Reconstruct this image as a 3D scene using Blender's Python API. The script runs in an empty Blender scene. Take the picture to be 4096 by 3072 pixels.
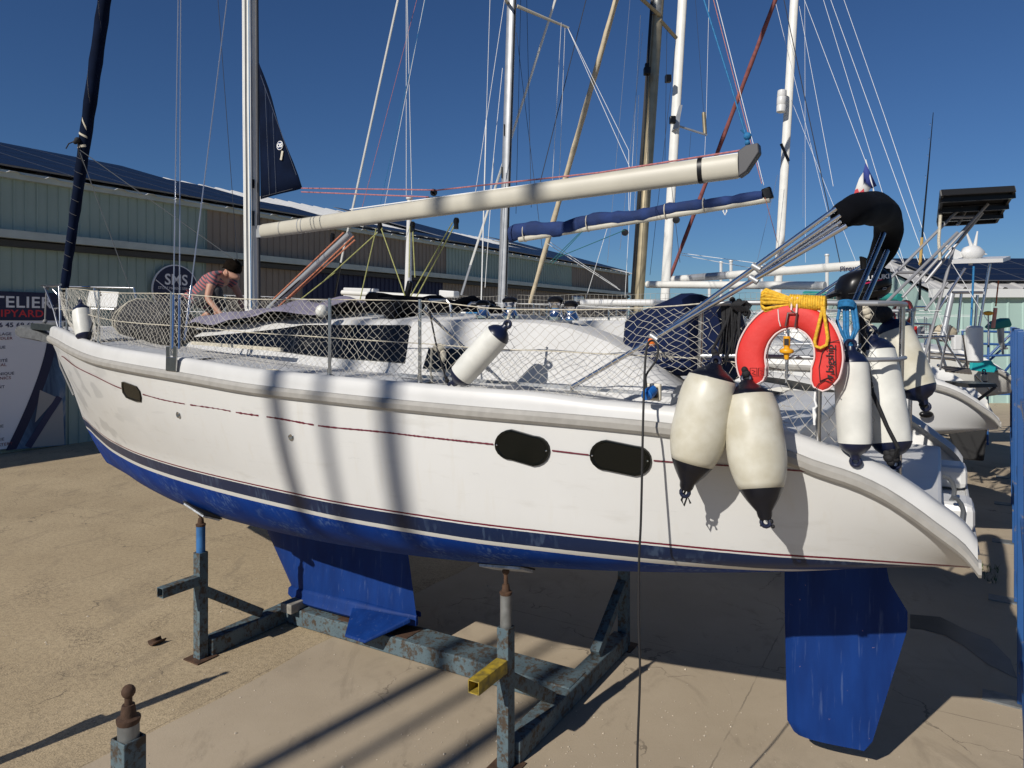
import bpy, bmesh, math, random
from mathutils import Vector, Matrix
R = math.radians
random.seed(11)
SC = bpy.context.scene
COL = SC.collection

# ------------------------------------------------------------------ camera, sky, sun, exposure
CAMH = 3.2
cam = bpy.data.cameras.new('camera')
cam.sensor_width = 36.0
cam.lens = 36.0 * 2870 / 4096
cam.shift_y = -240 / 4096
cam.clip_start = 0.05
cam.clip_end = 2000
camo = bpy.data.objects.new('camera', cam)
camo.location = (0, 0, CAMH)
camo.rotation_euler = (R(90), 0, 0)
COL.objects.link(camo)
SC.camera = camo

SUN_AZ, SUN_EL = R(40.5), R(33)          # light travels away from the camera and to the right
wd = bpy.data.worlds.new('World')
SC.world = wd
wd.use_nodes = True
nt = wd.node_tree
sky = nt.nodes.new('ShaderNodeTexSky')
sky.sky_type = 'NISHITA'
sky.sun_disc = False
sky.sun_elevation = SUN_EL
sky.sun_rotation = SUN_AZ + math.pi
sky.altitude = 0
sky.air_density = 1.0
sky.dust_density = 0.0
sky.ozone_density = 3.0
bg = nt.nodes['Background']
bg.inputs[1].default_value = 0.043
tint = nt.nodes.new('ShaderNodeMix'); tint.data_type = 'RGBA'; tint.blend_type = 'MULTIPLY'; tint.inputs[0].default_value = 1.0
tint.inputs[7].default_value = (0.60, 0.90, 1.32, 1)          # the deep clean blue of this dry day
nt.links.new(sky.outputs[0], tint.inputs[6]); nt.links.new(tint.outputs[2], bg.inputs[0])
sl = bpy.data.lights.new('sun', 'SUN')
sl.energy = 4.4
sl.angle = R(0.53)
sl.color = (1.0, 0.952, 0.88)
so = bpy.data.objects.new('sun', sl)
ldir = Vector((math.sin(SUN_AZ) * math.cos(SUN_EL), math.cos(SUN_AZ) * math.cos(SUN_EL), -math.sin(SUN_EL)))
so.rotation_euler = ldir.to_track_quat('-Z', 'Y').to_euler()
so.location = (-20, -25, 25)
COL.objects.link(so)
SC.view_settings.view_transform = 'Standard'
SC.view_settings.look = 'None'
SC.view_settings.exposure = 0.0
SC.view_settings.gamma = 1.0

# ------------------------------------------------------------------ places: world metres, yacht frame (s forward, u to port, z up)
TH = R(59.3)
BV = Vector((-math.sin(TH), math.cos(TH), 0))     # towards the bow
TV = Vector((math.cos(TH), math.sin(TH), 0))      # across, away from the camera
ORG = Vector((2.983, 4.69, 0))                    # stern end of the main yacht on the centreline
ZV = Vector((0, 0, 1))

def BT(s, u, z, o=ORG):
    return o + BV * s - TV * u + ZV * z

def W(px, py, Y):
    return Vector(((px - 2048) / 2870 * Y, Y, CAMH - (py - 1296) * Y / 2870))

def onU(px, py, u, o=ORG):
    k = (px - 2048) / 2870
    p = o - TV * u
    s = (k * p.y - p.x) / (BV.x - k * BV.y)
    q = p + BV * s
    return Vector((q.x, q.y, CAMH - (py - 1296) * q.y / 2870))

def lerp(a, b, q):
    return a + (b - a) * q

def tab(x, pts):
    xs = [p[0] for p in pts]; ys = [p[1] for p in pts]
    n = len(xs)
    if x <= xs[0]: return ys[0]
    if x >= xs[-1]: return ys[-1]
    for i in range(n - 1):
        if x <= xs[i + 1]: break
    def sl_(j):
        if j <= 0: return (ys[1] - ys[0]) / (xs[1] - xs[0])
        if j >= n - 1: return (ys[-1] - ys[-2]) / (xs[-1] - xs[-2])
        a = (ys[j] - ys[j - 1]) / (xs[j] - xs[j - 1]); b_ = (ys[j + 1] - ys[j]) / (xs[j + 1] - xs[j])
        return 0 if a * b_ <= 0 else 2 * a * b_ / (a + b_)
    h = xs[i + 1] - xs[i]; q = (x - xs[i]) / h
    return ((2*q**3 - 3*q**2 + 1) * ys[i] + (q**3 - 2*q**2 + q) * h * sl_(i)
            + (-2*q**3 + 3*q**2) * ys[i + 1] + (q**3 - q**2) * h * sl_(i + 1))

# ------------------------------------------------------------------ materials
MATS = {}
def mat(name, col, rough=0.5, metal=0.0, var=0.0, vscale=8.0, bump=0.0, bscale=40.0, col2=None, spec=0.5, coords='Object', coat=0.0):
    if name in MATS: return MATS[name]
    m = bpy.data.materials.new(name); m.use_nodes = True
    n = m.node_tree.nodes; l = m.node_tree.links
    p = n['Principled BSDF']
    p.inputs['Base Color'].default_value = (*col, 1)
    p.inputs['Roughness'].default_value = rough
    p.inputs['Metallic'].default_value = metal
    p.inputs['Specular IOR Level'].default_value = spec
    if coat: p.inputs['Coat Weight'].default_value = coat
    tc = n.new('ShaderNodeTexCoord')
    if var or col2:
        nz = n.new('ShaderNodeTexNoise'); nz.inputs['Scale'].default_value = vscale; nz.inputs['Detail'].default_value = 6
        l.new(tc.outputs[coords], nz.inputs['Vector'])
        r = n.new('ShaderNodeValToRGB')
        c2 = col2 if col2 else tuple(max(0, c * (1 - var)) for c in col)
        c1 = col if col2 else tuple(min(1, c * (1 + var * 0.6)) for c in col)
        r.color_ramp.elements[0].position = 0.36; r.color_ramp.elements[1].position = 0.66
        r.color_ramp.elements[0].color = (*c2, 1); r.color_ramp.elements[1].color = (*c1, 1)
        l.new(nz.outputs[0], r.inputs[0]); l.new(r.outputs[0], p.inputs['Base Color'])
    if bump:
        nb = n.new('ShaderNodeTexNoise'); nb.inputs['Scale'].default_value = bscale; nb.inputs['Detail'].default_value = 4
        l.new(tc.outputs[coords], nb.inputs['Vector'])
        b = n.new('ShaderNodeBump'); b.inputs['Strength'].default_value = bump; b.inputs['Distance'].default_value = 0.01
        l.new(nb.outputs[0], b.inputs['Height']); l.new(b.outputs[0], p.inputs['Normal'])
    MATS[name] = m
    return m

class NG:
    """small node-graph helper"""
    def __init__(s, name):
        s.m = bpy.data.materials.new(name); s.m.use_nodes = True
        s.n = s.m.node_tree.nodes; s.l = s.m.node_tree.links; s.p = s.n['Principled BSDF']
        MATS[name] = s.m
    def tc(s, k='Object'):
        return s.n.new('ShaderNodeTexCoord').outputs[k]
    def noise(s, vec, scale, detail=6, rough=0.55, dist=0.0):
        t = s.n.new('ShaderNodeTexNoise'); t.inputs['Scale'].default_value = scale; t.inputs['Detail'].default_value = detail
        t.inputs['Roughness'].default_value = rough; t.inputs['Distortion'].default_value = dist
        s.l.new(vec, t.inputs['Vector']); return t.outputs[0]
    def ramp(s, fac, stops, interp='LINEAR'):
        r = s.n.new('ShaderNodeValToRGB'); r.color_ramp.interpolation = interp
        e = r.color_ramp.elements
        while len(e) < len(stops): e.new(0.5)
        for i, (pos, c) in enumerate(stops):
            e[i].position = pos; e[i].color = (*c, 1) if len(c) == 3 else c
        s.l.new(fac, r.inputs[0]); return r.outputs[0]
    def math(s, op, a, b=None, clamp=False):
        t = s.n.new('ShaderNodeMath'); t.operation = op; t.use_clamp = clamp
        for i, v in enumerate((a, b)):
            if v is None: continue
            if hasattr(v, 'default_value') or hasattr(v, 'is_linked'): s.l.new(v, t.inputs[i])
            else: t.inputs[i].default_value = v
        return t.outputs[0]
    def mix(s, fac, a, b, mode='MIX'):
        t = s.n.new('ShaderNodeMix'); t.data_type = 'RGBA'; t.blend_type = mode
        for sock, v in ((t.inputs[0], fac), (t.inputs[6], a), (t.inputs[7], b)):
            if hasattr(v, 'is_linked'): s.l.new(v, sock)
            elif isinstance(v, (int, float)): sock.default_value = v
            else: sock.default_value = (*v, 1)
        return t.outputs[2]
    def sep(s, vec):
        t = s.n.new('ShaderNodeSeparateXYZ'); s.l.new(vec, t.inputs[0]); return t.outputs
    def mapping(s, vec, scale=(1, 1, 1), rot=(0, 0, 0), loc=(0, 0, 0)):
        t = s.n.new('ShaderNodeMapping'); t.inputs['Scale'].default_value = scale
        t.inputs['Rotation'].default_value = rot; t.inputs['Location'].default_value = loc
        s.l.new(vec, t.inputs[0]); return t.outputs[0]
    def bump(s, h, strength=0.3, dist=0.01):
        b = s.n.new('ShaderNodeBump'); b.inputs['Strength'].default_value = strength; b.inputs['Distance'].default_value = dist
        s.l.new(h, b.inputs['Height']); s.l.new(b.outputs[0], s.p.inputs['Normal'])
    def color(s, c): s.l.new(c, s.p.inputs['Base Color'])
    def rough(s, c):
        if hasattr(c, 'is_linked'): s.l.new(c, s.p.inputs['Roughness'])
        else: s.p.inputs['Roughness'].default_value = c

# ------------------------------------------------------------------ mesh builder
class MB:
    def __init__(s):
        s.v = []; s.f = []; s.fm = []; s.mi = 0
    def add(s, vs, fs):
        o = len(s.v)
        s.v += [Vector(v) for v in vs]
        for f in fs:
            s.f.append([i + o for i in f]); s.fm.append(s.mi)
    def box(s, c, size, rot=None):
        hx, hy, hz = [x / 2 for x in size]
        vs = [Vector((x, y, z)) for x in (-hx, hx) for y in (-hy, hy) for z in (-hz, hz)]
        if rot is not None: vs = [rot @ v for v in vs]
        c = Vector(c)
        s.add([v + c for v in vs], [(0, 1, 3, 2), (4, 6, 7, 5), (0, 4, 5, 1), (2, 3, 7, 6), (0, 2, 6, 4), (1, 5, 7, 3)])
        return s
    def bar(s, a, b_, w, h, up=None):
        a = Vector(a); b_ = Vector(b_); d = b_ - a; L = d.length; d = d / L
        up = Vector(up) if up is not None else (ZV if abs(d.z) < 0.95 else BV)
        x = d.cross(up).normalized(); y = x.cross(d).normalized()
        vs = []
        for p in (a, b_):
            for sx, sy in ((-1, -1), (1, -1), (1, 1), (-1, 1)):
                vs.append(p + x * sx * w / 2 + y * sy * h / 2)
        s.add(vs, [(3, 2, 1, 0), (4, 5, 6, 7), (0, 1, 5, 4), (1, 2, 6, 5), (2, 3, 7, 6), (3, 0, 4, 7)])
        return s
    def hollow(s, a, b_, w, t, up=None):
        """square tube open at both ends"""
        a = Vector(a); b_ = Vector(b_); d = (b_ - a).normalized()
        up = Vector(up) if up is not None else (ZV if abs(d.z) < 0.95 else BV)
        x = d.cross(up).normalized(); y = x.cross(d).normalized()
        vs = []
        for p in (a, b_):
            for k in (w / 2, w / 2 - t):
                for sx, sy in ((-1, -1), (1, -1), (1, 1), (-1, 1)):
                    vs.append(p + x * sx * k + y * sy * k)
        fs = []
        for i in range(4):
            j = (i + 1) % 4
            fs += [(i, j, 8 + j, 8 + i), (4 + j, 4 + i, 12 + i, 12 + j), (j, i, 4 + i, 4 + j), (8 + i, 8 + j, 12 + j, 12 + i)]
        s.add(vs, fs); return s
    def tube(s, pts, r, n=8, cap=True, ry=None, up=None, closed=False):
        pts = [Vector(p) for p in pts]; m = len(pts)
        rs = r if isinstance(r, (list, tuple)) else [r] * m
        vs = []; x = None
        for i, p in enumerate(pts):
            if closed: d = pts[(i + 1) % m] - pts[i - 1]
            else: d = pts[min(i + 1, m - 1)] - pts[max(i - 1, 0)]
            if d.length < 1e-9: d = ZV.copy()
            d.normalize()
            if up is not None:
                x = d.cross(Vector(up)).normalized()
            elif x is None:
                x = d.cross(ZV if abs(d.z) < 0.9 else Vector((1, 0, 0))).normalized()
            else:
                x = (x - d * x.dot(d)).normalized()
            y = x.cross(d).normalized()
            k = ry / rs[i] if ry else 1.0
            for j in range(n):
                a = 2 * math.pi * j / n
                vs.append(p + x * math.cos(a) * rs[i] + y * math.sin(a) * rs[i] * k)
        fs = []
        for i in range(m if closed else m - 1):
            i2 = (i + 1) % m
            for j in range(n):
                k2 = (j + 1) % n
                fs.append((i * n + j, i * n + k2, i2 * n + k2, i2 * n + j))
        if cap and not closed:
            fs.append(tuple(range(n))[::-1]); fs.append(tuple((m - 1) * n + j for j in range(n)))
        s.add(vs, fs); return s
    def lathe(s, prof, o, ax, n=20, flat=None):
        o = Vector(o); ax = Vector(ax).normalized()
        return s.tube([o + ax * h for r, h in prof], [max(r, 1e-4) for r, h in prof], n=n)
    def sphere(s, c, r, n=12, m=8, sc=(1, 1, 1), rot=None):
        c = Vector(c); vs = []; fs = []
        for i in range(m + 1):
            th = math.pi * i / m
            for j in range(n):
                a = 2 * math.pi * j / n
                v = Vector((math.sin(th) * math.cos(a) * r * sc[0], math.sin(th) * math.sin(a) * r * sc[1], math.cos(th) * r * sc[2]))
                if rot is not None: v = rot @ v
                vs.append(c + v)
        for i in range(m):
            for j in range(n):
                k = (j + 1) % n
                fs.append((i * n + j, i * n + k, (i + 1) * n + k, (i + 1) * n + j))
        s.add(vs, fs); return s
    def grid(s, rows, close=False):
        n = len(rows[0]); vs = [p for r_ in rows for p in r_]; fs = []
        for i in range(len(rows) - 1):
            for j in range(n if close else n - 1):
                k = (j + 1) % n
                fs.append((i * n + j, i * n + k, (i + 1) * n + k, (i + 1) * n + j))
        s.add(vs, fs); return s
    def poly(s, pts, off=None):
        """flat outline, extruded by the vector off"""
        pts = [Vector(p) for p in pts]; n = len(pts)
        if off is None:
            s.add(pts, [tuple(range(n))]); return s
        off = Vector(off)
        s.add(pts + [p + off for p in pts], [tuple(range(n))[::-1], tuple(range(n, 2 * n))] + [(i, (i + 1) % n, n + (i + 1) % n, n + i) for i in range(n)])
        return s
    def build(s, name, mats, parent=None, smooth=True, angle=38, bevel=0, fix=True, kind=None, label=None):
        me = bpy.data.meshes.new(name)
        me.from_pydata(s.v, [], s.f)
        for m_ in (mats if isinstance(mats, (list, tuple)) else [mats]): me.materials.append(m_)
        me.polygons.foreach_set('material_index', s.fm)
        if fix:
            bm = bmesh.new(); bm.from_mesh(me)
            bmesh.ops.recalc_face_normals(bm, faces=bm.faces); bm.to_mesh(me); bm.free()
        if smooth:
            me.polygons.foreach_set('use_smooth', [True] * len(me.polygons))
            me.set_sharp_from_angle(angle=R(angle))
        o = bpy.data.objects.new(name, me); COL.objects.link(o)
        if bevel:
            b = o.modifiers.new('bevel', 'BEVEL'); b.width = bevel; b.segments = 2; b.limit_method = 'ANGLE'; b.angle_limit = R(40)
        if parent is not None:
            o.parent = parent
            if parent.type == 'EMPTY': o.matrix_parent_inverse = Matrix.Translation(-parent.location)
        if kind: o['kind'] = kind
        if label: o['label'] = label
        return o

def empty(name, loc, label, cat, group=None):
    o = bpy.data.objects.new(name, None); COL.objects.link(o)
    o.location = Vector(loc); o.empty_display_size = 0.2
    o['label'] = label; o['category'] = cat
    if group: o['group'] = group
    return o

def tag(o, label, cat, group=None):
    o['label'] = label; o['category'] = cat
    if group: o['group'] = group
    return o

def copy_tree(o, parent=None):
    c = o.copy(); COL.objects.link(c)
    if parent is not None: c.parent = parent
    for ch in list(o.children): copy_tree(ch, c)
    return c

def text_mb(txt, size, org, xdir, ydir, bold=0.0, depth=0.0, sx=1.0, align='LEFT', shear=0.0, off=0.003, spacing=1.0):
    """flat lettering as a mesh standing in the plane xdir/ydir"""
    cu = bpy.data.curves.new('lettering', 'FONT'); cu.body = txt; cu.size = size; cu.align_x = align
    cu.offset = bold; cu.shear = shear; cu.space_character = spacing; cu.resolution_u = 3
    o = bpy.data.objects.new('lettering', cu)
    COL.objects.link(o)
    me = o.to_mesh(depsgraph=None, preserve_all_data_layers=False) if False else None
    dg = bpy.context.evaluated_depsgraph_get(); ev = o.evaluated_get(dg); me = ev.to_mesh()
    xd = Vector(xdir).normalized(); yd = Vector(ydir).normalized(); nd = xd.cross(yd)
    m = MB()
    m.add([Vector(org) + xd * (v.co.x * sx) + yd * v.co.y + nd * off for v in me.vertices], [tuple(p.vertices) for p in me.polygons])
    ev.to_mesh_clear()
    bpy.data.objects.remove(o); bpy.data.curves.remove(cu)
    return m

# ---- common materials
def hull_material():
    g = NG('hull_gelcoat')
    o = g.tc(); x, y, z = g.sep(o)
    # wear noise for the paint edges and the scuffed bottom
    nz = g.noise(o, 26, 4)
    e = g.math('ADD', z, g.math('MULTIPLY', g.math('SUBTRACT', nz, 0.5), 0.004))
    big = g.noise(o, 1.6, 5); fine = g.noise(o, 14, 6)
    white = g.mix(g.ramp(big, [(0.35, (0, 0, 0)), (0.7, (1, 1, 1))]), (0.635, 0.63, 0.605), (0.605, 0.60, 0.575))
    # sanded primer patches near the bow
    sv = g.mapping(o, scale=(1.6, 1.6, 3.6), rot=(0.2, 0.3, 0.2))
    pn = g.noise(sv, 1.5, 2, 0.4)
    bowm = g.ramp(g.math('ADD', g.math('MULTIPLY', x, -0.860), g.math('MULTIPLY', y, 0.510)), [(0.0, (0, 0, 0)), (1.0, (1, 1, 1))])
    sc = g.math('SUBTRACT', g.math('ADD', g.math('MULTIPLY', x, -0.860), g.math('MULTIPLY', y, 0.510)), 6.2)
    bowk = g.math('MULTIPLY', sc, 0.8, clamp=True)
    patch = g.math('MULTIPLY', g.ramp(pn, [(0.54, (0, 0, 0)), (0.60, (1, 1, 1))]), bowk)
    white = g.mix(g.math('MULTIPLY', patch, 0.8), white, (0.46, 0.46, 0.445))
    smv = g.mapping(o, scale=(1.2, 1.2, 6))
    sm = g.ramp(g.noise(smv, 2.2, 5), [(0.60, (0, 0, 0)), (0.78, (1, 1, 1))])
    white = g.mix(g.math('MULTIPLY', sm, 0.30), white, (0.42, 0.40, 0.35))
    run = g.ramp(g.noise(g.mapping(o, scale=(9, 9, .7)), 1.6, 4, .6), [(.56, (0, 0, 0)), (.74, (1, 1, 1))])
    white = g.mix(g.math('MULTIPLY', run, 0.16), white, (0.50, 0.44, 0.32))
    rub = g.ramp(g.noise(g.mapping(o, scale=(.9, .9, 5), rot=(.1, .05, 0)), 3.2, 7, .7, .4), [(.62, (0, 0, 0)), (.70, (1, 1, 1))])
    white = g.mix(g.math('MULTIPLY', rub, 0.22), white, (0.36, 0.36, 0.345))
    # navy boot stripe with scuffs, blue antifouling with vertical scrapes
    scr = g.mapping(o, scale=(17, 17, 1.6), rot=(0.0, 0.12, 0.0))
    sn = g.noise(scr, 2.0, 2, 0.5)
    area = g.ramp(g.noise(o, 2.1, 3), [(0.47, (0, 0, 0)), (0.58, (1, 1, 1))])
    scm = g.math('MULTIPLY', g.ramp(sn, [(0.50, (0, 0, 0)), (0.62, (1, 1, 1))]), area)
    navy = g.mix(g.math('MULTIPLY', scm, 0.34), (0.0045, 0.015, 0.055), (0.09, 0.14, 0.22))
    blue = g.mix(g.ramp(g.noise(o, 3.5, 6), [(0.3, (0, 0, 0)), (0.75, (1, 1, 1))]), (0.002, 0.025, 0.16), (0.004, 0.045, 0.26))
    blue = g.mix(g.math('MULTIPLY', scm, 0.42), blue, (0.12, 0.19, 0.33))
    redm = g.math('MULTIPLY', g.ramp(g.noise(g.mapping(o, scale=(3, 3, 16)), 3.0, 4), [(0.60, (0, 0, 0)), (0.68, (1, 1, 1))]),
                  g.ramp(z, [(0.0, (0, 0, 0)), (1.0, (0, 0, 0))]))
    step0 = g.math('GREATER_THAN', z, 1.752)
    g.l.new(g.mix(step0, (.06, .06, .06), (.38, .38, .38)), g.p.inputs['Specular IOR Level'])
    def step(h): return g.math('GREATER_THAN', e, h)
    c = g.mix(step(1.752), blue, (0.60, 0.59, 0.55))       # white stripe above the antifouling
    c = g.mix(step(1.786), c, navy)
    c = g.mix(step(1.883), c, white)
    c = g.mix(step(1.893), c, (0.13, 0.008, 0.022))        # maroon pinstripe
    c = g.mix(step(1.905), c, white)
    g.color(c)
    g.rough(g.ramp(e, [(0.0, (0.5, 0.5, 0.5)), (1.0, (0.5, 0.5, 0.5))]))
    gl = g.math('ADD', 0.30, g.math('MULTIPLY', fine, 0.14))
    g.rough(g.mix(step(1.752), (0.55, 0.55, 0.55), gl))
    g.bump(fine, 0.03, 0.01)
    return g.m

WHITE = mat('gelcoat_white', (0.64, 0.635, 0.615), 0.38, var=0.05, vscale=3)
DECKW = mat('deck_white', (0.55, 0.545, 0.53), 0.6, var=0.06, vscale=5, bump=0.1, bscale=150)
NONSKID = mat('nonskid_grey', (0.50, 0.51, 0.52), 0.75, var=0.08, vscale=10, bump=0.3, bscale=300)
STRAKE = mat('strake_grey', (0.34, 0.325, 0.295), 0.65, var=0.10, vscale=14, bump=0.12, bscale=30)
STEEL = mat('stainless_steel', (0.55, 0.55, 0.55), 0.26, 1.0, var=0.1, vscale=20)
CHROME = mat('chrome', (0.72, 0.72, 0.73), 0.10, 1.0)
ALU = mat('aluminium_grey', (0.42, 0.43, 0.44), 0.45, 0.55, var=0.12, vscale=6)
ALUW = mat('painted_spar_white', (0.70, 0.69, 0.64), 0.42, 0.0, var=0.06, vscale=4)
CREAM = mat('spar_cream', (0.50, 0.47, 0.385), 0.45, 0.0, var=0.07, vscale=3)
GOLD = mat('anodised_gold', (0.36, 0.30, 0.19), 0.4, 0.6, var=0.15, vscale=5)
WIRE = mat('rigging_wire', (0.55, 0.56, 0.58), 0.3, 0.8)
WIREW = mat('halyard_white', (0.78, 0.78, 0.76), 0.7)
WIRED = mat('halyard_dark', (0.03, 0.035, 0.05), 0.6)
ROPEC = mat('rope_cream', (0.58, 0.53, 0.42), 0.85, var=0.2, vscale=60)
ROPEK = mat('rope_black', (0.010, 0.010, 0.012), 0.8, var=0.3, vscale=90, bump=0.4, bscale=120)
ROPEY = mat('rope_yellow', (0.72, 0.42, 0.025), 0.75, var=0.25, vscale=60, bump=0.5, bscale=90)
ROPEB = mat('rope_blue', (0.015, 0.16, 0.36), 0.75, var=0.25, vscale=60)
ROPER = mat('rope_red', (0.42, 0.16, 0.16), 0.8, var=0.3, vscale=60)
ROPEO = mat('rope_orange', (0.55, 0.20, 0.11), 0.8, var=0.3, vscale=60)
ROPEG = mat('rope_lime', (0.34, 0.34, 0.12), 0.8, var=0.2, vscale=60)
ROPET = mat('rope_teal', (0.02, 0.14, 0.13), 0.8)
NETM = mat('net_cream', (0.47, 0.445, 0.385), 0.85, var=0.2, vscale=9)
NAVY = mat('canvas_navy', (0.003, 0.0075, 0.024), 0.9, var=0.25, vscale=5, bump=0.3, bscale=14, spec=.1)
HELMB = mat('canvas_helm', (0.004, 0.011, 0.045), 0.9, var=0.25, vscale=5, bump=0.35, bscale=10, spec=.2)
ROYAL = mat('canvas_blue', (0.008, 0.028, 0.115), 0.85, var=0.25, vscale=5, bump=0.35, bscale=10)
BLACKC = mat('canvas_black', (0.0025, 0.003, 0.005), 0.95, var=0.3, vscale=6, bump=0.25, bscale=9, spec=.12)
BLACK = mat('black_plastic', (0.006, 0.006, 0.007), 0.3, spec=.3)
BLACKR = mat('black_rubber', (0.012, 0.012, 0.013), 0.7)
GLASS = mat('dark_acrylic', (0.004, 0.005, 0.007), 0.12, spec=0.28)
PORT = mat('portlight_acrylic', (0.006, 0.0065, 0.005), 0.15, spec=0.25)
FENDW = mat('fender_white', (0.66, 0.655, 0.60), 0.42, var=0.10, vscale=9, spec=0.4)
FENDC = mat('fender_cream', (0.60, 0.575, 0.48), 0.38, var=0.16, vscale=9, col2=(0.50, 0.465, 0.36), spec=0.35)
FENDK = mat('fender_black', (0.004, 0.005, 0.010), 0.3, var=0.2, vscale=15)
FENDN = mat('fender_navy', (0.006, 0.010, 0.034), 0.35, var=0.2, vscale=15)
LILAC = mat('cloth_lilac', (0.20, 0.185, 0.245), 0.9, var=0.2, vscale=6, bump=0.5, bscale=12)
REDF = mat('buoy_red', (0.66, 0.035, 0.028), 0.62, var=0.10, vscale=5, bump=0.25, bscale=25)
PIPING = mat('piping_pink', (0.75, 0.60, 0.57), 0.7)
YELLOW = mat('yellow_plastic', (0.78, 0.36, 0.01), 0.4)
TURQ = mat('turquoise_paint', (0.02, 0.42, 0.42), 0.5)
TEALC = mat('canvas_teal', (0.015, 0.22, 0.19), 0.8)

print('setup done')
# ================================================================== GROUND
def ground_material(name, base, dark, pit, speck, rough_aggregate):
    g = NG(name)
    o = g.tc()
    big = g.noise(o, 0.45, 6, 0.6); mid = g.noise(o, 2.3, 6, 0.62); fine = g.noise(o, 70, 3, 0.7); gr = g.noise(o, 190, 2, 0.6)
    c = g.mix(g.ramp(big, [(0.32, (0, 0, 0)), (0.70, (1, 1, 1))]), dark, base)
    c = g.mix(g.math('MULTIPLY', g.ramp(mid, [(0.40, (0, 0, 0)), (0.72, (1, 1, 1))]), 0.40), c, dark)
    if rough_aggregate:
        st = g.mapping(o, scale=(1.0, 1.0, 1.0), rot=(0, 0, TH))
        stain = g.ramp(g.noise(st, 1.1, 8, 0.7, 0.6), [(0.52, (0, 0, 0)), (0.68, (1, 1, 1))])
        pits = g.ramp(g.math('ADD', g.math('MULTIPLY', fine, .55), g.math('MULTIPLY', g.noise(o, 21, 5, .75), .45)), [(0.43, (1, 1, 1)), (0.53, (0, 0, 0))])
        c = g.mix(g.math('MULTIPLY', pits, g.math('ADD', 0.42, g.math('MULTIPLY', stain, 0.45))), c, pit)
        c = g.mix(g.math('MULTIPLY', g.ramp(gr, [(0.60, (0, 0, 0)), (0.70, (1, 1, 1))]), 0.35), c, speck)
        g.bump(fine, 0.55, 0.012)
    else:
        c = g.mix(g.math('MULTIPLY', g.ramp(fine, [(0.55, (0, 0, 0)), (0.75, (1, 1, 1))]), 0.12), c, pit)
        stain = g.ramp(g.noise(o, 0.9, 7, 0.65, 0.5), [(0.55, (0, 0, 0)), (0.72, (1, 1, 1))])
        c = g.mix(g.math('MULTIPLY', stain, 0.28), c, pit)
        c = g.mix(g.math('MULTIPLY', g.ramp(gr, [(0.70, (0, 0, 0)), (0.75, (1, 1, 1))]), 0.5), c, speck)
        g.bump(g.math('ADD', fine, g.math('MULTIPLY', gr, 0.5)), 0.22, 0.006)
    vo = g.n.new('ShaderNodeTexVoronoi'); vo.feature = 'DISTANCE_TO_EDGE'; vo.inputs['Scale'].default_value = .55
    dv = g.n.new('ShaderNodeVectorMath'); dv.operation = 'ADD'
    dn = g.n.new('ShaderNodeTexNoise'); dn.inputs['Scale'].default_value = 2.2; dn.inputs['Detail'].default_value = 6; g.l.new(o, dn.inputs['Vector'])
    dm = g.n.new('ShaderNodeVectorMath'); dm.operation = 'SCALE'; dm.inputs['Scale'].default_value = .9; g.l.new(dn.outputs['Color'], dm.inputs[0])
    g.l.new(o, dv.inputs[0]); g.l.new(dm.outputs[0], dv.inputs[1]); g.l.new(dv.outputs[0], vo.inputs['Vector'])
    crk = g.math('MULTIPLY', g.math('LESS_THAN', vo.outputs['Distance'], .0045), g.ramp(g.noise(o, .8, 3), [(.50, (0, 0, 0)), (.58, (1, 1, 1))]))
    c = g.mix(g.math('MULTIPLY', crk, .55), c, (.06, .048, .035))
    blot = g.ramp(g.noise(g.mapping(o, scale=(1.6, .7, 1), rot=(0, 0, .9)), 1.3, 7, .7, .8), [(.56, (0, 0, 0)), (.66, (1, 1, 1))])
    c = g.mix(g.math('MULTIPLY', blot, .30), c, (.16, .125, .085))
    # joints between the slabs, straight and slightly ragged
    x, y, z = g.sep(o)
    rag = g.math('MULTIPLY', g.math('SUBTRACT', g.noise(o, 9, 5), 0.5), 0.03)
    sc = g.math('ADD', g.math('ADD', g.math('MULTIPLY', x, BV.x), g.math('MULTIPLY', y, BV.y)), rag)
    uc = g.math('ADD', g.math('ADD', g.math('MULTIPLY', x, TV.x), g.math('MULTIPLY', y, TV.y)), rag)
    def joint(v, per, off):
        a = g.math('ABSOLUTE', g.math('SUBTRACT', g.math('MODULO', g.math('ADD', v, 400.0 + off), per), per / 2))
        return g.math('LESS_THAN', a, 0.006)
    s0 = -(ORG.x * BV.x + ORG.y * BV.y)
    j = g.math('MAXIMUM', joint(sc, 3.92, s0 - 5.5 + 1.96 - 400 % 3.92), joint(uc, 5.2, 1.3))
    jn = g.ramp(g.noise(o, 3, 4), [(0.38, (0, 0, 0)), (0.6, (1, 1, 1))])
    c = g.mix(g.math('MULTIPLY', g.math('MULTIPLY', j, jn), 0.45), c, (0.05, 0.042, 0.032))
    g.color(c); g.rough(0.92)
    return g.m

GR1 = ground_material('concrete_aggregate', (0.54, 0.425, 0.265), (0.41, 0.315, 0.19), (0.075, 0.055, 0.035), (0.50, 0.42, 0.31), True)
GR2 = ground_material('concrete_smooth', (0.47, 0.385, 0.275), (0.38, 0.305, 0.21), (0.13, 0.105, 0.08), (0.46, 0.41, 0.33), False)
m = MB(); m.add([(-300, -300, 0), (300, -300, 0), (300, 500, 0), (-300, 500, 0)], [(0, 1, 2, 3)])
m.build('ground', GR1, smooth=False, kind='structure')
# smoother slab from the cradle aft, its edge ragged against the aggregate
rows = [[], []]
for i in range(161):
    u = 14 - i * 0.5
    rg = 0.025 * math.sin(i * 1.7) + random.uniform(-.03, .03)
    rows[0].append(BT(5.48 + rg, u, 0.004)); rows[1].append(BT(-60, u, 0.004))
m = MB().grid(rows); m.build('concrete_slab', GR2, smooth=False, kind='structure')

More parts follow.
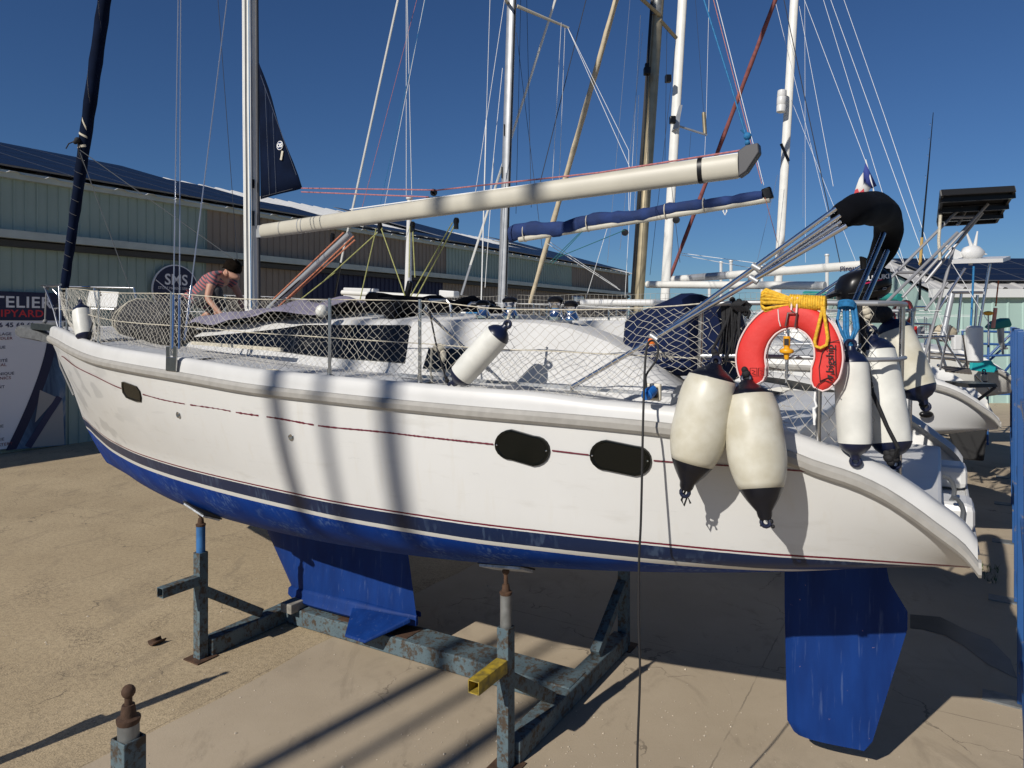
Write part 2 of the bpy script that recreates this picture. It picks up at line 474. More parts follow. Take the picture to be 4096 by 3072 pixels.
# damp stain running from under the stern and a bituminous repair strip
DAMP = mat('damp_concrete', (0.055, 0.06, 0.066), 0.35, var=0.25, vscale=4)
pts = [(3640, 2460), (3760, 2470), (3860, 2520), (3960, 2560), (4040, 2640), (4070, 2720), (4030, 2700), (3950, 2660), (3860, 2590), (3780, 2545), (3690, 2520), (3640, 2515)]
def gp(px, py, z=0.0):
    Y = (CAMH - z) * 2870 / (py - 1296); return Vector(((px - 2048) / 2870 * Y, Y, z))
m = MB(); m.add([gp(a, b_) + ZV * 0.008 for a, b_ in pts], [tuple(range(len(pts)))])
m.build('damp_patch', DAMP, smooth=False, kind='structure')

# loose grit scattered over the slab (nobody could count it)
GRIT = mat('grit', (0.55, 0.48, 0.37), 0.9, var=0.35, vscale=40)
m = MB()
def pebble(p, r):
    vs = []
    for d in ((1, 0, 0), (-1, 0, 0), (0, 1, 0), (0, -1, 0), (0, 0, 1), (0, 0, -.6)):
        vs.append(p + Vector(d) * r * random.uniform(.6, 1.2))
    m.add(vs, [(0, 2, 4), (2, 1, 4), (1, 3, 4), (3, 0, 4), (2, 0, 5), (1, 2, 5), (3, 1, 5), (0, 3, 5)])
for i in range(5200):
    cl = random.random()
    if cl < .45: s, u = random.gauss(2.0, .9), random.gauss(1.9, .8)
    elif cl < .7: s, u = random.gauss(.6, .9), random.gauss(2.4, .6)
    else: s, u = random.uniform(-2, 9), random.uniform(-2, 4.5)
    pebble(BT(s, u, 0.006 if s < 5.48 else .002), random.uniform(.0025, .0075) * (1 if random.random() < .95 else 2.0))
m.build('grit', GRIT, smooth=False, kind='stuff', fix=False)

# ================================================================== WAREHOUSE (left, in shade)
WO = Vector((-12.4, 18.0, 0)); WD = TV.copy(); WN = Vector((WD.y, -WD.x, 0))   # along the wall, outward normal (towards the yard)
def WP(t, d, z): return WO + WD * t + WN * d + ZV * z
GREENW = mat('cladding_green', (0.31, 0.40, 0.36), 0.55, var=0.08, vscale=0.7)
BROWNW = mat('cladding_brown', (0.27, 0.225, 0.18), 0.6, var=0.08, vscale=0.7)
NAVYW = mat('cladding_navy', (0.012, 0.016, 0.06), 0.6)
GUTTER = mat('gutter_grey', (0.46, 0.52, 0.49), 0.5, var=0.1, vscale=2)
ROOFW = mat('roof_white', (0.62, 0.62, 0.60), 0.5, var=0.06, vscale=1)
PVM = mat('solar_cells', (0.008, 0.012, 0.028), 0.35, spec=0.08)
PVF = mat('solar_frame', (0.16, 0.17, 0.19), 0.4, 0.6)
wh = empty('warehouse', WP(15, -6, 0), 'long warehouse clad in green and brown ribbed sheet with dark solar panels on its roof', 'warehouse')
T0, T1, ZE, ZB = -16.0, 41.2, 6.88, 5.42
def cladding(name, ta, tb, za, zb, mt, pitch=0.27, back=0.0, parent=None):
    m = MB(); row = []
    t = ta
    while t < tb - 0.02:
        e = min(pitch, tb - t)
        for f, d in ((0.0, 0.0), (0.80, 0.0), (0.86, 0.035), (0.96, 0.035)):
            row.append((t + e * f, d - back))
        t += pitch
    row.append((tb, -back))
    m.grid([[WP(a, d, za) for a, d in row], [WP(a, d, zb) for a, d in row]])
    return m.build(name, mt, parent or wh, smooth=False)
# upper cladding, in sections of colour
for ta, tb, mt in ((T0, 5.4, GREENW), (5.4, 18.2, BROWNW), (18.2, 31.6, GREENW), (31.6, T1, BROWNW)):
    cladding('cladding_panel', ta, tb, ZB + .12, ZE, mt)
# lower wall, behind the canopy band
for ta, tb, mt in ((T0, 5.4, GREENW), (5.4, 9.4, BROWNW), (9.4, 18.0, NAVYW), (18.0, 31.6, BROWNW), (31.6, T1, BROWNW)):
    cladding('cladding_panel', ta, tb, 0.0, ZB - .16, mt, back=0.05)
m = MB()
m.box(WP((T0 + T1) / 2, 0.10, ZB), (0.30, T1 - T0, 0.2), Matrix.Rotation(-math.atan2(WD.x, WD.y), 3, 'Z'))
m.build('canopy_band', GUTTER, wh, smooth=False)
m = MB(); m.box(WP((T0 + T1) / 2, 0.07, ZB - .22), (0.14, T1 - T0, 0.16), Matrix.Rotation(-math.atan2(WD.x, WD.y), 3, 'Z'))
m.build('door_track', mat('track_dark', (0.05, 0.05, 0.045), 0.7), wh, smooth=False)
m = MB(); m.box(WP((T0 + T1) / 2, 0.07, ZE + .02), (0.16, T1 - T0, 0.18), Matrix.Rotation(-math.atan2(WD.x, WD.y), 3, 'Z'))
m.build('eave_gutter', GUTTER, wh, smooth=False)
# body and roof
RW, RH = 10.0, 2.75
m = MB()
m.add([WP(T1, -.02, 0), WP(T1, -.02, ZE), WP(T1, -RW, ZE + RH), WP(T1, -2 * RW, ZE), WP(T1, -2 * RW, 0)], [(0, 1, 2, 3, 4)])
m.add([WP(T0, -.1, 0), WP(T0, -.1, ZE), WP(T0, -RW, ZE + RH), WP(T0, -2 * RW, ZE), WP(T0, -2 * RW, 0)], [(4, 3, 2, 1, 0)])
m.add([WP(T0, -2 * RW, 0), WP(T1, -2 * RW, 0), WP(T1, -2 * RW, ZE), WP(T0, -2 * RW, ZE)], [(0, 1, 2, 3)])
m.build('end_wall', BROWNW, wh, smooth=False)
m = MB(); row = []
t = T0 - .2
while t < T1 + .3:
    for f, h in ((0, 0), (.6, 0), (.7, .05), (.9, .05)): row.append((t + f * .9, h))
    t += .9
m.grid([[WP(a, .22, ZE + .04 + h) for a, h in row], [WP(a, -RW, ZE + RH + .10 + h) for a, h in row], [WP(a, -2 * RW - .2, ZE + .04 + h) for a, h in row]])
m.build('roof', ROOFW, wh, smooth=False)
slope = Vector((WN * -RW + ZV * (RH + .06))).normalized(); rn = WD.cross(slope); rn = rn if rn.z > 0 else -rn
pw, ph = 1.72, 1.60
m = MB()
def panel_mesh():
    m = MB(); o = Vector((0, 0, 0))
    m.mi = 1; m.box((0, 0, 0.02), (pw - .02, ph - .02, .04))
    m.mi = 0; m.box((0, 0, 0.0425), (pw - .10, ph - .10, .005))
    return m
pm = panel_mesh().build('solar_panel', [PVM, PVF], wh, smooth=False)
pmesh = pm.data
bpy.data.objects.remove(pm)
rotm = Matrix((WD, slope, rn)).transposed().to_4x4()
ncol = int((T1 - T0) / pw)
for i in range(ncol):
    t = T0 + (i + .5) * pw
    for j in range(6):
        if 7.0 < t < 19.5 and j >= max(1, 6 - (t - 6.6) * 1.15): continue
        if 27.0 < t < 30.5 and j >= 2: continue
        if 30.5 <= t < 36 and j >= 3: continue
        o = bpy.data.objects.new('solar_panel', pmesh); COL.objects.link(o); o.parent = wh
        c = WP(t, .22, ZE + .04) + slope * (.12 + (j + .5) * ph) + rn * .14
        o.matrix_parent_inverse = Matrix.Translation(-wh.location)
        o.matrix_basis = Matrix.Translation(c) @ rotm
# ---- banner on the wall
BANW = mat('banner_white', (0.80, 0.80, 0.82), 0.6); BANN = mat('banner_navy', (0.012, 0.016, 0.055), 0.6)
BANR = mat('banner_red', (0.60, 0.03, 0.04), 0.6); BANK = mat('banner_dark_text', (0.03, 0.035, 0.09), 0.6); BANM = mat('banner_maroon_text', (0.20, 0.035, 0.045), 0.6)
SEAB = NG('banner_photo'); _o = SEAB.tc()
SEAB.color(SEAB.ramp(SEAB.noise(SEAB.mapping(_o, scale=(1, 1, .5), rot=(.4, .2, 0)), 1.5, 6, .6, .8), [(.35, (.02, .05, .11)), (.52, (.08, .16, .27)), (.64, (.42, .42, .42))])); SEAB.rough(.6)
def wall_t(px):   # position along the wall that shows at this bearing
    k = (px - 2048) / 2870; p = WO + WN * .08
    return (k * p.y - p.x) / (WD.x - k * WD.y)
def wall_pt(px, py, d=.08):
    k = (px - 2048) / 2870; p = WO + WN * d
    t = (k * p.y - p.x) / (WD.x - k * WD.y); q = p + WD * t
    return Vector((q.x, q.y, CAMH - (py - 1296) * q.y / 2870))
bn = empty('banner', wall_pt(100, 1800), 'tall white and navy advertising banner on the warehouse wall behind the bow', 'banner')
tR = wall_t(262); tL = tR - 6.2
zt = wall_pt(100, 1168).z; zb_ = 0.12; znav = wall_pt(100, 1282).z
m = MB(); m.poly([WP(tL, .055, zb_), WP(tR, .055, zb_), WP(tR, .055, zt), WP(tL, .055, zt)], WN * .02)
m.build('sheet', BANW, bn, smooth=False)
m = MB(); m.add([WP(tL, .079, znav), WP(tR, .079, znav), WP(tR, .079, zt), WP(tL, .079, zt)], [(0, 1, 2, 3)]); m.build('header_band', BANN, bn, smooth=False)
m = MB(); arc = []
for i in range(15):
    q = i / 14; py = 1360 + 440 * q
    arc.append(wall_pt(205 - 165 * q ** 1.35, py, .079))
m.grid([arc, [wall_pt(262, 1360 + 420 * i / 14, .079) for i in range(15)]]); m.build('sea_picture', SEAB.m, bn, smooth=False)
m = MB(); m.grid([[p + WN * .003 - WD * .10 for p in arc], [p + WN * .003 + WD * .14 for p in arc]]); m.build('navy_curve', BANN, bn, smooth=False)
# sail and mast shapes inside the picture
m = MB()
m.add([wall_pt(160, 1560, .083), wall_pt(228, 1590, .083), wall_pt(140, 1690, .083)], [(0, 1, 2)])
m.add([wall_pt(250, 1600, .083), wall_pt(258, 1778, .083), wall_pt(115, 1790, .083)], [(0, 1, 2)])
m.build('sail_picture', mat('banner_sail', (0.36, 0.35, 0.33), .6), bn, smooth=False)
m = MB(); m.bar(wall_pt(112, 1788, .086), wall_pt(238, 1588, .086), .012, .16, up=WN.cross(WD)); m.build('mast_picture', BANK, bn, smooth=False)
def wtext(txt, px, py, hpx, mt, right=False, bold=.0, name='lettering'):
    p = wall_pt(px, py, .079); Y = p.y; h = hpx * Y / 2870
    tm = text_mb(txt, h / .69, p, WD, ZV, bold=bold, sx=1.12, spacing=1.06, align='RIGHT' if right else 'LEFT', off=.004)
    return tm.build(name, mt, bn, smooth=False, fix=False)
wtext('ATELIER', 207, 1232, 42, BANW, True, .007)
wtext('SHIPYARD', 175, 1268, 27, BANR, True, .004)
wtext('06 45 69 61', 138, 1308, 17, BANK, True, .004)
for txt, x, y, h, mt in (('ACCASTILLAGE', 46, 1341, 11, BANK), ('SHIPCHANDLER', 50, 1358, 11, BANM), ('M\u00c9CANIQUE', 22, 1394, 11, BANK), ('\u00c9LECTRICIT\u00c9', 30, 1447, 11, BANK), ('ELECTRICAL', 26, 1464, 11, BANM),
                         ('\u00c9LECTRONIQUE', 57, 1498, 11, BANK), ('ELECTRONICS', 44, 1516, 11, BANM), ('GR\u00c9EMENT', 19, 1552, 11, BANK), ('VOILERIE', 14, 1709, 11, BANK), ('SELLERIE', 17, 1761, 11, BANK), ('UPHOLSTERY', 51, 1778, 11, BANM)):
    wtext(txt, x, y, h, mt, True, .001)
# ---- round sign
sg = empty('round_sign', wall_pt(702, 1150), 'round navy sign with white rim and white letters on the warehouse wall', 'sign')
c = wall_pt(704, 1146, .10); rad = 97 * c.y / 2870 * 1.25
def disc(c, r, th, n=40): 
    return [c + WD * math.cos(2 * math.pi * i / n) * r + ZV * math.sin(2 * math.pi * i / n) * r for i in range(n)], WN * th
cz = c - ZV * (rad * .12); rr = rad * .80
p, w = disc(cz - WN * .05, rr * 1.05, .05); MB().poly(p, w).build('rim', BANW, sg, smooth=False)
p, w = disc(cz, rr, .012); MB().poly(p, w).build('face', BANN, sg, smooth=False)
k = cz + WN * .015
text_mb('SMS', rr * .62, k + ZV * rr * .22, WD, ZV, bold=.008, align='CENTER').build('lettering', BANW, sg, smooth=False, fix=False)
text_mb('STORE MARINE SERVICE', rr * .15, k + ZV * rr * .02, WD, ZV, align='CENTER').build('lettering', BANW, sg, smooth=False, fix=False)
m = MB(); m.bar(k + WD * -rr * .9 + ZV * rr * .38, k + WD * rr * .62 - ZV * rr * .7, .006, rr * .035, up=WN.cross(WD)); m.build('diagonal_line', BANW, sg, smooth=False)

# ================================================================== PALE GREEN SHED (right, frontal)
MINT = mat('cladding_mint', (0.36, 0.50, 0.45), 0.55, var=0.06, vscale=0.7)
sd = empty('green_shed', (22, 32, 0), 'low pale green shed with a grey roof full of solar panels behind the yachts', 'shed')
SY, SX0, SX1, SZ = 29.0, 17.0, 40.0, 4.42
m = MB(); row = []
x = SX0
while x < SX1:
    for f, d in ((0, 0), (.82, 0), (.88, .04), (.96, .04)): row.append((x + f * .62, d))
    x += .62
m.grid([[Vector((a, SY - d, 0)) for a, d in row], [Vector((a, SY - d, SZ)) for a, d in row]])
m.build('cladding_panel', MINT, sd, smooth=False)
m = MB(); m.add([(SX0, SY, 0), (SX0, SY + 10, 0), (SX0, SY + 10, SZ), (SX0, SY + 5, SZ + 1.7), (SX0, SY, SZ)], [(0, 1, 2, 3, 4)])
m.add([(SX1 - .1, SY, 0), (SX1 - .1, SY + 10, 0), (SX1 - .1, SY + 10, SZ), (SX1 - .1, SY + 5, SZ + 1.7), (SX1 - .1, SY, SZ)], [(4, 3, 2, 1, 0)])
m.add([(SX0, SY + 10, 0), (SX1 - .1, SY + 10, 0), (SX1 - .1, SY + 10, SZ), (SX0, SY + 10, SZ)], [(0, 1, 2, 3)])
m.build('end_wall', MINT, sd, smooth=False)
m = MB(); m.box(((SX0 + SX1) / 2, SY - .12, SZ + .02), (SX1 - SX0 + .3, .3, .34)); m.build('eave_gutter', mat('gutter_white', (0.62, 0.63, 0.61), .5), sd, smooth=False)
m = MB(); row = []
x = SX0 - .2
while x < SX1 + .2:
    for f, h in ((0, 0), (.7, 0), (.78, .06), (.92, .06)): row.append((x + f * .8, h))
    x += .8
m.grid([[Vector((a, SY - .1, SZ + .2 + h)) for a, h in row], [Vector((a, SY + 5, SZ + 1.8 + h)) for a, h in row], [Vector((a, SY + 10.1, SZ + .2 + h)) for a, h in row]])
m.build('roof', mat('roof_grey', (0.46, 0.45, 0.43), .6, var=.06, vscale=1), sd, smooth=False)
sl2 = Vector((0, 5.1, 1.6)).normalized(); rn2 = Vector((1, 0, 0)).cross(sl2)
rot2 = Matrix((Vector((1, 0, 0)), sl2, rn2)).transposed().to_4x4()
for i in range(13):
    for j in range(4):
        o = bpy.data.objects.new('solar_panel', pmesh); COL.objects.link(o); o.parent = sd
        o.matrix_parent_inverse = Matrix.Translation(-sd.location)
        o.matrix_basis = Matrix.Translation(Vector((18.6 + i * pw, SY - .1, SZ + .2)) + sl2 * (.72 + (j + .5) * ph * .66) + rn2 * .14) @ rot2 @ Matrix.Diagonal((1, .66, 1, 1))
m = MB(); m.box((22.3, SY - .03, 1.75), (2.6, .12, 1.1)); m.build('window', GLASS, sd, smooth=False)
m = MB(); m.box((22.3, SY - .03, 2.35), (2.8, .16, .1)).box((22.3, SY - .03, 1.15), (2.8, .16, .1)); m.build('window_frame', ALU, sd, smooth=False)

# ================================================================== BLUE STEEL FENCE (right edge)
FB = NG('fence_blue'); _o = FB.tc()
FB.color(FB.mix(FB.ramp(FB.noise(_o, 9, 6), [(.62, (0, 0, 0)), (.70, (1, 1, 1))]), FB.mix(FB.noise(_o, 2, 4), (0.010, 0.055, 0.19), (0.018, 0.095, 0.28)), (0.16, 0.14, 0.12))); FB.rough(.45)
FA = Vector((4.24, 6.05, 0)); FD = Vector((5.76 - 4.24, 8.26 - 6.05, 0)).normalized(); FN = Vector((FD.y, -FD.x, 0))
def FP(t, d, z): return FA + FD * t + FN * d + ZV * z
PS = 2.68
for k in range(-1, 5):
    near = k <= -2
    fc = empty('fence_panel', FP(k * PS, .05, 0), ['tall blue steel fence panel with upright bars, open yard end nearest the cable', 'tall blue steel fence panel beside the rudder', 'tall blue steel fence panel with a base plate beside the yacht stern', 'tall blue steel fence panel beside the damp stain', 'tall blue steel fence panel beside the second yacht stern', 'tall blue steel fence panel beside the turquoise yacht', 'tall blue steel fence panel nearest the green shed'][k + 2], 'fence', 'blue fence panels')
    m = MB(); m.box(FP(k * PS, .06, 1.58), (.09, .09, 3.12), Matrix.Rotation(-math.atan2(FD.x, FD.y), 3, 'Z')); m.build('post', FB.m, fc, smooth=False, bevel=.006)
    m = MB(); m.box(FP(k * PS, -.06, .012), (.34, .20, .016), Matrix.Rotation(-math.atan2(FD.x, FD.y), 3, 'Z')); m.build('base_plate', mat('plate_grey', (0.22, 0.23, 0.23), .6, .5, var=.2, vscale=15), fc, smooth=False)
    for z in (.35, 1.55, 2.55):
        m = MB(); m.bar(FP(k * PS + .05, .06, z), FP((k + 1) * PS - .05, .06, z), .045, .06); m.build('rail', FB.m, fc, smooth=False)
    for q in range(1, 12):
        m = MB(); m.bar(FP(k * PS + q * PS / 12, .085, .25), FP(k * PS + q * PS / 12, .085, 2.75), .05, .03, up=FD); m.build('bar', FB.m, fc, smooth=False)
# blue gantry stairs beyond
gt = empty('blue_gantry', W(3990, 1560, 19), 'blue tubular steel platform with handrails in front of the green shed', 'platform')
for a, b_ in (((3850, 1322), (4075, 1330)), ((3850, 1372), (4060, 1380)), ((3870, 1425), (4060, 1420)), ((3960, 1440), (4060, 1350)), ((3880, 1500), (4050, 1330)), ((4000, 1510), (4090, 1400)), ((3850, 1322), (3848, 1560)), ((3955, 1325), (3950, 1560)), ((4050, 1325), (4045, 1560))):
    m = MB(); m.tube([W(*a, 19), W(*b_, 18.6)], .03, 8); m.build('tube', FB.m, gt)
for a in ((3848, 1560), (3950, 1560), (4045, 1560)):
    p = W(*a, 19); m = MB(); m.tube([p, Vector((p.x, p.y, 0))], .03, 8); m.build('leg', FB.m, gt)
m = MB(); m.box(W(3950, 1562, 18.6), (1.6, 1.6, .08)); m.build('deck', FB.m, gt, smooth=False)
# ================================================================== THE MAIN YACHT
US = [(0, 1.30), (.5, 1.40), (1, 1.48), (2, 1.62), (3, 1.74), (4, 1.82), (5, 1.85), (6, 1.82), (7, 1.70), (8, 1.46), (9, 1.11), (10, .66), (10.6, .34), (11.0, .12), (11.15, .02)]
ZS = [(0, 2.012), (.05, 2.085), (.18, 2.19), (.28, 2.267), (.43, 2.362), (.57, 2.42), (.73, 2.464), (.83, 2.50), (1.15, 2.575), (1.49, 2.622), (2.14, 2.648), (2.67, 2.661), (3.14, 2.675), (3.95, 2.704), (4.68, 2.731), (5.44, 2.784), (6.33, 2.835), (6.96, 2.868), (7.38, 2.90), (7.95, 2.955), (8.69, 3.02), (9.5, 3.045), (11.15, 3.045)]
UM = [(0, 1.0), (.1, 1.03), (.53, 1.17), (1.09, 1.35), (1.64, 1.47), (2.32, 1.59), (2.95, 1.67), (3.9, 1.70), (4.66, 1.65), (5.75, 1.53), (6.89, 1.32), (8.06, .97), (9.3, .48), (10.1, .14), (10.42, .015)]
ZBT = [(0, 1.86), (.4, 1.75), (1, 1.60), (2, 1.42), (3.5, 1.24), (5, 1.13), (6.5, 1.10), (7.6, 1.13), (8.6, 1.19), (9.2, 1.25), (9.6, 1.32)]
LF, LW = 11.15, 10.42

def hull_rows(o, side, top=None):
    """one side of the canoe body: rows from the centreline up to the strake; (row, station)"""
    qs = [(i / 84) ** 1.5 for i in range(85)]
    rows = []
    for k in range(9):                                   # below the pinstripe
        ph = math.pi / 2 * k / 8
        sf = LW - .57 * math.cos(ph) ** 1.2
        r_ = []
        for q in qs:
            s = q * sf
            u = tab(q * LW, UM) * math.sin(ph) ** .90
            z = 1.9 - (1.9 - tab(q * 9.6, ZBT)) * math.cos(ph)
            r_.append(BT(s, u * side, z, o))
        rows.append(r_)
    for k in range(1, 9):                                # topsides
        w = k / 8
        sf = lerp(LW, LF, w)
        r_ = []
        for q in qs:
            s = q * sf
            um, us, zs = tab(q * LW, UM), tab(q * LF, US), tab(q * LF, ZS)
            wf = w + .10 * math.sin(math.pi * w)
            r_.append(BT(s, lerp(um, us, wf) * side if wf < 1 else us * side, lerp(1.9, zs, w), o))
        rows.append(r_)
    return rows

def make_hull(o, parent, hullmat, deckmat, strakemat, detail=True):
    m = MB()
    A = hull_rows(o, 1); B = hull_rows(o, -1)
    m.grid(A); m.grid(B)
    # closing face at the stern
    ring = [r_[0] for r_ in A] + [r_[0] for r_ in B[::-1]]
    cpt = sum(ring, Vector()) / len(ring)
    n = len(ring)
    m.add(ring + [cpt], [(i, (i + 1) % n, n) for i in range(n)])
    h = m.build('hull', hullmat, parent, angle=50)
    # rubbing strake, both sides
    for side in (1, -1):
        m = MB(); rows = []
        for i in range(91):
            s = -.015 + (LF + .03) * (i / 90) ** 1.5
            u, z = tab(s, US), tab(s, ZS)
            rows.append([BT(s, (u + a) * side, z + b_, o) for a, b_ in ((-.02, .012), (.020, .006), (.034, -.018), (.030, -.052), (.012, -.072), (-.02, -.072))])
        m.grid(rows)
        m.add(rows[0], [tuple(range(6))]); m.add(rows[-1], [tuple(range(6))])
        m.build('rub_strake', strakemat, parent, angle=30)
    return h

DECKZ = lambda s: tab(s, ZS) + tab(s, [(0, .02), (1.2, .05), (1.9, .085), (2.4, .115), (11.15, .09)])
yt = empty('sailing_yacht', BT(5.0, 0, 0), 'white sailing yacht with navy boot stripe and blue keel, propped in a steel cradle', 'yacht')
make_hull(ORG, yt, hull_material(), WHITE, STRAKE)

# ---- gunwale and deck
m = MB(); rows = []
NS = 100
for i in range(NS + 1):
    s = LF * (i / NS) ** 1.5
    u, z = tab(s, US), tab(s, ZS)
    fw = min(1, max(0, (s - 1.9) / .5))                   # the toe bulwark fades out towards the stern
    hb = lerp(.10, .125, fw)
    k = min(1, u / .3)
    prof = [(0, 0), (-.004, .045), (-.012, hb - .030), (-.026, hb - .010), (-.050, hb), (-.085, hb - .004), (-.145, hb - .035 * fw - .008)]
    row = [BT(s, max(0, u + a * k), z + b_) for a, b_ in prof]
    rows.append(row)
m.grid(rows)
rows = [[BT(LF * (i / NS) ** 1.5, -max(0, tab(LF * (i / NS) ** 1.5, US) + a * min(1, tab(LF * (i / NS) ** 1.5, US) / .3)), tab(LF * (i / NS) ** 1.5, ZS) + b_) for a, b_ in prof] for i in range(NS + 1)]
m.grid(rows)
m.build('gunwale', mat('gunwale_white', (0.575, 0.57, 0.55), .45, var=.06, vscale=4), yt, angle=50)
m = MB(); rows = []
for i in range(12, NS + 1):
    s = LF * i / NS
    u = max(0, tab(s, US) - .14 * min(1, tab(s, US) / .3)); z = DECKZ(s) - .035
    rows.append([BT(s, u * c_, z + .06 * (1 - c_ * c_)) for c_ in (1, .93, .8, .6, .3, 0, -.3, -.6, -.8, -.93, -1)])
m.grid(rows); m.build('deck', DECKW, yt, angle=60)
# non-skid panels on the side deck
for sa, sb, ua, ub in ((3.3, 5.5, .20, .42), (5.7, 7.6, .20, .42), (7.7, 9.3, .20, .55)):
    m = MB(); rows = []
    for i in range(13):
        s = lerp(sa, sb, i / 12); u = tab(s, US)
        rows.append([BT(s, u - d, DECKZ(s) - .035 + .06 * (1 - ((u - d) / u) ** 2) + .006) for d in (ua, (ua + ub) / 2, ub)])
    m.grid(rows); m.build('nonskid_panel', NONSKID, yt, smooth=False)

# ---- stern scoop: steps down to the boarding platform
def stepbox(name, s0, s1, z0, z1, f=.94, mt=WHITE):
    m = MB()
    a, b_ = tab(max(s0, 0), US) - .13, tab(s1, US) - .13
    a *= f; b_ *= f
    pts = [BT(s0, a, z1), BT(s1, b_, z1), BT(s1, -b_, z1), BT(s0, -a, z1)]
    m.poly(pts, -ZV * (z1 - z0)); return m.build(name, mt, yt, smooth=False, bevel=.02)
stepbox('boarding_platform', -.01, .30, 1.93, 2.005, .83)
stepbox('transom_step', .15, .86, 1.98, 2.23, .90)
stepbox('transom_step', .84, 1.36, 2.1, 2.60, .98)
# transom edge trim
m = MB(); m.tube([BT(-.005, u, 2.005) for u in [x / 10 for x in range(-11, 12)]], .012, 8); m.build('transom_trim', mat('trim_grey', (.5, .5, .49), .5), yt)
# side locker moulding inside the scoop
m = MB()
for sgn in (1, -1):
    m = MB(); m.box(BT(.16, .62 * sgn, 2.10), (.30, .34, .16), Matrix.Rotation(TH - math.pi / 2 + math.pi / 2, 3, 'Z')); m.build('seat_moulding', WHITE, yt, smooth=False, bevel=.04)
# boarding ladder, folded: two curved grey tubes
LADG = mat('ladder_grey', (.16, .17, .18), .4, .5)
for k, px in enumerate((3780, 3815)):
    py = 1905 + k * 85
    p = [W(px + a, py + b_, 4.15 - k * .12) for a, b_ in ((-6, 0), (14, 6), (30, 26), (38, 55), (34, 85), (20, 105), (6, 112))]
    m = MB(); m.tube(p, .013, 8); m.build('ladder_tube', LADG, yt)

# ---- keel and rudder
def fin(pts, th, u0=0):
    """outline in the centre plane, given as pixels of its corners in the plane u=u0, lens-shaped in section"""
    return [onU(a, b_, u0) for a, b_ in pts]
def s_of(p): return (p - ORG).dot(BV)
BLUEF = NG('antifouling_blue'); _o = BLUEF.tc()
_c = BLUEF.mix(BLUEF.ramp(BLUEF.noise(BLUEF.mapping(_o, scale=(3, 3, .7)), 2.2, 6), [(.3, (0, 0, 0)), (.75, (1, 1, 1))]), (0.0015, 0.020, 0.115), (0.004, 0.036, 0.185))
_c = BLUEF.mix(BLUEF.math('MULTIPLY', BLUEF.ramp(BLUEF.noise(BLUEF.mapping(_o, scale=(14, 14, 1.2)), 2.5, 5), [(.60, (0, 0, 0)), (.75, (1, 1, 1))]), .35), _c, (.12, .17, .30))
_c = BLUEF.mix(BLUEF.math('MULTIPLY', BLUEF.ramp(BLUEF.noise(_o, 17, 4), [(.735, (0, 0, 0)), (.75, (1, 1, 1))]), .8), _c, (.45, .28, .26))
BLUEF.p.inputs['Specular IOR Level'].default_value = .2; BLUEF.color(_c); BLUEF.rough(.6); BLUEF.bump(BLUEF.noise(_o, 60, 3), .1, .004)

def foil(levels, name, mt, parent=yt, thick=.5):
    """levels: (z, s_lead, s_trail, half thickness)"""
    rows = []
    for z, sl_, st, t_ in levels:
        ring = []
        N = 12
        for side in (1, -1):
            rng = range(0, N + 1) if side == 1 else range(N - 1, 0, -1)
            for i in rng:
                x = i / N
                yy = t_ * 2.6 * (math.sqrt(x) * (1 - x) * (1 - .35 * x)) + (.006 if i == N else 0)
                ring.append(BT(lerp(sl_, st, x), side * yy, z))
        rows.append(ring)
    m = MB(); m.grid(rows, close=True); n = len(rows[0])
    m.add(rows[0], [tuple(range(n))]); m.add(rows[-1], [tuple(range(n))])
    return m.build(name, mt, parent, angle=40)
kl = [onU(1070, 2127, 0), onU(1168, 2347, 0), onU(1640, 2256, 0), onU(1668, 2470, 0)]
slope_l = (s_of(kl[0]) - s_of(kl[1])) / (kl[0].z - kl[1].z)
slope_t = (s_of(kl[2]) - s_of(kl[3])) / (kl[2].z - kl[3].z)
lv = []
for z in (1.34, 1.1, .9, .7, .5, .36, .30):
    lv.append((z, s_of(kl[1]) + slope_l * (z - kl[1].z), s_of(kl[3]) + slope_t * (z - kl[3].z), .085 if z > .5 else .11))
keel = foil(lv, 'keel', BLUEF.m)
# bulb
rows = []
sN, sT = s_of(kl[1]) + .05, s_of(kl[3])
for i in range(25):
    x = i / 24; s = lerp(sN, sT, x)
    full = min(1, math.sqrt(max(0.0004, 1 - (1 - min(1, x / .30)) ** 2)))      # rounded nose
    tail = 1 if x < .55 else lerp(1, .10, ((x - .55) / .45) ** 1.3)
    w = .155 * full * tail + .004; hh = .095 * full * (1 if x < .6 else lerp(1, .5, (x - .6) / .4)) + .004
    zc = lerp(.285, .30, x)
    sq = lambda v, e: math.copysign(abs(v) ** e, v)
    rows.append([BT(s, w * sq(math.cos(a), .55) * (1.0 if math.sin(a) < 0 else .80), zc + hh * sq(math.sin(a), .75)) for a in [2 * math.pi * j / 16 for j in range(16)]])
m = MB(); m.grid(rows, close=True); m.add(rows[0], [tuple(range(16))]); m.add(rows[-1], [tuple(range(16))])
m.build('bulb', BLUEF.m, keel, angle=40)
for sg_ in (1, -1):
    a1 = BT(5.30, .10 * sg_, .30); a2 = BT(4.56, .08 * sg_, .33)
    b1 = BT(5.10, .42 * sg_, .185); b2 = BT(4.84, .42 * sg_, .18)
    m = MB(); th = ZV * .028
    m.add([a1 + th, b1 + th * .4, b2 + th * .4, a2 + th, a1 - th * 1.6, b1 - th * .5, b2 - th * .5, a2 - th], [(0, 1, 2, 3), (7, 6, 5, 4), (0, 4, 5, 1), (1, 5, 6, 2), (2, 6, 7, 3), (3, 7, 4, 0)])
    m.build('winglet', BLUEF.m, keel, smooth=False, bevel=.012)
rp = [(3138, 2300), (3138, 2407), (3144, 2700), (3149, 2880), (3175, 2925), (3247, 2959), (3456, 3003), (3490, 2965), (3630, 2516), (3631, 2446), (3557, 2323), (3545, 2300)]
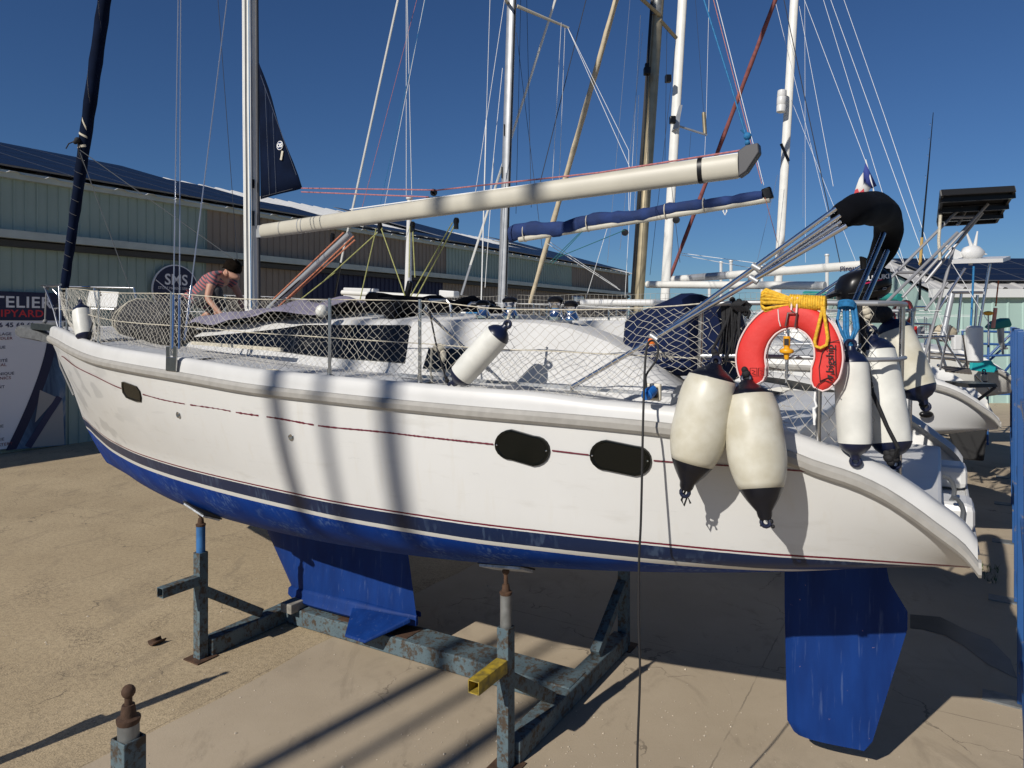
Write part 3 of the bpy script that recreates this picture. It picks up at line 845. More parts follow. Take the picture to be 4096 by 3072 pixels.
P_ = [onU(a, b_, 0) for a, b_ in rp]
lead = sorted([(P_[i].z, s_of(P_[i])) for i in (0, 1, 2, 3, 4, 5)]); trail = sorted([(P_[i].z, s_of(P_[i])) for i in (11, 10, 9, 8, 7, 6)])
lin = lambda z, T: T[0][1] if z <= T[0][0] else next((lerp(T[i][1], T[i + 1][1], (z - T[i][0]) / (T[i + 1][0] - T[i][0])) for i in range(len(T) - 1) if z <= T[i + 1][0]), T[-1][1])
zs = sorted({round(a, 3) for a, _ in lead + trail} | {.5, .7, .9, 1.1})
lv = [(z, lin(z, lead), lin(z, trail), .05) for z in zs if z >= trail[0][0]]
lv[-1] = (1.55, lv[-1][1], lv[-1][2], .05)
rud = foil(lv, 'rudder', BLUEF.m)

# ---- hull portlights (long flat ovals in dark acrylic) with a thin frame and two screws
def hull_uv(s, z):
    """half breadth of the topsides at s, z"""
    zs_ = tab(s, ZS); w = (z - 1.9) / (zs_ - 1.9); w = max(0, min(1, w)); wf = w + .10 * math.sin(math.pi * w)
    return lerp(tab(s, UM), tab(s, US), wf)
def hull_pt(px, py, off=0.0):
    u = 1.7
    for _ in range(30):
        p = onU(px, py, u); u = lerp(u, hull_uv(s_of(p), p.z), .6)
    return onU(px, py, u + off), s_of(onU(px, py, u)), u
def stad(px0, py0, px1, py1, hpx, n=10, k=1.0):
    """oblong outline along the line 0-1 (ends are the outer tips) on the hull"""
    (ax, ay), (bx, by) = (px0, py0), (px1, py1)
    pts = []
    r_ = hpx / 2
    rx = r_ * 1.08
    for i in range(n + 1):
        a = math.pi / 2 + math.pi * i / n
        pts.append((ax + rx + rx * math.cos(a), ay + r_ * math.sin(a) * -1))
    for i in range(n + 1):
        a = -math.pi / 2 + math.pi * i / n
        pts.append((bx - rx + rx * math.cos(a), by + r_ * math.sin(a) * -1))
    return pts
def portlight(px0, py0, px1, py1, hpx, lab):
    out = stad(px0, py0, px1, py1, hpx)
    mid = ((px0 + px1) / 2, (py0 + py1) / 2)
    pts = [hull_pt(a, b_)[0] for a, b_ in out]
    c = sum(pts, Vector()) / len(pts)
    nrm = -TV
    m = MB(); n = len(pts)
    ring0 = [p + nrm * .001 for p in pts]
    ring1 = [c + (p - c) * .985 + nrm * .018 for p in pts]; ring2 = [c + (p - c) * .90 + nrm * .020 for p in pts]; ring3 = [p + (c - p) * .14 + nrm * .014 for p in pts]
    m.grid([ring0, ring1, ring2, ring3], close=True); m.add(ring3 + [c + nrm * .016], [(i, (i + 1) % n, n) for i in range(n)])
    o = m.build('portlight', PORT, yt, angle=30, label=lab)
    for a in (.055, .945):
        q = (lerp(px0, px1, a), lerp(py0, py1, a)); p = hull_pt(*q)[0] + nrm * .022
        m = MB(); m.sphere(p, .006, 8, 6); m.build('screw', CHROME, o)
portlight(1982, 1777, 2203, 1803, 122, 'oval dark portlight in the topsides, forward of the pair')
portlight(2361, 1819, 2609, 1843, 122, 'oval dark portlight in the topsides beside the hanging cable')
# bow portlight: upright rounded rectangle
cor = [(489, 1527), (489, 1545), (493, 1570), (508, 1592), (545, 1606), (566, 1608), (567, 1590), (562, 1565), (548, 1545), (530, 1538), (497, 1526)]
pts = [hull_pt(a, b_)[0] for a, b_ in cor]; c = sum(pts, Vector()) / len(pts); nrm = -TV
m = MB(); n = len(pts)
m.grid([[p + nrm * .001 for p in pts], [c + (p - c) * .97 + nrm * .012 for p in pts], [c + (p - c) * .86 + nrm * .012 for p in pts], [c + (p - c) * .82 + nrm * .006 for p in pts]], close=True)
m.add([c + (p - c) * .82 + nrm * .006 for p in pts] + [c + nrm * .006], [(i, (i + 1) % n, n) for i in range(n)])
m.build('portlight', PORT, yt, angle=30, label='small squarish dark portlight near the bow')
# skin fittings
for px, py in ((716, 1658), (1167, 1747)):
    p, s_, u_ = hull_pt(px, py); m = MB(); m.lathe([(.030, 0), (.030, .008), (.020, .012), (.018, .004), (.001, .004)], p, -TV, 16); m.build('skin_fitting', STEEL, yt)
p, s_, u_ = hull_pt(3215, 1724); m = MB(); 
m.lathe([(.030, 0), (.030, .006), (.020, .010), (.016, .002), (.001, .002)], BT(.80, 1.385, DECKZ(.80) + .012), BT(0, .5, .85) - BT(0, 0, 0), 16); m.build('deck_filler', STEEL, yt)
# maroon pinstripe below the strake, worn away in places
MAROON = mat('pinstripe_maroon', (.13, .008, .022), .5)
PIN = [(250, 1425), (300, 1465), (380, 1505), (480, 1552), (570, 1577), (655, 1600), (740, 1616), (870, 1635), (960, 1652), (1100, 1672), (1300, 1706), (1500, 1725), (1700, 1748), (1980, 1778), (2205, 1802), (2360, 1820), (2610, 1842), (2700, 1849), (2900, 1862), (3080, 1874), (3290, 1891)]
def pin(a, b_, wear=0):
    x = a; rowA, rowB = [], []
    while x <= b_ + .1:
        y = tab(x, PIN); w = 3.0 if x > 900 else 2.0
        w *= 1 + random.uniform(-wear, wear)
        rowA.append(hull_pt(x, y - w, .007)[0]); rowB.append(hull_pt(x, y + w, .007)[0]); x += 7
    MB().grid([rowA, rowB]).build('pinstripe', MAROON, yt, smooth=False)
for a, b_, w in ((246, 486, .1), (570, 738, .4), (760, 925, .6), (943, 1040, .6), (1066, 1260, .5), (1272, 1976, .3), (2208, 2356, .1), (2614, 2940, .1), (3120, 3288, .1)): pin(a, b_, w)
# ================================================================== CRADLE
CR = NG('cradle_paint'); _o = CR.tc()
_n1 = CR.noise(_o, 13, 8, .7); _n2 = CR.noise(_o, 38, 5, .7)
_c = CR.mix(CR.noise(_o, 3, 3), (0.055, 0.095, 0.12), (0.115, 0.155, 0.165))
_c = CR.mix(CR.ramp(CR.math('ADD', CR.math('MULTIPLY', _n1, .7), CR.math('MULTIPLY', _n2, .3)), [(.49, (0, 0, 0)), (.57, (1, 1, 1))]), _c, CR.mix(_n2, (.030, .022, .015), (.085, .058, .035)))
_c = CR.mix(CR.math('MULTIPLY', CR.ramp(_n2, [(.56, (0, 0, 0)), (.62, (1, 1, 1))]), .6), _c, (.03, .026, .02))
CR.color(_c); CR.rough(.75); CR.bump(_n2, .35, .004)
RUST = mat('rust_brown', (0.075, 0.038, 0.02), .85, var=.35, vscale=14, bump=.4, bscale=60)
GALV = mat('galvanised', (0.24, 0.245, 0.235), .5, .5, var=.25, vscale=12)
BLUEP = mat('jack_blue', (0.03, 0.13, 0.32), .5, var=.25, vscale=10)
YELP = mat('arm_yellow', (0.48, 0.33, 0.025), .6, var=.2, vscale=16, col2=(.17, .13, .03))
PADM = mat('pad_silver', (0.50, 0.52, 0.54), .45, .4, var=.35, vscale=25)
A_ = .095
def cradle(name, label, du, ends, ht=1.02):
    """ends: list of (s, [(u, jack)]) ; jack None leaves the ball bare"""
    o = ORG - TV * du
    c = empty(name, o + BV * 4.5, label, 'boat cradle', 'steel boat cradles')
    up = BV
    m = MB(); m.bar(BT(6.3, 0.03, .095, o), BT(2.8, 0.03, .095, o), .34, .17); m.build('keel_beam', CR.m, c, smooth=False, bevel=.012)
    for s_, us in ends:
        m = MB(); m.bar(BT(s_, us[0][0] + .0, .088, o), BT(s_, us[-1][0], .088, o), .15, .165); m.build('cross_beam', CR.m, c, smooth=False, bevel=.012)
        for u_, kind, arm in us:
            sg_ = 1 if u_ > 0 else -1
            foot = BT(s_, u_ + .07 * sg_, 0, o)
            m = MB(); m.hollow(foot + ZV * .012, foot + ZV * ht, A_, .008, up=BV); m.build('post', CR.m, c, smooth=False, bevel=.004)
            m = MB(); m.box(foot + ZV * .007, (.22, .22, .012), Matrix.Rotation(TH, 3, 'Z')); m.build('foot_plate', RUST, c, smooth=False)
            m = MB(); m.bar(foot + ZV * .64 + TV * sg_ * .03, BT(s_, u_ - .62 * sg_, .20, o), .09, .09, up=BV); m.build('brace', CR.m, c, smooth=False, bevel=.004)
            if arm:
                b0 = foot + ZV * .76
                d_ = -TV * sg_
                m = MB(); m.hollow(b0 + d_ * .05, b0 + d_ * arm[1], .09, .007, up=ZV); m.build('side_arm', arm[0], c, smooth=False, bevel=.003)
            # inner jack
            mt = {'blue': BLUEP, 'grey': GALV, 'bare': GALV}[kind[0]]
            zt_ = ht + kind[1]
            m = MB(); m.tube([foot + ZV * (ht - .1), foot + ZV * zt_], .041, 16); jk = m.build('jack_tube', mt, c)
            m = MB(); m.lathe([(.042, 0), (.046, .012), (.046, .022), (.03, .028), (.026, .065), (.024, .075)], foot + ZV * (zt_ - .005), ZV, 16); m.build('collar', RUST, jk)
            top = foot + ZV * (zt_ + .07)
            m = MB(); m.tube([top - ZV * .01, top + ZV * (kind[2])], .015, 10); m.build('screw', RUST, jk)
            ball = top + ZV * (kind[2] + .012)
            m = MB(); m.sphere(ball, .027, 14, 10); m.build('ball', RUST, jk)
            if kind[3]:
                nrm = (BT(0, kind[3][0], 0) - BT(0, 0, 0)) + ZV * kind[3][1] + BV * kind[3][2]; nrm.normalize()
                x_ = BV - nrm * BV.dot(nrm); x_.normalize(); y_ = nrm.cross(x_)
                rm = Matrix((x_, y_, nrm)).transposed()
                m = MB(); m.box(ball + nrm * .022, (.34, .20, .022), rm); m.build('pad', PADM, c, smooth=False, bevel=.003)
                m = MB(); m.box(ball + nrm * .036, (.36, .22, .012), rm); m.build('pad_rubber', BLACKR, c, smooth=False)
    return c
cr = cradle('boat_cradle', 'rusty blue steel cradle with adjustable posts under the yacht keel', 0,
       [(6.24, [(1.10, ('blue', .25, .03, (-.38, .88, -.22)), (CR.m, .42)), (-1.10, ('grey', .25, .03, None), None)]),
        (2.85, [(1.06, ('grey', .235, .08, (-.38, .92, .10)), (YELP, .42)), (-1.06, ('grey', .235, .08, (.38, .92, .10)), None)])])
m = MB(); m.box(BT(6.05, .19, .215), (.22, .16, .10), Matrix.Rotation(TH, 3, 'Z')); m.build('timber_block', mat('weathered_wood', (.26, .24, .20), .9, var=.3, vscale=10), cr, smooth=False, bevel=.01)
m = MB(); m.box(BT(5.0, .03, .183), (.9, .26, .006), Matrix.Rotation(TH + math.pi / 2, 3, 'Z')); m.build('keel_plate', RUST, cr, smooth=False)
e2 = cradle('boat_cradle', 'empty rusty blue steel cradle with bare ball tops in front of the yacht', 5.02,
       [(6.24, [(-1.10, ('bare', .06, .04, None), (CR.m, .42)), (1.10, ('bare', .06, .04, None), None)]),
        (2.99, [(-1.10, ('bare', .06, .04, None), None), (1.10, ('bare', .06, .04, None), None)])], 1.53)
# bent scrap of rusty steel on the concrete
p = gp(628, 2575)
m = MB(); rows = []
for i in range(7):
    a = math.pi * (.05 + .9 * i / 6)
    rows.append([p + BV * (.05 * math.cos(a)) + ZV * (.006 + .045 * (1 - math.sin(a))) + TV * k_ for k_ in (-.07, .07)])
m.grid(rows)
o = m.build('steel_scrap', RUST); sm_ = o.modifiers.new('thick', 'SOLIDIFY'); sm_.thickness = .006
tag(o, 'small bent scrap of rusty steel lying on the concrete', 'scrap')

# ================================================================== YACHT: coachroof, cockpit, windows
def cab_top(s): return tab(s, [(3.0, 3.20), (3.6, 3.235), (5.0, 3.235), (5.8, 3.21), (6.6, 3.16), (7.4, 3.09), (8.2, 3.01), (8.9, 2.97)])
def cab_u(s): return tab(s, [(3.0, 1.20), (4.0, 1.18), (5.0, 1.15), (6.0, 1.06), (7.0, .90), (8.0, .62), (8.9, .25)])
def cab_section(s, lift=0.0):
    u = cab_u(s); zt_ = cab_top(s); zd = DECKZ(s) - .01
    zt_ = max(zt_, zd + .02)
    return [(u, zd), (u - .03, zd + .05), (lerp(u, u - .15, .55), lerp(zd, zt_, .62)), (u - .16, zt_ - .035), (u - .21, zt_), (u * .45, zt_ + .045), (0, zt_ + .06)]
m = MB(); rows = []
for i in range(41):
    s = lerp(3.25, 8.9, i / 40); sec = cab_section(s)
    rows.append([BT(s, a, z) for a, z in sec] + [BT(s, -a, z) for a, z in sec[::-1][1:]])
m.grid(rows); m.add(rows[0], [tuple(range(len(rows[0])))]); m.build('coachroof', DECKW, yt, angle=35)
def cab_side(s, f, off):
    """point on the sloping cabin side, f from foot (0) to shoulder (1), set off outwards"""
    sec = cab_section(s)[1:4]
    a, b_, q = (sec[0], sec[1], f / .6) if f < .6 else (sec[1], sec[2], (f - .6) / .4)
    return BT(s, lerp(a[0], b_[0], q) + off, lerp(a[1], b_[1], q) + off * .3)
def side_window(sa, sb, fa, fb, name='window', lab=None, tilt=0.0):
    m = MB(); rows = []
    N = 26
    for i in range(N + 1):
        q = i / N; s = lerp(sa, sb, q)
        f0 = fa(q); f1 = fb(q)
        rows.append([cab_side(s + (tilt * f if q < .3 else 0), f, .014 if 0 < k_ < 4 else -.004) for k_, f in enumerate([f0, f0 + .02, lerp(f0, f1, .5), f1 - .02, f1])])
    m.grid(rows)
    o = m.build(name, GLASS, yt, angle=30)
    if lab: o['label'] = lab
    return o
side_window(3.78, 5.05, lambda q: .10, lambda q: .98 * min(1, .25 + q * 6) if q < .15 else .98, lab='large dark window in the cabin side, beside the mid stanchions', tilt=-.16)
side_window(5.07, 7.6, lambda q: .10, lambda q: lerp(.96, .42, min(1, q * 1.15) ** .8), lab='tapering dark window in the cabin side towards the bow')
# small dark cockpit portlight aft of the window arch
m = MB(); rows = [[onU(1690, 1475, 1.215), onU(1885, 1478, 1.215)], [onU(1715, 1390, 1.175), onU(1890, 1398, 1.175)]]
m.grid(rows); m.build('cockpit_portlight', GLASS, yt, smooth=False)
# cabin aft shoulder sweeping down into the coaming
m = MB(); rows = []
for i in range(19):
    q = i / 18; s = lerp(3.75, 1.62, q)
    zt_ = tab(s, [(1.62, 2.80), (1.8, 2.95), (2.1, 3.10), (2.5, 3.215), (2.9, 3.235), (3.4, 3.235), (3.75, 3.235)])
    wob = .05 * math.sin(q * 14) if .35 < q < .8 else 0
    uo = 1.17 + wob * .6
    zd = DECKZ(s) - .03
    rows.append([BT(s, uo + .02, zd), BT(s, uo - .02, lerp(zd, zt_, .35)), BT(s, uo - .06, lerp(zd, zt_, .75)), BT(s, uo - .10, zt_ - .02), BT(s, uo - .15, zt_), BT(s, uo - .38, zt_), BT(s, uo - .42, zt_ - .03), BT(s, uo - .45, zd - .2)])
m.grid(rows); m.add(rows[0], [tuple(range(8))]); m.add(rows[-1], [tuple(range(8))]); m.build('cockpit_coaming', DECKW, yt, angle=30)
rows = [[BT((p - ORG).dot(BV), (p - ORG).dot(TV) , p.z) for p in r_] for r_ in rows]
m = MB(); m.grid(rows); m.add(rows[0], [tuple(range(8))]); m.add(rows[-1], [tuple(range(8))]); m.build('cockpit_coaming', DECKW, yt, angle=30)
# a flat moulding on the side deck with genoa track
m = MB(); m.bar(BT(3.6, 1.42, 2.825), BT(1.5, 1.30, 2.765), .035, .02); m.build('genoa_track', ALU, yt, smooth=False)
m = MB(); m.bar(BT(6.3, 1.22, 3.02), BT(5.0, 1.28, 2.98), .03, .03); m.build('handrail', ROPEC, yt, smooth=False)
m = MB(); m.box(BT(1.45, 1.26, 2.79), (.13, .07, .07), Matrix.Rotation(TH + math.pi / 2, 3, 'Z')); m.build('jammer', BLACK, yt, smooth=False, bevel=.01)

# winches
def winch(p, r, h, name='winch'):
    m = MB(); m.lathe([(r * 1.25, 0), (r * 1.25, .02), (r, .035), (r * .82, h * .55), (r * .88, h * .75), (r * 1.0, h * .80), (r * 1.02, h * .86), (.001, h * .86)], p, ZV, 20); w_ = m.build(name, CHROME, yt)
    m = MB(); m.lathe([(r * 1.12, 0), (r * 1.15, .018), (r * .9, .034), (r * .5, .042), (.001, .044)], p + ZV * h * .86, ZV, 20); m.build('winch_top', BLACK, w_)
for px, py, u, r, h in ((2222, 1279, 1.0, .05, .145), (2284, 1282, .95, .045, .115)):
    winch(onU(px, py, u), r, h)
for px, py, u, r, h in ((1932, 1282, .75, .05, .12), (2040, 1284, .62, .055, .15), (1960, 1282, -.7, .05, .14), (2035, 1240, -1.0, .05, .13)):
    q = onU(px, py, u); q.z = 3.245; winch(q, r, h)

# ---- mast, boom, vang
MASTZ = 16.2
def spar(pts, rx, ry, mt, name, parent, fwd=BV, n=20):
    m = MB(); ring = []
    for p in pts:
        ring.append([p + fwd * math.cos(a) * rx + TV * math.sin(a) * ry for a in [2 * math.pi * j / n for j in range(n)]])
    m.grid(ring, close=True); m.add(ring[-1], [tuple(range(n))]); m.add(ring[0], [tuple(range(n))])
    return m.build(name, mt, parent, angle=60)
mb_ = onU(1010, 1262, 0); mb_.z = 3.22
mt_ = onU(1001, 0, 0); dvec = (mt_ - mb_); mtop = mb_ + dvec * ((MASTZ - mb_.z) / dvec.z)
mast = spar([mb_, mtop], .105, .062, ALUW, 'mast', yt)
m = MB(); m.bar(mb_ - BV * .112, mtop - BV * .112, .03, .022, up=TV); m.build('sail_track', mat('mast_track_dark', (.03, .03, .035), .5), mast)  # evenly dark track strip along the aft face of the mast
m = MB(); m.bar(mb_ - BV * .085 - TV * .066 , mb_ - BV * .085 - TV * .066 + dvec.normalized() * 6, .012, .02, up=TV); m.build('luff_groove', ALU, mast)
for py, hh in ((873, 60), (735, 35)):
    q = onU(1013, py, .064); m = MB(); m.box(q, (.028, .012, hh * q.y / 2870), Matrix.Rotation(TH, 3, 'Z')); m.build('halyard_exit', BLACK, mast)
for px, mtl, u in ((985, WIRED, .075), (1000, ROPEB, .08), (975, WIREW, .03)):
    m = MB(); m.tube([onU(px + 5, 1235, u), onU(px - 3, 400, u), onU(px - 6, -300, u)], .006, 6); m.build('halyard', mtl, mast)
g0 = onU(1052, 925, 0); g1 = onU(2958, 662, 0)
bd = (g1 - g0).normalized()
m = MB(); rows = []
for q in (0, .004, .5, .996, 1):
    c = lerp(g0, g1, q); hh = lerp(.078, .098, q); ring = []
    bx = bd.cross(ZV).normalized(); by = bx.cross(bd)
    for j in range(20):
        a = 2 * math.pi * j / 20; k = 1 if 0 < q < 1 else .93
        ring.append(c + bx * .062 * k * math.copysign(abs(math.cos(a)) ** .8, math.cos(a)) + by * hh * k * math.copysign(abs(math.sin(a)) ** .8, math.sin(a)))
    rows.append(ring)
m.grid(rows, close=True); m.add(rows[0], [tuple(range(20))]); m.add(rows[-1], [tuple(range(20))])
boom = m.build('boom', CREAM, yt, angle=50)
by = bd.cross(ZV).normalized().cross(bd)
m = MB(); bx = bd.cross(ZV).normalized()
prof = [g1 - by * .095, g1 + by * .10, g1 + bd * .06 + by * .135, g1 + bd * .15 + by * .14, g1 + bd * .155 + by * .07, g1 + bd * .06 - by * .06]
m.poly([p - bx * .05 for p in prof], bx * .10); m.build('boom_end_cap', mat('cap_grey', (.05, .05, .055), .5), boom, smooth=False, bevel=.008)
m = MB(); c = lerp(g0, g1, .945); rows = []
for d_ in (-.018, .018):
    rows.append([c + bd * d_ + bx * .0655 * math.copysign(abs(math.cos(a)) ** .8, math.cos(a)) + by * .101 * math.copysign(abs(math.sin(a)) ** .8, math.sin(a)) for a in [2 * math.pi * j / 20 for j in range(20)]])
m.grid(rows, close=True); m.build('black_band', BLACK, boom)
for q in (.06, .115, .125):
    m = MB(); c = lerp(g0, g1, q); hh = lerp(.078, .098, q) + .003; rows = []
    for d_ in (-.004, .004):
        rows.append([c + bd * d_ + bx * .0655 * math.copysign(abs(math.cos(a)) ** .8, math.cos(a)) + by * hh * math.copysign(abs(math.sin(a)) ** .8, math.sin(a)) for a in [2 * math.pi * j / 20 for j in range(20)]])
    m.grid(rows, close=True); m.build('seam_ring', ALU, boom)
m = MB(); m.box(lerp(g0, g1, -.012), (.10, .05, .14), Matrix.Rotation(TH + math.pi / 2, 3, 'Z')); m.box(lerp(g0, g1, -.028), (.06, .07, .24), Matrix.Rotation(TH + math.pi / 2, 3, 'Z')); m.build('gooseneck', ALU, boom, smooth=False, bevel=.006)
# outhaul and reefing lines along the boom
def rope(pts, r, mt, name, parent, n=6):
    m = MB(); m.tube(pts, r, n); return m.build(name, mt, parent)
tri = [onU(1036, 253, 0), onU(1206, 753, 0), onU(1044, 797, 0)]
rope([tri[1], onU(1737, 760, 0.02)], .007, ROPER, 'outhaul_line', boom)
rope([tri[1] - ZV * .04, onU(1715, 788, 0.02)], .007, ROPER, 'outhaul_line', boom)
rope([onU(1737, 762, 0.0), onU(2400, 690, 0), onU(2985, 598, 0)], .007, ROPER, 'reefing_line', boom)
rope([onU(1400, 838, 0.03), onU(2400, 700, 0.03), onU(2975, 610, 0.03)], .006, WIREW, 'reefing_line', boom)
m = MB(); p = onU(1735, 770, 0); m.lathe([(.02, -.012), (.034, -.012), (.034, .012), (.02, .012)], p, TV, 16); m.box(p - ZV * .06, (.16, .04, .03), Matrix.Rotation(TH + math.pi / 2, 3, 'Z')); m.build('block', BLACK, boom)
# small mainsail corner furled at the mast, navy cover cloth
m = MB(); N = 10; rows = []
for i in range(N + 1):
    a = lerp(tri[0], tri[2], i / N); b_ = lerp(tri[0], tri[1], i / N)
    rows.append([lerp(a, b_, j / 6) + TV * .02 * math.sin(i * .9 + j) * (j / 6) for j in range(7)])
m.grid(rows); sail = m.build('mainsail_clew', NAVY, yt, angle=60); q_ = sail.modifiers.new('thick', 'SOLIDIFY'); q_.thickness = .006
lg = onU(1120, 582, .03)
m = MB(); m.poly([lg + BV * math.cos(a) * .05 + ZV * math.sin(a) * .05 for a in [2 * math.pi * j / 24 for j in range(24)]], -TV * .004); m.build('sailmaker_badge', WIREW, sail, smooth=False)
m = MB(); m.poly([lg - TV * .002 + BV * math.cos(a) * .043 + ZV * math.sin(a) * .043 for a in [2 * math.pi * j / 24 for j in range(24)]], -TV * .004); m.build('badge_field', ROYAL, sail, smooth=False)
text_mb('OS', .06, lg - TV * .0065 + BV * .036 - ZV * .02, -BV, ZV, bold=.003).build('badge_lettering', WIREW, sail, smooth=False, fix=False)
m = MB(); q = onU(1127, 622, .03); m.box(q, (.03, .006, .10), Matrix.Rotation(TH + math.pi / 2, 3, 'Z') @ Matrix.Rotation(-.25, 3, 'Y')); m.build('webbing_tab', ROPEC, sail, smooth=False)
for pts in (((1042, 300), (1185, 700)), ((1060, 350), (1078, 780)), ((1090, 450), (1104, 770)), ((1050, 786), (1170, 755))):
    rope([onU(*p, .03) for p in pts], .0018, WIRE, 'seam', sail, 4)
# rigid vang with its orange and grey tackle
v0 = onU(1400, 935, 0.03); v1 = onU(1075, 1235, 0.03)
m = MB(); m.tube([v0, v1], .033, 14); vang = m.build('boom_vang', ALU, yt)
for a, b_, mt in (((1375, 930, .12), (1090, 1200, .12), ROPEO), ((1415, 945, .12), (1110, 1230, .12), ROPEO), ((1400, 940, .0), (1095, 1215, .08), BLACK), ((1420, 960, .1), (1150, 1200, .1), ROPEO)):
    rope([onU(*a), onU(*b_)], .008, mt, 'vang_line', vang)
# mainsheet: lime lines down from the boom
for a, b_ in (((1530, 912), (1300, 1120)), ((1505, 915), (1440, 1200)), ((1525, 915), (1622, 1190)), ((1640, 905), (1636, 1110)), ((1650, 905), (1660, 1110)), ((1810, 890), (1640, 1190)), ((1822, 895), (1665, 1190)), ((1340, 1090), (1180, 1215))):
    rope([onU(*a, 0), onU(*b_, 0.1)], .006, ROPEG, 'mainsheet', boom)
for px, py in ((1519, 905), (1650, 900), (1825, 885), (1330, 945)):
    q = onU(px, py, 0); m = MB(); m.lathe([(.012, -.014), (.035, -.012), (.035, .012), (.012, .014)], q, -TV * .9 + BV * .4, 14); m.box(q - ZV * .03, (.035, .03, .09), Matrix.Rotation(TH, 3, 'Z')); m.build('block', BLACK, boom)
q = onU(1632, 1165, .05); m = MB(); m.bar(q - ZV * .10 + BV * .03, q + ZV * .10 - BV * .03, .05, .05, up=TV); m.build('mainsheet_block', BLACK, yt, bevel=.012)
# ---- forestay with the furled genoa and its cream strips
f0 = onU(258, 1150, 0); f1 = onU(418, 0, 0)
fd = (f1 - f0); ft = f0 + fd * ((14.6 - f0.z) / fd.z)
m = MB(); N = 60
pts = [lerp(f0, ft, i / N) for i in range(N + 1)]
rad = [(.055 + .028 * min(1, i / 14) + .005 * math.sin(i * 2.3)) * (1 if i < 45 else lerp(1, .5, (i - 45) / 15)) for i in range(N + 1)]
m.tube(pts, rad, 14); gen = m.build('furled_genoa', NAVY, yt)
def onfurl(q, a, off=.003):
    c = lerp(f0, ft, q); i = min(N - 1, int(q * N)); r_ = lerp(rad[i], rad[i + 1], q * N - i) + off
    ax = fd.normalized(); x = ax.cross(TV).normalized(); y = x.cross(ax)
    return c + x * math.cos(a) * r_ + y * math.sin(a) * r_
def furl_q(py):
    lo, hi = 0, 1
    for _ in range(40):
        md = (lo + hi) / 2; p = lerp(f0, ft, md); yy = 1296 - (p.z - CAMH) * 2870 / p.y
        if yy > py: lo = md
        else: hi = md
    return lo
def strip(py0, py1, a0, a1, w=.05):
    rA, rB = [], []
    for i in range(15):
        q = i / 14; k = furl_q(lerp(py0, py1, q)); a = lerp(a0, a1, q)
        rA.append(onfurl(k, a)); rB.append(onfurl(k + w / (14.6 - f0.z), a + .15))
    MB().grid([rA, rB]).build('sail_strip', ROPEC, gen)
strip(0 - 40, 130, 4.9 + .2, 3.4); strip(250, 420, 5.4, 3.6); strip(487, 522, 4.6, 3.6); strip(537, 552, 5.6, 3.3, .03); strip(602, 585, 5.6, 3.3, .03)
for k in range(9):
    q = furl_q(640 + k * 55); rope([onfurl(q + .004 * j / 6, 3.3 + 2.4 * j / 6, .004) for j in range(7)], .0018, WIRE, 'furl_seam', gen, 4)
# the furling line knot and the rope leading aft from it
kn = onU(310, 560, .10)
m = MB(); m.sphere(kn, .04, 10, 8).sphere(kn + Vector((-.03, 0, -.03)), .03, 8, 6).tube([kn, kn + Vector((-.12, 0, -.05)), kn + Vector((-.16, 0, -.12))], .008, 6).tube([kn, kn + Vector((.02, 0, -.2)), kn + Vector((.1, 0, -.35))], .008, 6); m.build('sheet_knot', ROPEK, gen)
for a, b_ in (((320, 600, .1), (940, 1040, .05)), ((320, 610, .1), (560, 1262, .5))):
    rope([onU(*a), onU(*b_)], .005, mat('sheet_grey', (.05, .055, .06), .8), 'genoa_sheet', gen)
m = MB(); p = f0 - ZV * .18 + BV * .03; m.lathe([(.05, -.10), (.085, -.09), (.085, -.07), (.06, -.06), (.06, 0), (.085, .01), (.085, .03), (.03, .04), (.03, .2)], p, fd, 18); m.build('furler_drum', BLACK, yt)

# ---- shrouds and chainplate
cp = hull_pt(685, 1480, .0)[0]
mast_at = lambda z: lerp(mb_, mtop, (z - mb_.z) / (MASTZ - mb_.z))
CPs = BT(5.72, 1.84, 0)
def through(p, px, py, u):
    """wire from p through the sight point, carried on upwards"""
    q = onU(px, py, u); d = q - p; return p + d * ((12.5 - p.z) / d.z)
for px0, py0, u0, px1, u1, r in ((691, 1395, 1.80, 713, 1.35, .005), (717, 1395, 1.78, 723, 1.25, .005), (738, 1360, 1.72, 908, .9, .005)):
    a = onU(px0, py0, u0); b_ = onU(px1, 0, u1)
    rope([a, a + (b_ - a) * 2.2], r, WIRE, 'shroud', yt)
    rope([a, lerp(a, b_, .14)], .011, CHROME, 'turnbuckle', yt, 10)
for px0, py0, u0, px1, u1, r in ((964, 820, -1.4, 872, -1.0, .004),):
    a = onU(px0, py0 + 420, u0); b_ = onU(px1, 0, u1)
    rope([a, a + (b_ - a) * 2.2], r, WIRED, 'shroud', yt)
pc = [hull_pt(676, 1428)[0], hull_pt(719, 1428)[0], hull_pt(716, 1486)[0], hull_pt(675, 1482)[0]]
pc = [p_ - TV * .03 for p_ in pc]
m = MB(); m.poly(pc, TV * .012); m.poly([pc[0], lerp(pc[0], pc[1], .35), lerp(pc[0], pc[1], .35) + ZV * .09, pc[0] + ZV * .09], TV * .012); m.poly([lerp(pc[0], pc[1], .65), pc[1], pc[1] + ZV * .09, lerp(pc[0], pc[1], .65) + ZV * .09], TV * .012); m.build('chainplate', STEEL, yt, smooth=False, bevel=.003)
# spreaders up the mast (out of frame, cast their shadows)
for z in (7.9, 11.6):
    c = mast_at(z)
    for sg_ in (1, -1):
        m = MB(); m.tube([c - TV * .05 * sg_, c - TV * 1.05 * sg_ - BV * .55], [.035, .02], 8); m.build('spreader', ALUW, yt)
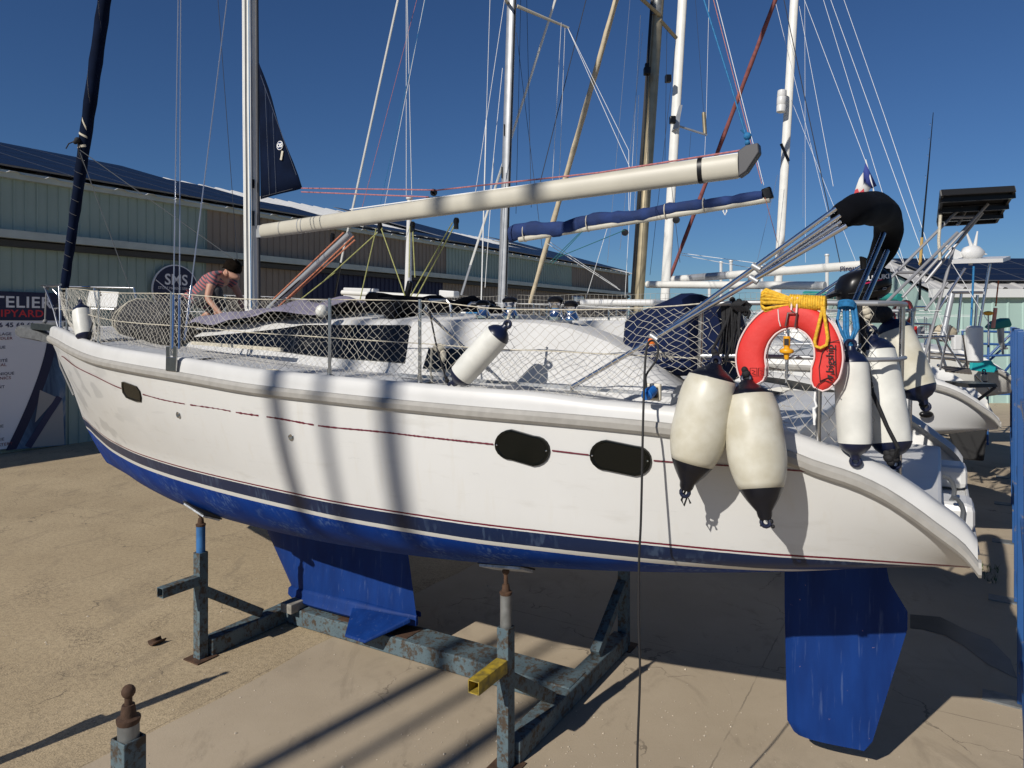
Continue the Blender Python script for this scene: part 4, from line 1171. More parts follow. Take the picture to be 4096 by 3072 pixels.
# topping lift and backstay
rope([onU(2993, 572, 0), onU(2920, 330, 0), onU(2816, 0, 0), onU(2560, -800, 0)], .007, ROPEB, 'topping_lift', yt)
m = MB(); p = onU(2990, 545, 0); m.sphere(p, .03, 10, 8).sphere(p - ZV * .05, .022, 8, 6).tube([p, p + Vector((-.05, 0, .05))], .006, 6).tube([p, p - ZV * .12], .01, 8); m.build('topping_lift_knot', ROPEB, yt)

# ---- stanchions, lifelines, pulpit, pushpit
LTOP = [(0.45, 3.31), (1.18, 3.326), (1.65, 3.298), (2.09, 3.289), (2.55, 3.295), (3.23, 3.358), (4.02, 3.38), (4.81, 3.395), (5.84, 3.461), (7.0, 3.50), (8.2, 3.58), (9.2, 3.62), (9.9, 3.66)]
def LU(s): return max(.02, tab(s, US) - .12)
def life(s, f=1.0, side=1):
    z0 = DECKZ(s); return BT(s, LU(s) * side, lerp(z0, tab(s, LTOP), f))
for side in (1, -1):
    for s in (1.75, 3.23, 4.02, 5.9, 7.36, 8.8):
        if s == 1.75 and side == 1: continue
        m = MB(); m.tube([life(s, -.02, side), life(s, 1.02, side)], .0125, 10); st_ = m.build('stanchion', STEEL, yt)
        m = MB(); m.lathe([(.035, 0), (.035, .012), (.018, .02), (.018, .06)], life(s, 0, side) - ZV * .01, ZV, 12); m.build('stanchion_base', STEEL, st_)
    for f in (1.0, .5):
        rope([life(.9 + i * .15, f if f == 1 else f + .015 * math.sin(i * .3), side) for i in range(58)], .004, ROPEC if side == 1 else WIRE, 'lifeline', yt)
# gate brace beside the mid stanchion
rope([life(3.2, .9), BT(2.86, 1.33, 2.87)], .011, STEEL, 'gate_brace', yt, 10)
# pulpit: top rail from the port foot round the bow to the starboard foot
top = [(10.0, .52), (10.5, .30), (10.95, .20), (11.28, .13), (11.36, 0), (11.28, -.13), (10.95, -.22), (10.5, -.38), (10.12, -.54)]
ptsP = [BT(s, u, 3.70 + .05 * (s - 9.5) / 1.8) for s, u in top]
m = MB(); m.tube(ptsP, .0145, 10); pul = m.build('pulpit', STEEL, yt)
for (s, u), (s2, u2) in (((11.34, .05), (10.72, .17)), ((10.35, .36), (10.2, .42)), ((11.34, -.05), (10.72, -.17)), ((10.7, -.30), (10.6, -.33)), ((10.12, -.54), (10.0, -.58))):
    m = MB(); m.tube([BT(s, u, 3.72), BT(lerp(s, s2, .65), lerp(u, u2, .65), 3.38), BT(s2, u2, 3.10)], .0145, 10); m.build('pulpit_leg', STEEL, pul)
m = MB(); m.tube([BT(10.95, .12, 3.42), BT(10.3, .36, 3.42), BT(9.2, .85, 3.40)], .0125, 8); m.build('pulpit_mid_rail', STEEL, pul)
m = MB(); m.tube([BT(10.95, -.14, 3.42), BT(10.5, -.36, 3.42), BT(10.08, -.55, 3.40)], .0125, 8); m.build('pulpit_mid_rail', STEEL, pul)
# two white notice plates tied to the starboard pulpit rail
m = MB(); a = [BT(10.78, -.27, 3.69), BT(10.32, -.44, 3.66), BT(10.36, -.43, 3.44), BT(10.82, -.26, 3.46)]
m.poly(a, BV * .004 + TV * .002); o = m.build('notice_plate', mat('plate_white', (.72, .72, .70), .6), smooth=False)
tag(o, 'blank white plate tied to the bow rail with cord', 'plate')
# pushpit on the port quarter and across the stern
pp = [(1.35, 3.315), (1.1, 3.32), (.7, 3.315), (.45, 3.31)]
ptsR = [BT(s, tab(s, US) - .10, z) for s, z in pp] + [BT(.36, 1.18, 3.31), BT(.33, .95, 3.31)]
m = MB(); m.tube(ptsR, .0155, 10); push = m.build('pushpit', ALU, yt)
ptsR2 = [BT(s, -(tab(s, US) - .10), z) for s, z in pp] + [BT(.36, -1.18, 3.31), BT(.33, -.75, 3.31)]
m = MB(); m.tube(ptsR2, .0155, 10); m.build('pushpit', ALU, yt)
for pr in (ptsR, ptsR2):
    m = MB(); m.tube([p - ZV * .30 for p in pr], .0125, 8); m.build('pushpit_mid_rail', ALU, push)
for s, u, side in ((1.35, 1.42, 1), (.72, 1.33, 1), (.34, 1.0, 1), (1.35, 1.42, -1), (.72, 1.33, -1), (.34, .8, -1)):
    m = MB(); m.tube([BT(s, u * side, 3.31), BT(s + .02, (u - .02) * side, 2.35 if s < .8 else 2.66)], .0145, 10); m.build('pushpit_leg', STEEL, push)

# ---- netting along the port and starboard lifelines: knotted diamonds
def netting(s0, s1, side, cell, rowsN, r, sag=.03):
    cols = int((s1 - s0) / (cell / 2))
    P = {}
    for i in range(cols + 1):
        s = lerp(s0, s1, i / cols)
        if side == 1:
            topf = 1.0 - .02 * abs(math.sin(i * .35)) - (.06 if s > 8.9 else 0)
            lowz = tab(s, [(1.0, 2.86), (1.6, 2.92), (1.75, 2.80), (2.4, 2.74), (3.2, 2.80), (5.0, 2.86), (5.7, 2.93), (6.3, 3.0), (7.5, 3.03), (9.6, 3.11)]) + .012 * math.sin(i * .7) + .01 * math.sin(i * .23)
        else:
            topf = 1.0; lowz = DECKZ(s) + .02
        for j in range(rowsN + 1):
            if (i + j) % 2: continue
            f = j / rowsN
            s = lerp(s0, s1, i / cols) + .012 * math.sin(i * .21) * f
            if side == 1:                                     # forward edge slants back to the deck
                fk = max(0, min(1, (s - 5.9) / 3.95)); s -= 1.85 * f * fk * fk
                lowz = tab(s, [(1.0, 2.86), (1.6, 2.92), (1.75, 2.80), (2.4, 2.74), (3.2, 2.80), (5.0, 2.86), (5.7, 2.93), (6.3, 3.0), (7.5, 3.03), (9.6, 3.11)]) + .012 * math.sin(i * .7) + .01 * math.sin(i * .23)
            p = life(s, topf, side); z = lerp(p.z, lowz, f)
            bul = .05 * math.sin(math.pi * f) * math.sin(i * .11 + 1) * side - (.04 if s < 3 else .0) * f * -side
            q = BT(s, LU(s) * side, z) - TV * bul
            P[(i, j)] = q + Vector((random.gauss(0, .0045), random.gauss(0, .0045), random.gauss(0, .0045)))
    m = MB()
    for (i, j), a in P.items():
        for di in (-1, 1):
            b_ = P.get((i + di, j + 1))
            if b_ is not None:
                d = b_ - a; x = d.cross(TV).normalized() * r; y = TV * r
                m.add([a + x, a - x * .5 + y * .87, a - x * .5 - y * .87, b_ + x, b_ - x * .5 + y * .87, b_ - x * .5 - y * .87], [(0, 1, 4, 3), (1, 2, 5, 4), (2, 0, 3, 5)])
    return m.build('netting', NETM, yt, smooth=False, fix=False)
netting(1.30, 9.85, 1, .068, 18, .0015)
netting(1.3, 9.9, -1, .10, 10, .0016)
# quarter netting behind the horseshoe
def quarter_net():
    m = MB(); P = {}
    for i in range(24):
        s = lerp(1.32, .46, i / 23)
        for j in range(17):
            if (i + j) % 2: continue
            P[(i, j)] = BT(s, tab(s, US) - .12 + random.gauss(0, .006), lerp(3.30, 2.62 if s > .9 else 2.55, j / 16)) + Vector((random.gauss(0, .005), 0, random.gauss(0, .005)))
    for (i, j), a in P.items():
        for di in (-1, 1):
            b_ = P.get((i + di, j + 1))
            if b_ is not None:
                d = b_ - a; x = d.cross(TV).normalized() * .0016; y = TV * .0016
                m.add([a + x, a - x * .5 + y * .87, a - x * .5 - y * .87, b_ + x, b_ - x * .5 + y * .87, b_ - x * .5 - y * .87], [(0, 1, 4, 3), (1, 2, 5, 4), (2, 0, 3, 5)])
    m.build('netting', NETM, yt, smooth=False, fix=False)
quarter_net()
# knot gathering the net near the brace
m = MB(); p = onU(2640, 1408, 1.47)
for k in range(14):
    d = Vector((random.uniform(-1, 1), random.uniform(-.4, .4), random.uniform(-.6, .5))); m.tube([p, p + d * .04, p + d * .085 + Vector((0, 0, -.01))], .002, 4)
m.sphere(p, .014, 8, 6); m.build('net_knot', NETM, yt)

# ---- bow: roller, anchor, windlass bits
m = MB(); a = BT(10.75, .03, 3.13); b_ = BT(11.62, .03, 3.17)
for off in (-.075, .075):
    m.bar(a - TV * off, b_ - TV * off, .008, .09)
m.bar(a - ZV * .04, b_ - ZV * .04, .15, .008); m.build('bow_roller', STEEL, yt, smooth=False)
an = empty('anchor', BT(11.4, 0, 3.1), 'galvanised plough anchor stowed on the bow roller', 'anchor')
GA = mat('anchor_galvanised', (.10, .105, .11), .75, .0, var=.3, vscale=18)
m = MB(); m.bar(BT(10.9, 0, 3.20), BT(11.72, 0, 3.19), .03, .055); m.build('shank', GA, an, smooth=False, bevel=.006)
m = MB(); out = [(93, 1322), (98, 1308), (112, 1301), (134, 1304), (152, 1314), (180, 1332), (200, 1346), (213, 1376), (186, 1368), (150, 1358), (112, 1349), (97, 1338)]
rows = []
for u_, k in ((.15, .80), (.11, 1.0), (.0, 1.06), (-.11, 1.0), (-.15, .80)):
    ps = [onU(a_, b2, 0) for a_, b2 in out]; c_ = sum(ps, Vector()) / len(ps)
    rows.append([lerp(c_, p_, k) - TV * u_ * (1 - .8 * max(0, min(1, (q_[0] - 120) / 93))) for p_, q_ in zip(ps, out)])
m.grid(rows, close=True); m.add(rows[0], [tuple(range(len(out)))]); m.add(rows[-1], [tuple(range(len(out)))])
m.build('plough', GA, an, angle=25)
rope([BT(11.36, 0.02, 3.72), BT(11.38, .02, 3.5), BT(11.4, .02, 3.22)], .010, mat('rope_grey', (.20, .20, .20), .9), 'anchor_lashing', an)
m = MB(); m.sphere(BT(11.36, .02, 3.73), .035, 10, 8).sphere(BT(11.4, .02, 3.24), .03, 10, 8); m.build('lashing_knot', mat('rope_grey', (.2, .2, .2), .9), an)
m = MB(); m.tube([BT(11.06, .06, 2.98), BT(10.9, .06, 2.6), BT(10.62, .03, 2.2)], .013, 8); m.build('stem_rope', mat('rope_grey', (.2, .2, .2), .9), yt)

# ---- folded bimini: port and starboard legs, hoops and the black cover
pf = onU(2288, 1566, 1.50); pe = onU(3386, 902, 1.46)
jn = onU(2616, 1350, 1.49)
bf = empty('bimini', pf, 'folded black bimini hood on bright steel hoops over the stern', 'bimini')
sN_ = s_of(pe)
def mirror(p): return BT(s_of(p), (p - ORG).dot(TV), p.z)
m = MB(); m.tube([pf + ZV * .03, pe], .0145, 10); m.build('hoop_leg', CHROME, bf)
m = MB(); m.tube([mirror(pf) + ZV * .03, mirror(pe)], .0145, 10); m.build('hoop_leg', CHROME, bf)
for a, b_, u in (((2640, 1340), (3345, 834), 1.47), ((3030, 1092), (3362, 862), 1.46), ((3010, 1120), (3374, 880), 1.44)):
    p0, p1 = onU(*a, u), onU(*b_, u)
    m = MB(); m.tube([p0, p1], .0135, 10); m.build('hoop_leg', CHROME, bf)
    m = MB(); m.tube([mirror(p0), mirror(p1)], .0135, 10); m.build('hoop_leg', CHROME, bf)
for q in (jn, onU(3015, 1118, 1.47), onU(3025, 1070, 1.47)):
    m = MB(); m.tube([q - BV * .022 - ZV * .014, q + BV * .022 + ZV * .014], .019, 10); m.build('hinge_clamp', ALU, bf)
m = MB(); m.box(pf, (.10, .05, .012), Matrix.Rotation(TH + math.pi / 2, 3, 'Z')); m.box(pf + ZV * .02, (.02, .02, .05)); m.build('deck_hinge', STEEL, bf)
m = MB(); q = onU(2608, 1368, 1.49); m.sphere(q, .026, 10, 8); m.build('orange_clip', mat('orange_plastic', (.75, .17, .02), .4), bf)
m = MB(); path = [onU(3358, 868, 1.46), onU(3392, 850, 1.42), onU(3425, 838, 1.25), onU(3462, 832, .8), onU(3495, 834, 0.3), onU(3525, 843, -.3), onU(3545, 866, -.85), onU(3556, 905, -1.2), onU(3552, 950, -1.38), onU(3535, 1000, -1.45), onU(3508, 1045, -1.46), onU(3475, 1090, -1.46)]
pth = []
for i in range(len(path) - 1):
    for k in range(4): pth.append(lerp(path[i], path[i + 1], k / 4))
pth.append(path[-1])
for _ in range(3): pth = [pth[0]] + [(pth[i - 1] + pth[i] * 2 + pth[i + 1]) / 4 for i in range(1, len(pth) - 1)] + [pth[-1]]
rd = [lerp(.062, .112, min(1, i / 16)) * (1 + .025 * math.sin(i * .9)) for i in range(len(pth))]
rd = [r_ if i < 34 else r_ * lerp(1, .62, (i - 34) / 10) for i, r_ in enumerate(rd)]
m.tube(pth, rd, 22)
m.build('hood_cover', BLACKC, bf, angle=80)
for a, b_ in (((3534, 935), (3412, 1222)), ((3548, 1005), (3452, 1222))):
    m = MB(); m.tube([onU(*a, .35), onU(*b_, .95)], .016, 10); m.build('support_strut', STEEL, bf)
# ---- helm covered in royal blue canvas
def lump(poly, u0, u1, mt, name, parent, label=None):
    m = MB(); ps = [onU(a, b_, (u0 + u1) / 2) for a, b_ in poly]
    c = sum(ps, Vector()) / len(ps); rows = []
    for f, k in ((0, .80), (.12, .95), (.5, 1.0), (.88, .95), (1, .80)):
        uu = lerp(u1, u0, f) - (u0 + u1) / 2
        rows.append([c + (p - c) * k - TV * uu for p in ps])
    m.grid(rows, close=True); n = len(ps); m.add(rows[0], [tuple(range(n))]); m.add(rows[-1], [tuple(range(n))])
    o = m.build(name, mt, parent, angle=50)
    if label: o['label'] = label
    return o
hc = lump([(2540, 1290), (2560, 1262), (2620, 1238), (2700, 1205), (2770, 1172), (2805, 1178), (2815, 1230), (2830, 1300), (2850, 1500), (2545, 1510), (2530, 1400)], .35, .95, HELMB, 'helm_cover', None)
tag(hc, 'royal blue canvas cover over the helm beside the cockpit', 'cover')
hc2 = lump([(2850, 1300), (2870, 1225), (2925, 1220), (2945, 1300), (2940, 1520), (2860, 1520)], .2, .9, HELMB, 'seat_cover', None)
tag(hc2, 'narrow navy blue canvas cover behind the black rope coils at the stern', 'cover')
# ---- folded sprayhood and handrails on the coachroof
sp = empty('sprayhood', BT(4.2, 0, 3.3), 'folded black sprayhood lying on the coachroof', 'sprayhood')
for k in range(3):
    m = MB(); m.tube([BT(4.1 + .09 * k + .02 * math.sin(j), lerp(.95, -.95, j / 14), 3.30 + .05 * k + .02 * math.sin(j * 1.3)) for j in range(15)], [.06 + .015 * math.sin(j * 1.7 + k) for j in range(15)], 10); m.build('hood_roll', BLACKC, sp, angle=70)
m = MB(); m.tube([onU(1700, 1265, .9), onU(1705, 1215, .9), onU(1720, 1200, .85), onU(1785, 1200, .75), onU(1800, 1215, .75), onU(1806, 1270, .75)], .0125, 8); m.build('grab_rail', STEEL, sp)
m = MB(); m.tube([onU(1870, 1225, .2), onU(1885, 1212, .2), onU(1935, 1214, .1), onU(1945, 1240, .1)], .0125, 8); m.build('grab_rail', STEEL, sp)
for k, mt in enumerate((ROPEB, ROPEB, WIREW, ROPEK)):
    rope([BT(lerp(6.6, 3.5, i / 10), .55 + .06 * k + .04 * math.sin(i * 1.1 + k), cab_top(lerp(6.6, 3.5, i / 10)) + .06) for i in range(11)], .007, mt, 'deck_line', yt)
# ================================================================== FENDERS
def fender(a, b_, r, mt, label, cone=False, name='fender'):
    """a upper tip, b_ lower tip (world)"""
    a = Vector(a); b_ = Vector(b_); ax = (b_ - a).normalized(); L = (b_ - a).length
    f = empty(name, a, label, 'fender', 'fenders hung along the yacht')
    LA, LB = (.115 * L, .215 * L) if cone else (r * .95, r * .95)      # lengths of the upper and lower cap
    JA, JB = (.82, .74) if cone else (.93, .93)
    m = MB(); pr = []
    for i in range(17):
        q = i / 16
        k = 1 - (1 - JA) * max(0, 1 - q / .30) ** 2 - (1 - JB) * max(0, 1 - (1 - q) / .38) ** 2
        pr.append((r * k, lerp(LA, L - LB, q)))
    m.lathe(pr, a, ax, 28); m.build('fender_body', mt, f, angle=80)
    for o_, d_, cl, jr in ((a, ax, LA, JA), (b_, -ax, LB, JB)):
        if cone: pr = [(.026, 0), (.036, cl * .12), (r * jr * .36, cl * .28), (r * jr * .72, cl * .64), (r * jr * 1.005, cl), (r * jr * 1.005, cl * 1.03)]
        else: pr = [(.022, 0), (.026, .02), (.03, cl * .32), (r * .55, cl * .45), (r * .80, cl * .70), (r * .94, cl * .98), (r * .94, cl * 1.03)]
        m = MB(); m.lathe(pr, o_, d_, 28); e_ = m.build('end_cap', FENDK if cone else FENDN, f, angle=60)
        x_ = d_.cross(TV).normalized()
        m = MB(); m.tube([o_ + d_ * .012 + x_ * .022 * math.cos(t) - d_ * .022 * (1 - math.sin(t)) for t in [2 * math.pi * j / 12 for j in range(12)]], .011, 8, closed=True); m.build('eye', FENDN, e_)
    return f
def frope(f, pts, r=.008, mt=ROPEK, knots=()):
    rope(pts, r, mt, 'lanyard', f, 8)
    for k_ in knots:
        m = MB(); p = Vector(k_); m.sphere(p, r * 2.6, 10, 8).sphere(p + Vector((.01, 0, -.025)), r * 2.1, 8, 6).sphere(p + Vector((-.008, 0, .022)), r * 2.0, 8, 6); m.build('knot', mt, f)
UB = 1.74
fA = fender(onU(2863, 1452, 1.66), onU(2742, 1962, UB + .02), .150, FENDC, 'fat stained cream fender with long black cones, beside the hanging cable', True)
frope(fA, [onU(2863, 1452, 1.66), onU(2850, 1400, 1.55), onU(2905, 1290, 1.42), onU(2935, 1212, 1.40)], .009, knots=[onU(2863, 1425, 1.62), onU(2935, 1215, 1.40)])
frope(fA, [onU(2742, 1962, UB), onU(2726, 2000, UB), onU(2736, 2022, UB), onU(2750, 1985, UB), onU(2762, 2014, UB)], .006)
fB = fender(onU(2986, 1520, 1.60), onU(3062, 2080, UB), .150, FENDC, 'fat stained cream fender with long black cones, hanging below the red horseshoe', True)
frope(fB, [onU(2986, 1520, 1.60), onU(2965, 1440, 1.52), onU(2955, 1300, 1.45), onU(2962, 1220, 1.42)], .009, knots=[onU(2984, 1495, 1.6), onU(2962, 1222, 1.42), onU(2975, 1235, 1.42)])
frope(fB, [onU(3050, 2075, UB), onU(3043, 2105, UB)], .005); frope(fB, [onU(3070, 2070, UB), onU(3084, 2085, UB)], .005, knots=[onU(3084, 2086, UB)])
# coil of black rope below the rail
m = MB()
for k in range(9):
    p = onU(2900 + random.uniform(-12, 30), 1225, 1.41)
    m.tube([p, p + Vector((random.uniform(-.03, .02), 0, -.12)), p + Vector((random.uniform(-.04, .03), 0, -.25 - .1 * random.random())), p + Vector((random.uniform(0, .05), 0, -.12)), p + Vector((.02, 0, 0))], .008, 6)
o = m.build('rope_coil', ROPEK); tag(o, 'black rope coil hanging from the stern rail left of the red horseshoe', 'rope')
m = MB()
for k in range(5):
    p = onU(2945 + k * 9, 1222, 1.44); m.tube([p + Vector((.0, 0, .02)), p + Vector((.03, 0, .0)), p + Vector((.01, 0, -.03)), p + Vector((-.03, 0, 0)), p + Vector((.0, 0, .02))], .010, 6)
m.tube([onU(2985, 1225, 1.44), onU(3000, 1250, 1.44), onU(2990, 1275, 1.44)], .008, 6)
o = m.build('rope_hitch', ROPEK); tag(o, 'bundle of black rope hitches on the rail above the stained fenders', 'rope')
fM = fender(onU(2026, 1302, 1.60), onU(1812, 1538, 1.68), .088, FENDW, 'slim white fender with navy ends tied slantwise across the netting')
frope(fM, [onU(2024, 1304, 1.58), onU(2032, 1275, 1.56), onU(2043, 1240, 1.53)], .009, ROPEC)
frope(fM, [onU(1785, 1520, 1.66), onU(1745, 1380, 1.64), onU(1712, 1215, 1.63)], .006, knots=[onU(1710, 1212, 1.62), onU(1788, 1522, 1.66)])
fF = fender(onU(322, 1212, 1.42), onU(345, 1372, 1.46), .092, FENDW, 'white fender hanging over the netting at the bow')
frope(fF, [onU(322, 1212, 1.42), onU(318, 1190, 1.36)], .006, ROPEC)
frope(fF, [onU(345, 1372, 1.46), onU(385, 1250, 1.44), onU(398, 1170, 1.40), onU(390, 1280, 1.44), onU(380, 1378, 1.46)], .006, knots=[onU(398, 1170, 1.4), onU(345, 1372, 1.46)])
f1_ = fender(onU(3403, 1385, 1.38), onU(3422, 1838, 1.42), .087, FENDW, 'upright white fender with navy ends below the blue rope hank')
hk = empty('rope_hank', onU(3395, 1215, 1.34), 'hank of bright blue rope knotted over the stern rail', 'rope')
for k in range(5):
    a = onU(3362 + k * 14, 1212, 1.33); b_ = onU(3395 + (k - 2) * 4, 1372, 1.37); md = onU(3348 + k * 21 + (k % 2) * 9, 1285 + (k * 37) % 40, 1.36)
    m = MB(); m.tube([a, lerp(a, md, .5) + TV * .01, md, lerp(md, b_, .6) + TV * .015 * (k % 3 - 1), b_], .0085, 8); m.build('strand', ROPEB, hk)
for py in (1210, 1372):
    m = MB()
    for k in range(3):
        c = onU(3385, py + k * 8, 1.35); m.tube([c + BV * .035 * math.cos(t) + ZV * .008 * math.sin(t) - TV * .02 * math.sin(t) for t in [2 * math.pi * j / 10 for j in range(10)]], .009, 6, closed=True)
    m.build('wrap', ROPEB, hk)
f2_ = fender(onU(3488, 1330, 1.05), onU(3580, 1848, 1.15), .108, FENDW, 'leaning white fender with navy ends and a black rope across it')
frope(f2_, [onU(3488, 1335, 1.05), onU(3462, 1270, 1.0), onU(3440, 1215, 1.05)], .010, ROPEC, knots=[onU(3490, 1325, 1.0), onU(3465, 1245, 1.02)])
frope(f2_, [onU(3440, 1222, 1.15), onU(3455, 1400, 1.2), onU(3490, 1570, 1.28), onU(3545, 1700, 1.28), onU(3592, 1790, 1.28), onU(3580, 1835, 1.2)], .011, knots=[onU(3575, 1815, 1.2), onU(3555, 1830, 1.2)])
f3_ = fender(onU(3548, 1262, .42), onU(3700, 1620, .50), .112, FENDC, 'yellowed fender with navy ends swinging out over the stern corner')
frope(f3_, [onU(3548, 1265, .42), onU(3530, 1250, .45)], .02, knots=[onU(3535, 1255, .45)])
frope(f3_, [onU(3690, 1612, .5), onU(3705, 1600, .5), onU(3712, 1620, .5), onU(3700, 1640, .5)], .008, knots=[onU(3690, 1618, .5)])

# ================================================================== HORSESHOE BUOY, LIGHT, ROPE
UH = 1.50
hb = empty('horseshoe_buoy', onU(3150, 1560, UH), 'red horseshoe lifebuoy with pink piping hung on the stern rail', 'lifebuoy')
cen = [(3010, 1515), (2998, 1480), (2996, 1440), (3002, 1395), (3022, 1340), (3060, 1290), (3110, 1262), (3160, 1253), (3210, 1258), (3262, 1285), (3300, 1330), (3320, 1385), (3326, 1440), (3312, 1490), (3295, 1530)]
half = [55, 57, 54, 52, 50, 50, 49, 48, 49, 50, 50, 50, 50, 53, 54]
cen = [(3034, 1532), (3008, 1484), (3000, 1434), (3008, 1385), (3030, 1338), (3066, 1296), (3112, 1268), (3160, 1260), (3208, 1265), (3254, 1290), (3290, 1330), (3312, 1382), (3316, 1438), (3302, 1492), (3272, 1556)]
half = [56, 58, 59, 57, 54, 53, 53, 52, 53, 53, 54, 56, 58, 60, 57]
def hp(px, py, off=0.0): return onU(px, py, UH + off)
cs = []
for i in range(len(cen) - 1):
    for k in range(4):
        q = k / 4; cs.append((lerp(cen[i][0], cen[i + 1][0], q), lerp(cen[i][1], cen[i + 1][1], q), lerp(half[i], half[i + 1], q)))
cs.append((*cen[-1], half[-1]))
for _ in range(2): cs = [cs[0]] + [tuple((cs[i - 1][k] + 2 * cs[i][k] + cs[i + 1][k]) / 4 for k in range(3)) for i in range(1, len(cs) - 1)] + [cs[-1]]
rows = []; edge_o, edge_i = [], []
n_ = len(cs)
for i, (x, y, h) in enumerate(cs):
    a = cs[max(0, i - 1)]; b_ = cs[min(n_ - 1, i + 1)]
    dx, dy = b_[0] - a[0], b_[1] - a[1]; L = math.hypot(dx, dy); nx, ny = dy / L, -dx / L
    endk = min(1, .35 + .65 * math.sqrt(min(1, i / 4))) * min(1, .35 + .65 * math.sqrt(min(1, (n_ - 1 - i) / 4)))
    h *= endk
    ring = []
    for j in range(14):
        t = 2 * math.pi * j / 14
        sq = lambda v, e: math.copysign(abs(v) ** e, v)
        ring.append(hp(x + nx * h * sq(math.cos(t), .7), y + ny * h * sq(math.cos(t), .7), .045 * sq(math.sin(t), .8) * (.6 + .4 * endk) + .045))
    rows.append(ring)
    edge_o.append(hp(x + nx * h * .99, y + ny * h * .99, .075)); edge_i.append(hp(x - nx * h * .99, y - ny * h * .99, .075))
m = MB(); m.grid(rows, close=True); m.add(rows[0], [tuple(range(14))]); m.add(rows[-1], [tuple(range(14))]); body = m.build('buoy_cover', REDF, hb, angle=70)
loop = edge_o + edge_i[::-1]
m = MB(); m.tube(loop, .0045, 6, closed=True); m.build('piping', PIPING, hb)
m = MB(); m.tube([p + TV * .06 for p in loop], .0045, 6, closed=True); m.build('piping', PIPING, hb)
INK = mat('print_black', (.012, .010, .012), .7)
text_mb('bigship', .052, hp(3334, 1490, .0935), ZV, BV, bold=.0004).build('buoy_lettering', INK, hb, smooth=False, fix=False)
m = MB(); m.add([hp(3310, 1498, .095), hp(3310, 1512, .095), hp(3338, 1512, .095), hp(3325, 1503, .095)], [(0, 1, 2, 3)])
m.add([hp(3318, 1496, .095), hp(3340, 1496, .095), hp(3334, 1490, .095)], [(0, 1, 2)]); m.build('sail_mark', INK, hb, smooth=False, fix=False)
for pts in ([(3280, 1522), (3276, 1470), (3288, 1415), (3320, 1370), (3358, 1360)], [(3262, 1556), (3275, 1535), (3300, 1522), (3325, 1530), (3338, 1545)], [(3278, 1525), (3310, 1512), (3332, 1524)], [(3342, 1380), (3344, 1510)]):
    m = MB(); m.tube([hp(a, b_, .0925) for a, b_ in pts], .0022, 4); m.build('printed_line', INK, hb)
for k in range(3):
    x0 = 3000 + k * 33
    pts = [(x0, 1472), (x0 + 27, 1472), (x0 + 27, 1504), (x0, 1504)]
    m = MB(); m.tube([hp(a, b_, .0925) for a, b_ in pts], .0012, 4, closed=True); m.tube([hp(x0 + 6, 1480, .0925), hp(x0 + 20, 1484, .0925), hp(x0 + 8, 1494, .0925), hp(x0 + 22, 1498, .0925)], .0014, 4); m.build('printed_box', INK, hb)
# steel bracket and lanyard over the buoy
m = MB(); m.tube([hp(3142, 1305, .10), hp(3152, 1252, .105), hp(3188, 1252, .105), hp(3180, 1308, .10)], .006, 6); m.build('bracket', mat('bracket_brown', (.10, .045, .04), .5), hb)
rope([hp(3168, 1190, .09), hp(3165, 1240, .10), hp(3185, 1255, .105), hp(3190, 1190, .09)], .005, PIPING, 'lanyard', hb)
rope([hp(3112, 1238, .09), hp(3115, 1280, .095), hp(3122, 1305, .09)], .003, PIPING, 'lanyard', hb)
rope([hp(3261, 1568, .03), hp(3258, 1600, .04), hp(3266, 1625, .04), hp(3254, 1640, .04), hp(3258, 1700, .04)], .006, WIREW, 'white_tail', hb)
rope([hp(3252, 1630, .04), hp(3262, 1660, .04), hp(3256, 1690, .04)], .006, WIREW, 'white_tail', hb)
# yellow floating light
lt = empty('lifebuoy_light', hp(3142, 1430, .03), 'yellow floating lifebuoy light inside the red horseshoe', 'light')
c = hp(3148, 1345, .05)
k_ = 3.9 / 2870
m = MB(); m.lathe([(.001, 0), (13 * k_, .0), (13 * k_, 38 * k_), (11 * k_, 40 * k_), (11 * k_, 46 * k_), (25 * k_, 52 * k_), (27 * k_, 58 * k_), (25 * k_, 64 * k_), (11 * k_, 70 * k_), (8 * k_, 90 * k_), (5 * k_, 91 * k_)], c, Vector((-.02, 0, -1)), 20); m.build('lamp_body', YELLOW, lt)
m = MB(); m.lathe([(5 * k_, 90 * k_), (5 * k_, 102 * k_), (.001, 103 * k_)], c, Vector((-.02, 0, -1)), 12); m.build('lamp_tip', ALU, lt)
m = MB(); q = c - TV * .018 - ZV * .03; m.box(q, (.022, .003, .035), Matrix.Rotation(TH + math.pi / 2, 3, 'Z')); m.build('lamp_label', INK, lt)
rope([c, hp(3140, 1310, .04), hp(3143, 1285, .03)], .003, WIREW, 'cord', lt)
# yellow throwing line, bound on top of the buoy
yl = empty('throwing_line', hp(3180, 1195, .03), 'bundle of yellow throwing line lashed above the red horseshoe', 'rope')
ax0, ax1 = hp(3065, 1203, .06), hp(3300, 1215, .06)
for k in range(9):
    a = math.pi * k / 9 - .2; a2 = a + math.pi * .92
    def off(f, aa):
        r_ = lerp(.060, .020, min(1, f * 2.4)) if f < .42 else .020
        return (ZV * math.sin(aa) - TV * math.cos(aa) * .7) * r_
    pts = [lerp(ax0, ax1, f / 14) + off(f / 14, a) for f in range(14, -1, -1)]
    tip = lerp(ax0, ax1, -.05)
    pts += [tip + off(0, a) * .8, tip - (ax1 - ax0) * .03 + (off(0, a) + off(0, a2)) * .5, tip + off(0, a2) * .8]
    pts += [lerp(ax0, ax1, f / 14) + off(f / 14, a2) for f in range(0, 15)]
    m = MB(); m.tube(pts, .0095, 6); m.build('strand', ROPEY, yl)
bxd = (ax1 - ax0).normalized()
